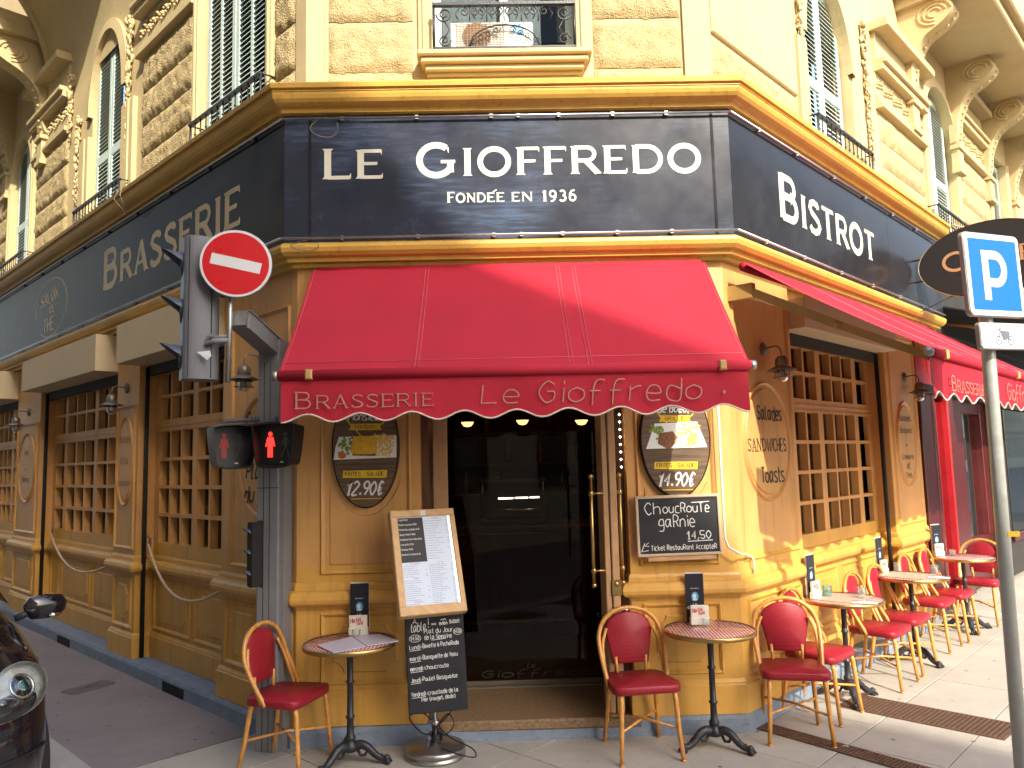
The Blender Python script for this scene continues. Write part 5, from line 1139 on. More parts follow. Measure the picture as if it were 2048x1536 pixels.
# ================================================================== POSTERS, CHALKBOARD
def poster(F, cx, cz, rx, rz, label, lines, price, kind, rt_):
    t = thing('oval_poster', label, 'poster', F.p(cx, 0, cz), 'oval menu posters'); y = -.012
    mb = MB(F.m()); mb.prism(ell(cx, cz, rx, rz, 56), y-.004, .03, .003); mb.build('backing', 'poster_wood', t)
    mb = MB(F.m()); mb.mould(ell(cx, cz, rx+.010, rz+.010, 56), .012, y-.006, .03); mb.build('rim', 'black', t)
    Y = y-.0050
    def P(pts, m, nm, dy): mb = MB(F.m() @ Matrix.Translation((cx, 0, cz)) @ Matrix.Rotation(rt_, 4, 'Y')); mb.flat(pts, Y-dy) if pts else None; return mb
    MX = F.m() @ Matrix.Translation((cx, 0, cz)) @ Matrix.Rotation(rt_, 4, 'Y'); MZ = MX; DZ = Matrix.Translation((0, 0, -.03))
    mb = MB(MX); hexa = [(-.165, .255), (-.10, .34), (.10, .34), (.165, .255), (.10, .17), (-.02, .17)]; mb.ribbon([(-.165, .235), (-.10, .33), (.10, .33), (.165, .235), (.12, .17)], .008, Y-.0004); mb.ribbon([(-.165, .235), (-.03, .085)], .008, Y-.0004)
    mb.flat([(-.12, .128), (.12, .128), (.105, .151), (.12, .175), (-.12, .175), (-.105, .151)], Y-.0007); mb.flat([(-.16, -.215), (.155, -.215), (.16, -.160), (-.155, -.163)], Y-.0007); mb.ribbon([(-.10, -.365), (.12, -.362)], .006, Y-.0004)
    mb.build('ribbon_print', 'yellow', t)
    mb = MB(MX); write(mb, lines[0], .058, .0, .200, .0085, Y-.0011, align='c', slant=.2, fit=.25); write(mb, price, .095, .0, -.335, .0125, Y-.0011, align='c', slant=.22, fit=.27); mb.build('price_print', 'chalk', t)
    mb = MB(MX); write(mb, lines[1], .026, .0, .139, .0042, Y-.0013, align='c', fit=.15); write(mb, 'FRITES - SALADE', .028, .0, -.201, .0042, Y-.0013, align='c', fit=.28); mb.build('print', 'letter_dark', t)
    mb = MB(MX)
    if kind: mb.flat([(-.215, -.07), (.232, -.055), (.16, .13), (-.15, .115)], Y-.0009)
    else: mb.flat([(-.225, -.085), (.225, -.07), (.225, .09), (-.19, .08), (-.215, .0)], Y-.0009)
    mb.build('plate_print', 'plate', t)
    random.seed(5+kind)
    mb = MB(MX)
    for i in range(58):
        x = random.uniform(.07, .19) if not kind else random.uniform(.0, .17); z = random.uniform(-.05, .085) if not kind else random.uniform(-.04, .105)
        a = random.uniform(-1.2, 1.6); l = .022; mb.ribbon([(x-l*math.cos(a), z-l*math.sin(a)), (x+l*math.cos(a), z+l*math.sin(a))], .010, Y-.0012-.00002*i)
    mb.build('fries_print', 'fries', t)
    mb = MB(MX)
    for i in range(24):
        x = random.uniform(-.19, -.09); z = random.uniform(-.05, .075) if not kind else random.uniform(.0, .10); r = random.uniform(.008, .018); mb.flat([(x+r*random.uniform(.6, 1.3)*math.cos(q), z+r*random.uniform(.6, 1.3)*math.sin(q)) for q in [k*.9 for k in range(7)]], Y-.0024-.00003*i)
    mb.build('salad_print', 'salad', t)
    mb = MB(MX)
    if kind:
        mb.flat([(-.13, -.03), (-.05, -.075), (.03, .0), (-.02, .06), (-.12, .045)], Y-.0036); mb.build('steak_print', 'meat', t); mb = MB(MX); mb.flat(ell(.045, -.02, .045, .04, 20), Y-.0040); mb.build('sauce_print', 'cream', t)
    else:
        mb.flat([(-.09, -.055), (.075, -.06), (.08, -.02), (-.095, -.02)], Y-.0036); mb.build('bread_print', 'meat', t)
        mb = MB(MX); mb.flat(smooth2([(-.10, -.035), (-.02, -.045), (.075, -.038), (.085, .0), (.075, .07), (.0, .085), (-.08, .078), (-.095, .03)]), Y-.0040); mb.build('cheese_print', 'cheese', t)
        mb = MB(MX); mb.flat(ell(-.165, -.055, .03, .022, 14), Y-.0038); mb.build('tomato_print', 'tomato', t)
    return t
def smooth2(p): return [(a.x, a.y) for a in smooth([(x, y, 0) for x, y in p], 4, True)]
poster(FC, -.965, 2.065, .235, .425, 'oval dark wood print poster priced 12.90€ on the left door pilaster', ('Monsieur', 'MAISON'), '12.90€', 0, R(1))
poster(FC, 1.285, 2.07, .25, .412, 'oval dark wood print poster priced 14.90€ on the right door pilaster', ('de Bœuf'.replace('œ', 'oe'), 'GRILLE'), '14.90€', 1, R(1.5))
t = thing('chalkboard', 'framed wall chalkboard offering choucroute garnie for 14,50', 'chalkboard', FC.p(1.27, 0, 1.24))
MC = FC.m() @ Matrix.Translation((1.275, -.02, 1.455)) @ Matrix.Rotation(R(-.6), 4, 'Y')
mb = MB(MC); mb.box(-.285, .285, -.01, .015, -.20, .20); mb.build('slate', 'chalk_black', t)
for a in ((-.305, .305, -.215, -.195), (-.305, .305, .195, .215), (-.305, -.285, -.195, .195), (.285, .305, -.195, .195)):
    mb = MB(MC); mb.bbox(a[0], a[1], -.022, .018, a[2], a[3], .004); mb.build('frame', 'frame_pale', t)
mb = MB(MC); mb.bbox(-.24, .25, -.045, .0, -.245, -.217, .004); mb.build('chalk_tray', 'frame_wood', t)
mb = MB(MC); random.seed(4)
write(mb, 'Ch', .085, -.235, .082, .0065, -.0112, fit=.125, jit=.15); write(mb, 'oucRouTe', .066, -.105, .09, .0065, -.0112, fit=.345, jit=.15); mb.ribbon([(.10, .158), (.23, .162)], .006, -.0114)
write(mb, 'gaRnie', .080, -.14, -.01, .0065, -.0112, fit=.27, jit=.15); write(mb, '14,50', .055, .055, -.100, .0065, -.0112, fit=.185, jit=.1); mb.ribbon([(.06, -.116), (.24, -.112)], .006, -.0114)
write(mb, 'Ticket RestauRant AccepteR', .034, -.205, -.172, .004, -.0112, fit=.475, jit=.2); mb.ribbon([(-.25, -.12), (-.275, -.178), (-.225, -.170)], .005, -.0114); mb.ribbon([(-.222, -.115), (-.25, -.14), (-.22, -.142)], .004, -.0115)
mb.build('chalk_writing', 'chalk', t)
# white conduit on the sunlit corner
mb = MB(); pth = [ray(1428, 640, 5.55), ray(1441, 1000, 5.55), ray(1449, 1095, 5.54), ray(1458, 1110, 5.52)]; a = FR.p(.08, .07, 1.30); 
pts = [(1.60, 5.555, 2.9), (1.60, 5.555, 1.36), (1.62, 5.54, 1.29), (1.70, 5.53, 1.245)]+[tuple(FR.p(.02, .03, 1.235)), tuple(FR.p(.16, .0, 1.20)), tuple(FR.p(.19, .0, 1.17)), tuple(FR.p(.19, .0, 1.08))]
mb.tube(pts, .009, 8); o = mb.build('conduit', 'white_plastic'); tag(o, 'thin white cable conduit running down the sunlit corner beside the chalkboard', 'conduit')
for F, a0, a1, z0, z1, lab in ((FL, 2.93, 1.22, 1.22, .99, 'pale rope hanging in a loop below the nearer left window'), (FL, 6.1, 3.66, 1.20, 1.06, 'pale rope hanging in a loop below the farther left window')):
    t = thing('rope', lab, 'rope', F.p((a0+a1)/2, 0, .9), 'ropes under the left windows'); mb = MB(); pts = []
    for i in range(17):
        u = i/16; s_ = a0+(a1-a0)*u; z = z0+(z1-z0)*u-.30*(1-(2*u-1)**2); pts.append(F.p(s_, -.11+.06*math.sin(math.pi*u), z))
    mb.tube(pts, .013, 7); mb.build('cord', 'rope', t); mb = MB(); v = F.p(a0, -.13, z0); mb.tube([v+Vector((0, 0, -.02)), v+Vector((0, 0, .06)), v+F.n*.03+Vector((0, 0, .09))], .010, 6); mb.build('hook', 'galv', t)
# ================================================================== CHAIRS, TABLES
def chair():
    t = thing('bistro_chair', 'x', 'chair')
    mb = MB(); N_ = 20; rim = []
    for i in range(N_):   # rounded trapezoid seat, front at -y
        a = 2*math.pi*(i+.5)/N_; ca, sa = math.cos(a), math.sin(a); e = .32
        x = math.copysign(abs(ca)**e, ca); y = math.copysign(abs(sa)**e, sa); rim.append((x*(.218-.022*y), y*.205))
    vs = [(x*.975, y*.975, .475) for x, y in rim]+[(x, y, .466) for x, y in rim]+[(x, y, .428) for x, y in rim]+[(x*.97, y*.97, .424) for x, y in rim]+[(0, 0, .470), (x*.0, 0, .43)]
    fs = []
    for k in range(3): fs += [(k*N_+i, (k+1)*N_+i, (k+1)*N_+(i+1) % N_, k*N_+(i+1) % N_) for i in range(N_)]
    fs += [(4*N_, i, (i+1) % N_) for i in range(N_)]+[(4*N_+1, 3*N_+(i+1) % N_, 3*N_+i) for i in range(N_)]
    mb.add(vs, fs, True); mb.build('seat', 'red_weave', t)
    # backrest panel: shield, slightly curved
    mb = MB(); pts = [(-.128, .53), (.128, .53), (.138, .60), (.164, .72), (.166, .745)]+[(.166*math.cos(a), .755+.118*math.sin(a)) for a in [math.pi*i/12 for i in range(1, 12)]]+[(-.166, .745), (-.164, .72), (-.138, .60)]
    def yb(z): return .165+(z-.46)*.105
    n_ = len(pts); cx, cz = 0, .70
    q = inset(pts, .012)
    vs = []
    for off, P_ in ((-.012, q), (-.007, pts), (.007, pts), (.012, q)): vs += [(x, yb(z)+off+.9*x*x, z) for x, z in P_]
    vs += [(0, yb(cz)-.012, cz), (0, yb(cz)+.012, cz)]; fs = []
    for k in range(3): fs += [(k*n_+i, k*n_+(i+1) % n_, (k+1)*n_+(i+1) % n_, (k+1)*n_+i) for i in range(n_)]
    fs += [(4*n_, (i+1) % n_, i) for i in range(n_)]+[(4*n_+1, 3*n_+i, 3*n_+(i+1) % n_) for i in range(n_)]
    mb.add(vs, fs, True); mb.build('backrest', 'red_weave', t)
    # outer hoop
    h = [(-.205, .03, .43), (-.222, .10, .56), (-.228, .16, .68), (-.215, .185, .76), (-.175, .197, .83), (-.10, .205, .882), (0, .208, .90)]
    hoop = h+[(-x, y, z) for x, y, z in h[-2::-1]]
    mb = MB(); mb.tube(smooth(hoop, 4), .0155, 8); mb.build('hoop', 'bamboo', t)
    for sg in (-1, 1):
        mb = MB(); mb.tube(smooth([(sg*.200, .06, .43), (sg*.208, .12, .56), (sg*.200, .165, .68), (sg*.165, .19, .77)], 4), .012, 7); mb.build('side_tube', 'bamboo', t)
        mb = MB(); mb.tube([(sg*.10, .175, .44), (sg*.108, .178, .58)], .011, 7); mb.build('back_post', 'bamboo', t)
        mb = MB(); mb.tube([(sg*.178, -.165, .435), (sg*.182, -.18, .38), (sg*.192, -.197, .18), (sg*.205, -.215, .012)], [.017, .017, .0155, .0145], 8); mb.lathe([(.0155, 0), (.0155, .014), (0, .014)], 8, c=(sg*.2055, -.216, 0)); mb.build('leg', 'bamboo', t)
        mb = MB(); mb.tube([(sg*.160, .15, .435), (sg*.165, .17, .38), (sg*.178, .20, .18), (sg*.195, .235, .012)], [.017, .017, .0155, .0145], 8); mb.lathe([(.0155, 0), (.0155, .014), (0, .014)], 8, c=(sg*.1955, .236, 0)); mb.build('leg', 'bamboo', t)
    mb = MB(); mb.tube([(-.178, -.165, .425), (.178, -.165, .425), (.162, .15, .425), (-.162, .15, .425)], .011, 7, closed=True); mb.build('seat_frame', 'bamboo', t)
    for sg in (-1, 1):
        mb = MB(); mb.tube([(sg*.190, -.193, .20), (0, 0, .215+sg*.006), (-sg*.176, .197, .20)], .009, 7); mb.build('stretcher', 'bamboo', t)
    return t
ch0 = chair(); used = [False]
def place_chair(x, y, fx, fy, label, sc_=1.0):
    o = copy_tree(ch0) if used[0] else ch0; used[0] = True
    o.location = (x, y, 0); o.rotation_euler = (0, 0, math.atan2(fx, -fy)); o['label'] = label; o['group'] = 'red woven bistro chairs'; o.scale = (sc_,)*3
    return o
place_chair(-1.43, 5.27, .38, -.12, 'red bistro chair standing in front of the grey signal post, left of the photo')
place_chair(.905, 5.31, .06, -.45, 'red bistro chair in front of the open door leaf, between doorway and right table')
place_chair(2.01, 5.51, -.10, -.51, 'shaded red bistro chair on the corner, right of the round table with pink check top')
place_chair(2.38, 5.95, .70, -.70, 'dark shaded chair with its back against the corner wall, partly hidden by the front chair')
place_chair(3.20, 6.67, .70, -.70, 'first fully sunlit chair from the corner, beside the aqua glass table')
place_chair(3.61, 7.10, .70, -.70, 'second sunlit chair from the corner, seat side by side with the first')
place_chair(4.27, 7.82, .70, -.70, 'third sunlit chair along the wall, just past the second sunlit table')
place_chair(4.70, 8.22, .70, -.70, 'fourth sunlit chair along the wall, before the farthest table')
place_chair(5.45, 8.88, -.72, -.69, 'farthest red chair, facing the camera behind the last round table')
def table():
    t = thing('bistro_table', 'x', 'table')
    mb = MB(); mb.lathe([(0, .757), (.298, .757), (.300, .755), (.300, .735), (0, .735)], 48); mb.build('tabletop', 'table_top', t)
    mb = MB(); mb.lathe([(.299, .760), (.306, .760), (.310, .752), (.310, .737), (.305, .730), (.296, .728), (.296, .734)], 48, cap=False); mb.build('rim', 'brass', t)
    mb = MB(); mb.lathe([(.05, .728), (.05, .715), (.022, .70), (.020, .52), (.028, .512), (.028, .504), (.020, .496), (.021, .30), (.030, .292), (.030, .284), (.021, .276), (.024, .18), (.034, .165), (.034, .15), (.026, .14), (.045, .125), (.055, .10), (.040, .075), (0, .07)], 20); mb.build('column', 'iron', t)
    for k in range(3):
        A = Matrix.Rotation(R(120*k), 4, 'Z'); mb = MB(A)
        c = smooth([(.02, 0, .10), (.07, 0, .118), (.12, 0, .100), (.165, 0, .060), (.205, 0, .038), (.245, 0, .035)], 4); n_ = len(c)
        rr = [.032-.014*(i/n_) for i in range(n_)]; mb.tube(c, rr, 8)
        mb.lathe([(0, 0), (.022, .002), (.026, .012), (.018, .03), (.024, .045), (.012, .058), (0, .06)], 10, c=(.245, 0, 0))
        for i in range(5): x = .07+i*.035; z = .135-i*.021-(.01 if i == 0 else 0); mb.lathe([(0, -.012), (.013, 0), (0, .014)], 6, c=(x, .008*(-1)**i, z))
        mb.tube([(.05, 0, .085), (.07, .0, .05), (.10, 0, .055), (.115, 0, .08)], .010, 6)
        for s_ in (-1, 1): mb.tube([(.23, 0, .04), (.255, s_*.02, .03), (.27, s_*.026, .008)], [.012, .011, .008], 6)
        mb.build('foot', 'iron', t)
    return t
tb0 = table(); tused = [False]
def place_table(x, y, rz, label, h=.76):
    o = copy_tree(tb0) if tused[0] else tb0; tused[0] = True
    o.location = (x, y, 0); o.rotation_euler = (0, 0, R(rz)); o['label'] = label; o['group'] = 'round bistro tables'; o.scale = (1, 1, h/.76); return o
def atz(px, py, z):
    d = C2W @ Vector((px-1024, -(py-768), -1537.3)); o = Vector((0, 0, 1.93)); return o+d*((z-1.93)/d.z)
tabs = []
for px, py, h, rz, lab in ((700, 1283, .775, -8, 'round table on the left carrying an open paper menu'), (1419, 1257, .775, 80, 'round pink check table between the two front right chairs'),
                          (1685, 1196, .785, 20, 'first sunlit round table from the corner, with aqua glass'), (1820, 1151, .785, 50, 'second sunlit round table, in the middle of the right row'), (1925, 1113, .785, 10, 'farthest round table down the right street')):
    p = atz(px, py, h); tabs.append((p, h)); place_table(p.x, p.y, rz, lab, h)
# things on the tables
def menu_card(x, y, z, rz, label):
    t = thing('menu_card', label, 'menu', (x, y, z), 'tall folded menus on the tables', R(rz))
    t.scale = (1.22, 1.22, 1.25)
    mb = MB(); mb.box(-.052, .052, .012, .0145, .0, .27); mb.box(-.050, .054, .020, .0225, .004, .275); mb.add([(.052, .012, 0), (.054, .020, 0), (.054, .020, .275), (.052, .012, .27)], [(0, 1, 2, 3)]); mb.build('card', 'paper', t)
    mb = MB(); mb.box(-.053, .053, .009, .0116, .0, .2695); mb.build('cover', 'card_black', t)
    mb = MB(); mb.flat(ell(0, .142, .021, .026, 18), .0086); mb.build('portrait_disc', 'face_blue', t)
    mb = MB(); mb.flat(ell(-.003, .145, .010, .013, 12), .0082); mb.flat([(-.018, .122), (.014, .122), (.006, .132), (-.008, .132)], .0083); write(mb, 'Le', .013, 0, .095, .0022, .0080, align='c'); write(mb, 'Gioffredo', .014, 0, .075, .0022, .0080, align='c', squash=.8); write(mb, 'RESTAURANT', .005, 0, .185, .001, .0080, align='c'); mb.build('print', 'paper', t)
    return t
def coaster_box(x, y, z, rz, label):
    t = thing('coaster_holder', label, 'coaster box', (x, y, z), 'white coaster holders', R(rz))
    mb = MB(); mb.bbox(-.055, .055, .0, .03, 0, .045, .003); mb.bbox(-.052, .052, .006, .024, .045, .118, .003); mb.build('box', 'white_plastic', t)
    t.scale = (1.2, 1.2, 1.12)
    mb = MB(); write(mb, 'Martini', .026, -.044, .072, .0042, .0052, slant=.25, fit=.062, rot=.2); write(mb, 'Tonic', .024, -.010, .058, .0038, .0050, slant=.25, fit=.045, rot=.2); mb.build('print', 'ink_red', t)
    return t
def tumbler(x, y, z, label, m='tumbler', h=.075, r=.034):
    t = thing('glass', label, 'glass', (x, y, z), 'drinking glasses', 0); mb = MB(); mb.lathe([(0, .002), (r*.8, .002), (r*.82, .012), (r, h), (r*.93, h), (r*.76, .014), (0, .014)], 14); mb.build('tumbler', m, t); return t
def shaker(x, y, z, label):
    t = thing('salt_shaker', label, 'shaker', (x, y, z), 'salt and pepper shakers', 0); mb = MB(); mb.lathe([(0, 0), (.017, 0), (.017, .04), (.014, .045)], 10); mb.build('body', 'tumbler', t); mb = MB(); mb.lathe([(.015, .044), (.017, .05), (.012, .062), (0, .065)], 10); mb.build('cap', 'chrome', t); return t
def onto(px, py, k): p = atz(px, py, tabs[k][1]+.002); return p.x, p.y, p.z
x, y, z = onto(718, 1267, 0); menu_card(x, y+.015, z, 2, 'tall black menu card standing on the left table behind the open menu')
x, y, z = onto(716, 1271, 0); coaster_box(x, y, z, 2, 'white coaster box with red script on the left table'); x, y, z = onto(716, 1273, 0); tumbler(x-.005, y-.035, z, 'small empty glass in front of the coaster box on the left table', h=.055, r=.03)
x, y, z = onto(1392, 1243, 1); menu_card(x-.005, y-.035, z, 0, 'tall black menu card standing on the pink check table'); x, y, z = onto(1396, 1247, 1); coaster_box(x+.005, y-.055, z, 0, 'white coaster box with red script on the pink check table'); x, y, z = onto(1409, 1247, 1); tumbler(x, y-.06, z, 'small grey glass beside the coaster box on the pink check table', h=.05, r=.032)
x, y, z = onto(1630, 1196, 2); menu_card(x, y+.02, z, 42, 'tall black menu card on the first sunlit table'); coaster_box(x+.02, y-.015, z, 42, 'white coaster box on the first sunlit table')
x, y, z = onto(1767, 1148, 3); menu_card(x, y+.02, z, 42, 'tall black menu card on the second sunlit table'); coaster_box(x+.02, y-.015, z, 42, 'white coaster box on the second sunlit table')
x, y, z = onto(1880, 1112, 4); menu_card(x, y+.02, z, 20, 'tall menu card on the farthest table'); coaster_box(x+.01, y, z, 20, 'white coaster box on the farthest table')
for px, py, k, lab, m_ in ((1655, 1192, 2, 'aqua tinted glass on the first sunlit table', 'glass_aqua'), (1724, 1196, 2, 'upside down pinkish glass nearest the street on the first sunlit table', 'glass_clear'), (1796, 1143, 3, 'clear glass near the wall on the second sunlit table', 'glass_clear'), (1870, 1148, 3, 'glass nearest the street on the second sunlit table', 'glass_clear'), (1905, 1110, 4, 'small glass on the farthest table', 'glass_clear'), (1607, 1190, 2, 'low glass jar beside the menu card on the first sunlit table', 'glass_clear')):
    x, y, z = onto(px, py, k); tumbler(x, y, z, lab, 'tumbler_aqua' if m_ == 'glass_aqua' else 'tumbler', h=.085 if k in (2, 3) else .06, r=.038)
for px, py, k, lab in ((1632, 1195, 2, 'metal capped shaker on the first sunlit table'), (1771, 1146, 3, 'metal capped shaker on the second sunlit table')):
    x, y, z = onto(px, py, k); shaker(x, y, z, lab)
for px, py, k, lab in ((1730, 1205, 2, 'white paper napkin with cutlery on the first sunlit table'), (1878, 1155, 3, 'white paper napkin with cutlery on the second sunlit table')):
    x, y, z = onto(px, py, k); t = thing('napkin', lab, 'napkin', (x, y, z), 'napkins', R(60)); mb = MB(); mb.box(-.055, .055, -.09, .09, 0, .003); mb.build('paper', 'paper', t)
    t = thing('fork', lab.replace('white paper napkin with cutlery', 'fork lying across the napkin'), 'fork', (x, y, z+.003), 'forks', R(75)); mb = MB(); mb.tube([(0, -.09, .004), (0, .02, .006), (0, .05, .010)], [.004, .002, .003], 6); mb.box(-.01, .01, .05, .06, .009, .011)
    for i in range(4): mb.box(-.010+i*.0062, -.0078+i*.0062, .06, .09, .009, .0105)
    mb.build('body', 'steel_cutlery', t)
for k, lab in ((2, 'kraft paper mat covering the first sunlit table'), (3, 'kraft paper mat covering the second sunlit table')):
    p, h = tabs[k]; t = thing('paper_mat', lab, 'place mat', (p.x, p.y, h), 'paper mats', R(45)); mb = MB(); mb.box(-.19, .19, -.17, .22, .0, .0018); mb.build('sheet', 'tan_paper', t)
# open menu lying on the left table
p = atz(716, 1285, .78); t = thing('open_menu', 'open lilac paper menu lying across the left table', 'menu', (p.x, p.y, .780))
for qd in (((634, 1290), (667, 1305), (732, 1292), (703, 1273)), ((704, 1272), (734, 1291), (798, 1281), (758, 1268))):
    c4 = [atz(a_, b_, .784) for a_, b_ in qd]; mb = MB(); mb.add([tuple(v) for v in c4]+[(v.x, v.y, .7785) for v in c4], [(0, 1, 2, 3), (4, 7, 6, 5), (0, 4, 5, 1), (1, 5, 6, 2), (2, 6, 7, 3), (3, 7, 4, 0)])
    mb.build('page', 'menu_paper', t)
# ================================================================== MENU STAND
ms = thing('menu_stand', 'wooden framed illuminated menu above a daily chalkboard on a round steel foot', 'menu stand', (-.47, 5.36, 0))
mb = MB(Matrix.Translation((-.47, 5.36, 0))); mb.lathe([(0, 0), (.192, 0), (.200, .006), (.200, .022), (.190, .028), (.192, .034), (.200, .038), (.200, .060), (.190, .072), (.05, .080), (.03, .10), (0, .10)], 48); mb.build('foot', 'steel_brushed', ms)
mb = MB(); mb.tube([(-.47, 5.36, .08), (-.475, 5.355, .6), (-.475, 5.36, 1.25)], .021, 14); mb.build('pole', 'steel', ms)
mb = MB(); mb.lathe([(.022, 0), (.03, .003), (.03, .03), (.022, .034)], 14, c=(-.47, 5.36, .20)); mb.build('collar', 'steel', ms)
def quadframe(a, b, c, d):   # corners TL, TR, BR, BL -> matrix with x right, z up, y into the board
    a, b, c, d = map(Vector, (a, b, c, d)); X = ((b-a)+(c-d)).normalized(); Zt = ((a-d)+(b-c)); Zt = (Zt-X*Zt.dot(X)).normalized(); Y = -X.cross(Zt); Y = Zt.cross(X)
    o = (a+b+c+d)/4; return Matrix(((X.x, Y.x, Zt.x, o.x), (X.y, Y.y, Zt.y, o.y), (X.z, Y.z, Zt.z, o.z), (0, 0, 0, 1)))
# lower chalkboard: hangs leaning back slightly, turned a touch
yb_, yt_ = 5.20, 5.235
a, b_, c, d = ray(817, 1229, yt_), ray(938, 1221, yt_+.03), ray(924, 1418, yb_+.03), ray(809, 1431, yb_)
MQ = quadframe(a, b_, c, d); W_ = ((b_-a).length+(c-d).length)/4; H_ = ((a-d).length+(b_-c).length)/4
mb = MB(MQ); mb.bbox(-W_, W_, -.010, .018, -H_, H_, .006); mb.build('chalkboard', 'chalk_black', ms)
mb = MB(MQ); Y = -.0108; random.seed(2); k = W_/.205
def wq(s_, h, x, z, wd=.0032, x1=None, **kk): write(mb, s_, h, x*k, z*k, wd, Y, jit=.12, fit=(x1-x)*k, **kk)
wq('A', .032, -.148, .268, .004, x1=-.112); wq('table', .052, -.165, .212, .0045, x1=-.055, slant=.2, rot=.12); wq('!', .060, -.046, .235, .0045, x1=-.03); wq('avec', .014, -.018, .252, .0028, x1=.018); wq('evian', .024, .036, .248, .0042, x1=.094); wq('BADOIT', .022, .108, .253, .0038, x1=.182)
mb.ribbon([(.045*k, .279*k), (.055*k, .287*k), (.063*k, .280*k), (.073*k, .289*k), (.085*k, .278*k)], .005, Y)
wq('Plat du Jour', .030, -.072, .198, .0034, x1=.132); wq('de la Semaine', .028, -.072, .158, .0032, x1=.122); mb.ribbon([(-.025*k, .150*k), (.075*k, .154*k)], .003, Y)
wq('14,50', .022, -.168, .160, x1=-.105); mb.ribbon([(p_[0]*k, p_[1]*k) for p_ in ell(-.137, .170, .040, .024, 22)], .0028, Y, closed=True)
wq('14,50', .020, .136, .186, .0028, x1=.186); mb.ribbon([(p_[0]*k, p_[1]*k) for p_ in ell(.160, .195, .030, .021, 22)], .0026, Y, closed=True)
for z_, day, dx, dish, ex in ((.098, 'Lundi', -.100, 'Bavette à PechaRoda', .168), (.022, 'mardi', -.103, 'Blanquette de Veau', .156), (-.046, 'mercredi', -.093, 'choucroute', .090), (-.122, 'Jeudi', -.110, 'Poulet Basquaise', .146), (-.215, 'Vendredi', -.080, 'croustade de la', .146)):
    wq(day, .026, -.178, z_, x1=dx, rot=.03); mb.ribbon([(-.178*k, (z_-.010)*k), (dx*k, (z_-.006)*k)], .003, Y); wq(':', .024, dx+.002, z_+.003, x1=dx+.012, rot=.03)
    wq(dish, .026, dx+.014, z_+.004, x1=ex, rot=.03)
wq('Mer (rouget, dado)', .024, -.11, -.252, x1=.124, rot=.04)
mb.build('chalk_writing', 'chalk', ms)
# upper framed menu box, leaning forward
yt_, yb_ = 5.34, 5.15
ph_, th_ = R(20), R(24); Xv = Vector((math.cos(ph_), math.sin(ph_), 0)); nv_ = Vector((math.sin(ph_)*math.cos(th_), -math.cos(ph_)*math.cos(th_), math.sin(th_))); Zv = nv_.cross(Xv); Zv = Zv if Zv.z > 0 else -Zv
o_ = ray(855, 1125, 5.24); eye = Vector((0, 0, 1.93)); cs = []
for px, py in ((774, 1023), (899, 1019), (940, 1222), (803, 1236)):
    d_ = C2W @ Vector((px-1024, -(py-768), -1537.3)); q_ = eye+d_*((o_-eye).dot(nv_)/d_.dot(nv_)); cs.append(((q_-o_).dot(Xv), (q_-o_).dot(Zv)))
W_ = (cs[1][0]-cs[0][0]+cs[2][0]-cs[3][0])/4; H_ = (cs[0][1]+cs[1][1]-cs[2][1]-cs[3][1])/4; mx_ = sum(c_[0] for c_ in cs)/4; mz_ = sum(c_[1] for c_ in cs)/4; o_ = o_+Xv*mx_+Zv*mz_
print('menu', cs, W_, H_); Yv = -nv_; MQ = Matrix(((Xv.x, Yv.x, Zv.x, o_.x), (Xv.y, Yv.y, Zv.y, o_.y), (Xv.z, Yv.z, Zv.z, o_.z), (0, 0, 0, 1))); k = 1
fwd = .048
mb = MB(MQ); mb.bbox(-W_, W_, -.005, .055, -H_, H_, .006); mb.build('case', 'pine', ms)
for i, (x0, x1, z0, z1) in enumerate(((-W_, -W_+fwd, -H_+.06, H_-.05), (W_-fwd*.75, W_, -H_+.06, H_-.05), (-W_, W_, H_-.05, H_), (-W_, W_, -H_, -H_+.062))):
    mb = MB(MQ); mb.bbox(x0+(.0006 if i > 1 else 0), x1-(.0006 if i > 1 else 0), -.024, -.0055, z0, z1, .005); mb.build('frame', 'pine', ms)
ix0, ix1, iz0, iz1 = -W_+fwd, W_-fwd*.75, -H_+.062, H_-.05
mb = MB(MQ); mb.box(ix0, ix1-.012, -.0085, -.0052, iz0, iz1); pg = mb.build('lit_menu', 'paper_lit', ms)
mb = MB(MQ); mb.box(ix1-.012, ix1, -.0088, -.0052, iz0, iz1); mb.build('light_strip', 'led_soft', ms)
xm = (ix0+ix1-.012)/2; zm = iz0+(iz1-iz0)*.48
mb = MB(MQ); mb.box(ix0+.002, xm-.001, -.0092, -.0086, zm, iz1-.004); mb.build('slate_sheet', 'chalk_black', ms)
mb = MB(MQ); random.seed(9)
for i, s_ in enumerate(('Suggestions', 'Risotto au pistou 13,50', 'Ravioli Sauce daube 14,50', 'Burger Maison 16,50', 'Salade de Saint-Malo 15,50', 'Loup grillé 21,50', 'Escalope 15,50', 'Bavette à l\'échalote 18')):
    h_ = .011; tw = text_w(s_, h_, .6); write(mb, s_, h_, ix0+.008, iz1-.022-i*(iz1-zm-.03)/8.2, .0014, -.0096, squash=.6*min(1, (xm-ix0-.014)/tw), jit=.3)
mb.build('chalk_writing', 'chalk', ms)
mb = MB(MQ); m2 = MB(MQ)
def menu_text(x0, x1, z0, z1, n, head):
    for i in range(n):
        z = z1-(i+.5)*(z1-z0)/n
        if i in head: w2 = (x1-x0)*.32; xm_ = (x0+x1)/2; write(m2, head[i], .0075, xm_, z-.003, .0012, -.0096, align='c')
        else:
            L_ = random.uniform(.35, .72); wds = x0
            while wds < x0+(x1-x0)*L_: l_ = random.uniform(.006, .016); mb.box(wds, min(wds+l_, x1), -.0090, -.0086, z-.0011, z+.0013); wds += l_+.004
            if random.random() < .6: mb.box(x1-.014, x1-.002, -.0090, -.0086, z-.0012, z+.0014)
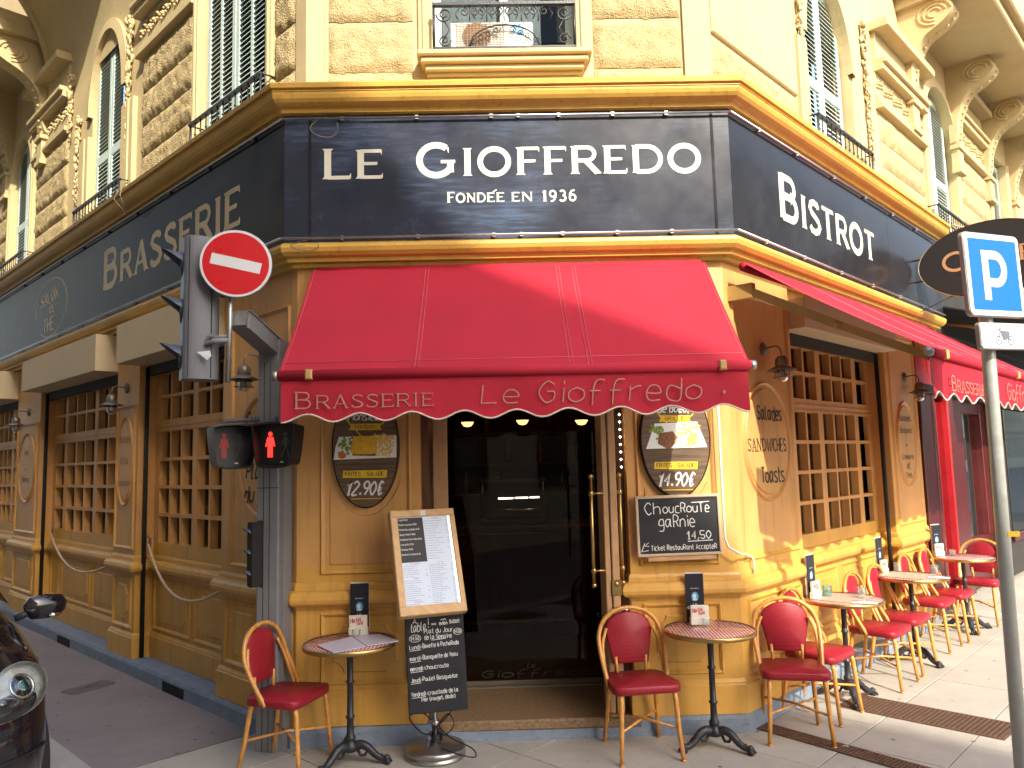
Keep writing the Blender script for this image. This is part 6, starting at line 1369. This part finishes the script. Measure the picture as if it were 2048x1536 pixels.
menu_text(xm+.006, ix1-.018, zm+.01, iz1-.006, 17, {0: 'ENTREES'}); menu_text(xm+.006, ix1-.018, iz0+.004, zm-.004, 22, {0: 'PLATS'}); menu_text(ix0+.006, xm-.006, iz0+.004, zm-.004, 20, {0: 'VINS ROUGES', 7: 'BIERES', 18: 'DESSERTS'})
mb.build('menu_print', 'ink', pg, kind='stuff'); m2.build('menu_heading', 'ink_red', pg)
mb = MB(MQ); mb.box(-.015, .02, -.0262, -.0245, H_-.046, H_-.008); mb.build('sticker', 'paper', ms)
mb = MB(); pts = smooth([(-.47, 5.42, .5), (-.40, 5.38, .40), (-.36, 5.34, .30), (-.44, 5.30, .22), (-.52, 5.30, .16), (-.60, 5.33, .20), (-.64, 5.36, .26), (-.55, 5.38, .27), (-.45, 5.33, .19), (-.40, 5.31, .15), (-.34, 5.30, .22), (-.38, 5.32, .28), (-.44, 5.34, .2), (-.36, 5.28, .14), (-.22, 5.22, .09), (-.20, 5.18, .05), (-.30, 5.16, .075), (-.42, 5.24, .09)], 5)
mb.tube(pts, .0045, 6)
for i in range(4): mb.tube([(-.47+.045*math.cos(a), 5.36+.045*math.sin(a), .105+.012*i) for a in [2*math.pi*j/14 for j in range(14)]], .005, 5, closed=True)
o = mb.build('power_cable', 'black'); tag(o, 'tangled black power cable wound round the foot of the menu stand', 'cable')
mb = MB(Matrix.Translation((-.52, 5.29, .09)) @ Matrix.Rotation(R(20), 4, 'X') @ Matrix.Rotation(R(15), 4, 'Y')); mb.bbox(-.013, .013, -.015, .015, 0, .07, .004); o = mb.build('plug', 'visor'); tag(o, 'dark electric plug dangling at the foot of the menu stand', 'plug')
# ================================================================== SIGNAL POST
pc = Vector((-1.63, 5.60, 0)); 
sp_ = thing('traffic_signal_post', 'grey steel signal post with red pedestrian lights and a large signal head', 'traffic light', pc)
MP = Matrix.Translation(pc) @ Matrix.Rotation(R(-12), 4, 'Z')
mb = MB(MP); w_, dpt = .083, .075
mb.bbox(-w_, w_*.98, -dpt, dpt, 0, 2.86, .006); mb.build('post', 'post_grey', sp_)
mb = MB(MP); mb.box(-.034, -.030, -dpt-.0015, -dpt+.002, .0, 2.70); mb.box(.012, .016, -dpt-.0015, -dpt+.002, .0, 2.70); mb.box(-w_, w_, -dpt-.0016, -dpt+.002, 1.795, 1.80); mb.build('groove', 'black_matt', sp_)
mb = MB(MP); mb.box(w_*.98, w_*.98+.03, -dpt*.7, dpt, 0, 2.7); mb.build('rear_channel', 'post_grey', sp_)
# arm: box beam from post top toward the camera and left
A1 = MP @ Vector((0, 0, 2.80)); E1 = ray(478, 637, 5.02)
B1 = A1+(A1-E1).normalized()*.09
mb = MB(); beam(mb, B1, E1+(A1-E1).normalized()*.03, .062, .058); mb.build('arm', 'post_grey', sp_)
mb = MB(); beam(mb, B1+Vector((0, 0, .061)), E1+(A1-E1).normalized()*.03+Vector((0, 0, .061)), .072, .004); mb.build('arm_cover', 'post_grey', sp_)
mb = MB(); beam(mb, E1+(A1-E1).normalized()*.03, E1-(A1-E1).normalized()*.01, .052, .052); mb.build('arm_cap', 'galv', sp_)
pt = ray(462, 560, 4.98); pb_ = ray(455, 765, 4.98)
mb = MB(); mb.tube([ray(463, 540, 4.98), pb_], .017, 12); mb.build('sign_tube', 'galv', sp_)
# large signal head seen from behind/side; faces down the left street
hc0, hc1 = ray(402, 478, 5.05), ray(396, 760, 5.05)
HZ = (hc0.z+hc1.z)/2; HH = (hc0.z-hc1.z)/2; hx = (hc0+hc1)/2
MH = Matrix.Translation((hx.x+.01, hx.y, HZ)) @ Matrix.Rotation(R(28), 4, 'Z')    # local +y = back toward camera?
mb = MB(MH); prof = smooth([(-.115, .02, 0), (-.108, -.05, 0), (-.06, -.075, 0), (.05, -.072, 0), (.105, -.045, 0), (.115, .05, 0), (.110, .12, 0)], 4)
n_ = len(prof); poly = [(p_.x, p_.y) for p_ in prof]+[(-.115, .12)]
k = len(poly); mb.add([(x, y, -HH) for x, y in poly]+[(x, y, HH) for x, y in poly], [tuple(range(k)), tuple(range(k, 2*k))[::-1]]+[(i, (i+1) % k, k+(i+1) % k, k+i) for i in range(k)], False)
hd = mb.build('signal_head', 'sig_grey', sp_)
mb = MB(MH); mb.box(.055, .059, -.0775, -.07, -HH+.01, HH-.01); mb.box(-.085, -.082, -.0785, -.06, -HH+.01, HH-.01); mb.build('seam', 'black_matt', hd)
for i in range(3):
    mb = MB(MH @ Matrix.Translation((-.118, .05, HH*.62-i*HH*.66)) @ Matrix.Rotation(R(-90), 4, 'Y')); n2_ = 14
    vs = [];
    for j in range(n2_+1):
        a_ = math.pi*(j/n2_)-math.pi*.0; vs += [(.085*math.sin(a_), .085*math.cos(a_), 0), (.080*math.sin(a_)+.02, .078*math.cos(a_), .11*math.sin(a_)+.015)]
    mb.add(vs, [(2*j, 2*j+2, 2*j+3, 2*j+1) for j in range(n2_)], True); mb.lathe([(.078, 0), (0, .01)], 16); mb.build('visor', 'visor', hd)
mb = MB(); q1 = ray(430, 680, 5.0); mb.tube([hx+Vector((.10, -.05, -.19)), ray(415, 690, 4.97), ray(425, 682, 4.95), ray(458, 680, 4.98)], .017, 8); mb.tube([ray(418, 676, 4.97), ray(455, 672, 4.98)], .012, 8); mb.build('clamp', 'post_grey', sp_)
mb = MB(); a_, b2, c_ = ray(394, 704, 4.93), ray(420, 701, 4.94), ray(414, 720, 4.94); d_ = ray(422, 712, 4.94); mb.add([a_, b2, d_, c_, a_+Vector((0, .004, 0)), b2+Vector((0, .004, 0)), d_+Vector((0, .004, 0)), c_+Vector((0, .004, 0))], [(0, 1, 2, 3), (4, 7, 6, 5), (0, 4, 5, 1), (1, 5, 6, 2), (2, 6, 7, 3), (3, 7, 4, 0)]); mb.build('torn_sticker', 'paper', hd)
# pedestrian heads
def ped(pxc, pyc, y, rz, dim, label):
    c = ray(pxc, pyc, y); Mq = Matrix.Translation(c) @ Matrix.Rotation(R(rz), 4, 'Z')
    W1, W2, H1 = .150, .118, .150
    fpts = smooth2([(-W1, H1*.72), (-W1*.86, H1*.95), (0, H1*1.03), (W1*.86, H1*.95), (W1, H1*.72), (W2*1.04, -H1*.72), (W2*.8, -H1*.97), (0, -H1*1.04), (-W2*.8, -H1*.97), (-W2*1.04, -H1*.72)])
    mb = MB(Mq); n_ = len(fpts); ins = inset(fpts, .012)
    vs = [(x*.93, .14, z*.93) for x, z in fpts]+[(x, -.05, z) for x, z in fpts]+[(x, -.052, z) for x, z in ins]+[(x*.97, .03, z*.97) for x, z in ins]
    fs = [tuple(range(n_))]
    for k in range(3): fs += [(k*n_+i, k*n_+(i+1) % n_, (k+1)*n_+(i+1) % n_, (k+1)*n_+i) for i in range(n_)]
    fs.append(tuple(3*n_+i for i in range(n_))[::-1]); mb.add(vs, fs, False); h = mb.build('pedestrian_signal', 'black', sp_, label=label)
    s_ = 1.0; Y = .026
    def man(cx, m, walking, nm):
        mb = MB(Mq); mb.flat([(cx+.014*math.cos(a), .075+.016*math.sin(a)) for a in [2*math.pi*i/14 for i in range(14)]], Y)
        if not walking:
            mb.flat([(cx-.020, .055), (cx+.020, .055), (cx+.032, .005), (cx+.034, -.008), (cx+.022, -.008), (cx+.016, .02), (cx+.018, -.08), (cx+.002, -.08), (cx, -.02), (cx-.002, -.08), (cx-.018, -.08), (cx-.016, .02), (cx-.022, -.008), (cx-.034, -.008), (cx-.032, .005)], Y-.0005)
        else:
            mb.ribbon([(cx, .055), (cx+.002, -.005)], .026, Y-.0003); mb.ribbon([(cx+.002, 0), (cx-.012, -.04), (cx-.026, -.075), (cx-.034, -.075)], .009, Y-.0006); mb.ribbon([(cx+.002, 0), (cx+.016, -.04), (cx+.024, -.078), (cx+.016, -.078)], .009, Y-.0009)
            mb.ribbon([(cx-.008, .05), (cx-.020, .015), (cx-.033, .008)], .007, Y-.0012); mb.ribbon([(cx+.008, .05), (cx+.026, .025), (cx+.026, -.005)], .007, Y-.0015)
        mb.build(nm, m, h)
    man(-.052, 'led_red_dim' if dim else 'led_red', False, 'red_figure'); man(.055, 'led_off2' if dim else 'led_off', True, 'walking_figure')
    mb = MB(Mq); mb.box(.02, .042, Y-.002, Y, -.118, -.110); mb.build('maker_plate', 'paper', h)
    return c
c1 = ped(552, 890, 5.20, -8, False, 'nearer pedestrian light with bright red standing figure'); c2 = ped(466, 893, 5.30, 34, True, 'left pedestrian light turned away with dim red figure')
mb = MB(); mb.tube([ray(445, 862, 5.36), ray(450, 842, 5.38), ray(520, 840, 5.46)], .014, 8); mb.tube([ray(548, 845, 5.3), ray(552, 838, 5.42)], .02, 8); mb.lathe([(.04, 0), (.035, .02), (.018, .035), (0, .04)], 12, c=ray(548, 852, 5.30)); mb.build('signal_bracket', 'visor', sp_)
# low three-lens repeater
r0, r1 = ray(509, 1046, 5.45), ray(509, 1172, 5.45); rc = (r0+r1)/2; rh = (r0.z-r1.z)/2
mb = MB(Matrix.Translation(rc) @ Matrix.Rotation(R(35), 4, 'Z')); mb.M = mb.M
pp = smooth2([(-.035, rh*.85), (-.02, rh), (.03, rh), (.045, rh*.9), (.045, -rh*.9), (.03, -rh), (-.02, -rh), (-.035, -rh*.85)]); mb.prism(pp, -.05, .05, .006); rp_ = mb.build('repeater_signal', 'black_matt', sp_)
for i in range(3):
    mb = MB(Matrix.Translation(rc) @ Matrix.Rotation(R(35), 4, 'Z') @ Matrix.Translation((-.034, 0, rh*.66-i*rh*.66)) @ Matrix.Rotation(R(-90), 4, 'Y')); vs = []
    for j in range(11):
        a_ = math.pi*j/10; vs += [(.036*math.sin(a_), .036*math.cos(a_), 0), (.034*math.sin(a_)+.004, .034*math.cos(a_), .045*math.sin(a_)+.004)]
    mb.add(vs, [(2*j, 2*j+2, 2*j+3, 2*j+1) for j in range(10)], True); mb.build('visor', 'visor', rp_)
# no entry sign
ne = thing('no_entry_sign', 'round red no entry sign with white bar mounted above the grey signal arm', 'road sign', ray(472, 527, 4.95))
cn = ray(472, 527, 4.93); rr_ = .222
# tilt/turn taken from the bar: turned toward the left street
MN = Matrix.Translation(cn) @ Matrix.Rotation(R(14), 4, 'Z') @ Matrix.Rotation(R(11), 4, 'Y')
AX = Matrix.Rotation(R(90), 4, 'X')
mb = MB(MN); mb.lathe([(0, .0), (rr_, 0), (rr_+.004, -.004), (rr_+.004, -.022), (rr_-.004, -.026)], 56, ax=AX); mb.build('back', 'galv', ne)
mb = MB(MN); mb.prism(ell(0, 0, rr_-.001, rr_-.001, 56), -.003, -.001); mb.build('border', 'sign_white', ne)
mb = MB(MN); mb.prism(ell(0, 0, rr_-.016, rr_-.016, 56), -.0045, -.003); mb.build('disc', 'sign_red', ne)
mb = MB(MN); mb.prism(rect(-.157, .157, -.036, .036), -.006, -.0045); mb.build('bar', 'sign_white', ne)
mb = MB(); mb.tube([cn+Vector((.0, .05, -.10)), ray(463, 600, 4.99)], .014, 8); mb.build('bracket', 'galv', ne)
# ================================================================== PARKING SIGN
ps = thing('parking_sign', 'blue square parking sign on a tilted steel pole with white motorcycle plate below', 'road sign', (2.98, 4.2, 0))
yq = 4.2
pt_ = ray(1987, 640, yq); pl_ = ray(2062, 1560, yq); 
tdir = (pt_-pl_).normalized(); base = pl_+tdir*(-(pl_.z)/tdir.z); top = pt_+tdir*.1
mb = MB(); mb.tube([base+Vector((.014, .09, 0)), pt_+tdir*(-.02)+Vector((.014, .09, 0)), top+tdir*.28+Vector((.014, .09, 0))], .036, 18); mb.build('pole', 'galv_pole', ps)
Zp = tdir; 
def signM(c, rz, roll): return Matrix.Translation(c) @ Matrix.Rotation(R(rz), 4, 'Z') @ Matrix.Rotation(R(roll), 4, 'Y')
def rrect(w, h, r, n=6):
    o = []
    for cx, cz, a0 in ((w-r, h-r, 0), (-w+r, h-r, 90), (-w+r, -h+r, 180), (w-r, -h+r, 270)):
        for i in range(n+1): a = R(a0+90*i/n); o.append((cx+r*math.cos(a), cz+r*math.sin(a)))
    return o
tl, bl = ray(1918, 463, 4.12), ray(1937, 632, 4.12); hs = (tl-bl).length/2; 
MPS = signM((tl+bl)/2, 23, -1.5) @ Matrix.Translation((hs*1.0, 0, 0)); 
mb = MB(MPS); mb.prism(rrect(hs, hs, .035), -.014, .014, .004); mb.build('sign_plate', 'galv', ps)
mb = MB(MPS); mb.prism(rrect(hs-.006, hs-.006, .030), -.0165, -.014); mb.build('border', 'sign_white', ps)
mb = MB(MPS); mb.prism(rrect(hs-.034, hs-.036, .004), -.018, -.0165); mb.build('field', 'sign_blue', ps)
mb = MB(MPS @ Matrix.Translation((-.012, 0, 0))); s_ = hs/.27; yy = -.0195
mb.ribbon([(-.075*s_, .155*s_), (-.075*s_, -.165*s_)], .062*s_, yy, .001); mb.ribbon([(-.075*s_, .128*s_), (.02*s_, .128*s_)]+[(.02*s_+.082*s_*math.sin(a), .038*s_+.09*s_*math.cos(a)) for a in [math.pi*i/14 for i in range(1, 14)]]+[(.02*s_, -.052*s_), (-.075*s_, -.052*s_)], .056*s_, yy-.0006, .001); mb.build('letter_p', 'sign_white', ps)
tl, bl = ray(1950, 645, 4.13), ray(1962, 698, 4.13); h2 = (tl-bl).length/2; w2 = h2*2.8
MP2 = signM((tl+bl)/2, 23, -1.5) @ Matrix.Translation((w2, 0, 0)); 
mb = MB(MP2); mb.prism(rrect(w2, h2, .022), -.014, .014, .004); mb.build('lower_plate', 'galv', ps)
mb = MB(MP2); mb.prism(rrect(w2-.004, h2-.004, .020), -.0165, -.014); mb.build('lower_face', 'sign_white', ps)
MP3 = MP2 @ Matrix.Translation((-.012, 0, 0)); mb = MB(MP3); yy = -.0175
for cx in (-.052, .052):
    mb.ribbon(ell(cx, -.025, .023, .023, 22), .007, yy, closed=True); mb.flat(ell(cx, -.025, .007, .007, 10), yy)
mb.ribbon([(-.052, -.025), (-.032, .030), (-.026, .042)], .006, yy-.0003); mb.ribbon([(-.045, .035), (-.03, .036)], .012, yy-.0006); mb.ribbon([(-.03, .036), (-.022, .052), (-.012, .055)], .004, yy-.0009)
mb.flat([(-.033, .026), (-.005, .030), (.040, .026), (.048, .012), (.035, -.006), (.015, -.022), (-.012, -.024), (-.018, -.004)], yy-.0012); mb.ribbon([(.03, -.01), (.052, -.025)], .006, yy-.0015); mb.build('motorcycle_symbol', 'ink', ps)
v = ray(2026, 1068, yq-.037); mb = MB(Matrix.Translation(v)); mb.box(-.03, .035, -.004, .002, -.014, .014); mb.build('yellow_sticker', 'yellow', ps)
# ================================================================== CAR
car = thing('parked_car', 'black hatchback nosing into the frame at the lower left with clear headlight', 'car', (-3.2, 4.0, 0))
hv = Vector((q2, -q2, 0)); lv_ = Vector((q2, q2, 0)); H0 = atz(20, 1388, .745)
nose = H0+hv*.25-lv_*.70; nose.z = -.09
MCAR = Matrix(((hv.x, lv_.x, 0, nose.x), (hv.y, lv_.y, 0, nose.y), (0, 0, 1, -.09), (0, 0, 0, 1))) @ Matrix.Diagonal((1.0, 1.17, 1.13, 1))   # x forward (nose at 0), y left, z up
stn = [  # x, half width, z bottom, z shoulder, z top(centre), top inset
 (0.0, .30, .30, .55, .60, .25), (-.05, .52, .24, .58, .66, .42), (-.16, .68, .20, .66, .74, .55), (-.34, .775, .19, .76, .82, .62), (-.62, .815, .19, .84, .91, .66), (-.95, .83, .19, .90, .98, .66), (-1.15, .835, .19, .93, 1.10, .64), (-1.55, .84, .19, .95, 1.38, .58), (-2.0, .84, .19, .96, 1.50, .56), (-2.8, .84, .19, .97, 1.50, .56), (-3.4, .82, .2, .98, 1.38, .54), (-3.75, .76, .24, .95, 1.05, .5), (-3.85, .6, .3, .8, .85, .4)]
mb = MB(MCAR); rows_ = []
for x, hw, zb, zs, zt_, ti in stn:
    half = [(hw*.90, zb), (hw*.985, zb+.12), (hw, (zb+zs)/2), (hw*.985, zs-.05), (hw*.95, zs), (ti+(hw*.95-ti)*.35, zs+(zt_-zs)*.62), (ti*.8, zt_-.03*(zt_-zs > .2)), (ti*.4, zt_), (0, zt_)]
    rows_.append([(x, -y, z) for y, z in half]+[(x, y, z) for y, z in half[-2::-1]])
sm_rows = []
for i in range(len(rows_)-1):
    for j in range(4):
        t_ = j/4; p0, p1, p2, p3 = rows_[max(i-1, 0)], rows_[i], rows_[i+1], rows_[min(i+2, len(rows_)-1)]
        sm_rows.append([tuple(.5*((2*b[c])+(-a[c]+cc[c])*t_+(2*a[c]-5*b[c]+4*cc[c]-d[c])*t_*t_+(-a[c]+3*b[c]-3*cc[c]+d[c])*t_**3) for c in range(3)) for a, b, cc, d in zip(p0, p1, p2, p3)])
sm_rows.append(rows_[-1]); w_ = len(sm_rows[0])
vs = [p for r_ in sm_rows for p in r_]; fs = [(i*w_+j, i*w_+j+1, (i+1)*w_+j+1, (i+1)*w_+j) for i in range(len(sm_rows)-1) for j in range(w_-1)]
fs += [tuple(range(w_)), tuple((len(sm_rows)-1)*w_+j for j in range(w_))]+[(i*w_, (i+1)*w_, (i+1)*w_+w_-1, i*w_+w_-1) for i in range(len(sm_rows)-1)]
mb.add(vs, fs, True); body = mb.build('body', 'car_paint', car)
# glass: windscreen and side windows just proud of the body
mb = MB(MCAR)
mb.add([(-1.17, -.60, 1.095), (-1.17, .60, 1.095), (-1.55, .52, 1.375), (-1.55, -.52, 1.375)], [(0, 1, 2, 3)])
for sg in (-1, 1): mb.add([(-1.35, sg*.80, 1.03), (-3.2, sg*.80, 1.05), (-3.1, sg*.66, 1.34), (-1.75, sg*.665, 1.34)], [(0, 1, 2, 3)])
mb.build('window', 'dark_glass', car)
for sg in (-1, 1):
    for x in (-.72, -3.1):
        mb = MB(MCAR @ Matrix.Translation((x, sg*.72, .30)) @ Matrix.Rotation(R(90), 4, 'X')); mb.lathe([(.19, -.10), (.29, -.10), (.305, -.06), (.305, .06), (.29, .10), (.19, .10)], 28); wh = mb.build('wheel', 'tyre', car)
        mb = MB(MCAR @ Matrix.Translation((x, sg*.72, .30)) @ Matrix.Rotation(R(90), 4, 'X')); mb.lathe([(0, -.09), (.19, -.095), (.19, .095), (0, .09)], 20); mb.build('rim', 'galv', wh)
    # headlight: swept-back lens lying on the corner of the body
    cxx = -.30; 
    mb = MB(MCAR); u_ = []
    lens = [(-.10, .60), (-.14, .665), (-.24, .735), (-.40, .79), (-.56, .80), (-.62, .78), (-.52, .72), (-.36, .62), (-.22, .52), (-.13, .50)]
    def bodyz(x, y):   # crude surface height at the shoulder
        for i in range(len(stn)-1):
            if stn[i+1][0] <= x <= stn[i][0]:
                t_ = (x-stn[i][0])/(stn[i+1][0]-stn[i][0]); return [stn[i][k]+(stn[i+1][k]-stn[i][k])*t_ for k in range(6)]
    # ellipsoid lens
    c = Vector((-.25, sg*.600, .735)); ax1 = Vector((-.50, sg*.58, .34)).normalized(); nrm_ = Vector((.72, sg*.45, .48)); nrm_ = (nrm_-ax1*nrm_.dot(ax1)).normalized(); c += nrm_*.015; ax2 = nrm_.cross(ax1)
    ML = MCAR @ Matrix(((ax1.x, ax2.x, nrm_.x, c.x), (ax1.y, ax2.y, nrm_.y, c.y), (ax1.z, ax2.z, nrm_.z, c.z), (0, 0, 0, 1)))
    def egg(s1, s2, n_=30): return [(s1*math.cos(2*math.pi*i/n_)*(.85 if math.cos(2*math.pi*i/n_) > 0 else 1.25), s2*math.sin(2*math.pi*i/n_)*(1-.35*max(0, -math.cos(2*math.pi*i/n_)))) for i in range(n_)]
    mb = MB(ML); vs = []; fs = []; K_ = 5
    for k_ in range(K_):
        f = math.cos(math.pi/2*k_/K_); h_ = .042*math.sin(math.pi/2*k_/K_); vs += [(x*f, y*f, h_+.045) for x, y in egg(.190, .118)]
    vs.append((0, 0, .1)); n_ = 30
    for k_ in range(K_-1): fs += [(k_*n_+i, k_*n_+(i+1) % n_, (k_+1)*n_+(i+1) % n_, (k_+1)*n_+i) for i in range(n_)]
    fs += [((K_-1)*n_+i, (K_-1)*n_+(i+1) % n_, K_*n_) for i in range(n_)]; mb.add(vs, fs, True); hl = mb.build('headlight', 'glass_clear', car)
    mb = MB(ML); e_ = egg(.192, .120); mb.add([(x, y, .044) for x, y in e_]+[(x*.85, y*.85, .015) for x, y in e_], [(i, (i+1) % 30, 30+(i+1) % 30, 30+i) for i in range(30)]+[tuple(range(30, 60))], False); mb.build('reflector', 'reflector', hl)
    mb = MB(ML); mb.lathe([(.058, .018), (.064, .038), (.058, .042), (.050, .038), (.048, .025)], 24, c=(.03, .0, 0), cap=False); mb.build('bezel', 'chrome', hl); mb = MB(ML); mb.lathe([(.048, .025), (.036, .040), (0, .046)], 20, c=(.03, 0, 0)); mb.build('projector', 'glass_aqua', hl)
    mb = MB(ML); mb.lathe([(.032, .02), (.036, .035), (.02, .03), (0, .024)], 16, c=(-.115, .0, 0)); mb.build('indicator', 'chrome', hl)
    # door mirror
    m0 = Vector((-1.20, sg*.86, .99)); mb = MB(MCAR @ Matrix.Translation(m0+Vector((0, sg*.09, .02)))); mb.lathe([(0, -.095), (.05, -.085), (.072, -.04), (.078, .02), (.06, .075), (0, .09)], 18, ax=Matrix.Diagonal((.65, 1.45, .78, 1))); mr_ = mb.build('mirror', 'car_paint', car)
    mb = MB(MCAR); mb.tube([m0+Vector((0, -sg*.06, -.03)), m0+Vector((0, sg*.03, .0))], .02, 8); mb.build('mirror_arm', 'car_trim', mr_)
    mb = MB(MCAR); v_ = m0+Vector((.045, sg*.10, -.035)); mb.tube([v_, v_+Vector((-.015, sg*.06, .008))], .012, 8); mb.build('indicator', 'chrome', mr_)
    mb = MB(MCAR @ Matrix.Translation((-.10, sg*.55, .34)) @ Matrix.Rotation(R(70), 4, 'Y')); mb.lathe([(.07, -.02), (.075, .03), (.05, .02), (0, .035)], 20); mb.build('fog_lamp', 'chrome', car)
mb = MB(MCAR)
for i in range(len(sm_rows)-1): pass
mb.tube([(sm_rows[i][2+0][0]+.004, -(abs(sm_rows[i][2][1])+.004), .47) for i in range(0, 12)][::-1]+[(sm_rows[i][2][0]+.004, abs(sm_rows[i][2][1])+.004, .47) for i in range(0, 12)], .006, 5); mb.build('bumper_seam', 'car_trim', car)
mb = MB(MCAR); mb.box(-.02, .012, -.26, .26, .36, .46); mb.build('number_plate', 'sign_white', car)
# small litter on the pavement
mb = MB(); v = atz(1692, 1494, .001); mb.add([(v.x-.02, v.y-.008, .003), (v.x+.015, v.y-.012, .006), (v.x+.02, v.y+.008, .004), (v.x-.015, v.y+.01, .007), (v.x, v.y, .012)], [(0, 1, 4), (1, 2, 4), (2, 3, 4), (3, 0, 4)]); o = mb.build('paper_scrap', 'paper'); tag(o, 'tiny crumpled white paper scrap by the drainage grate', 'litter')
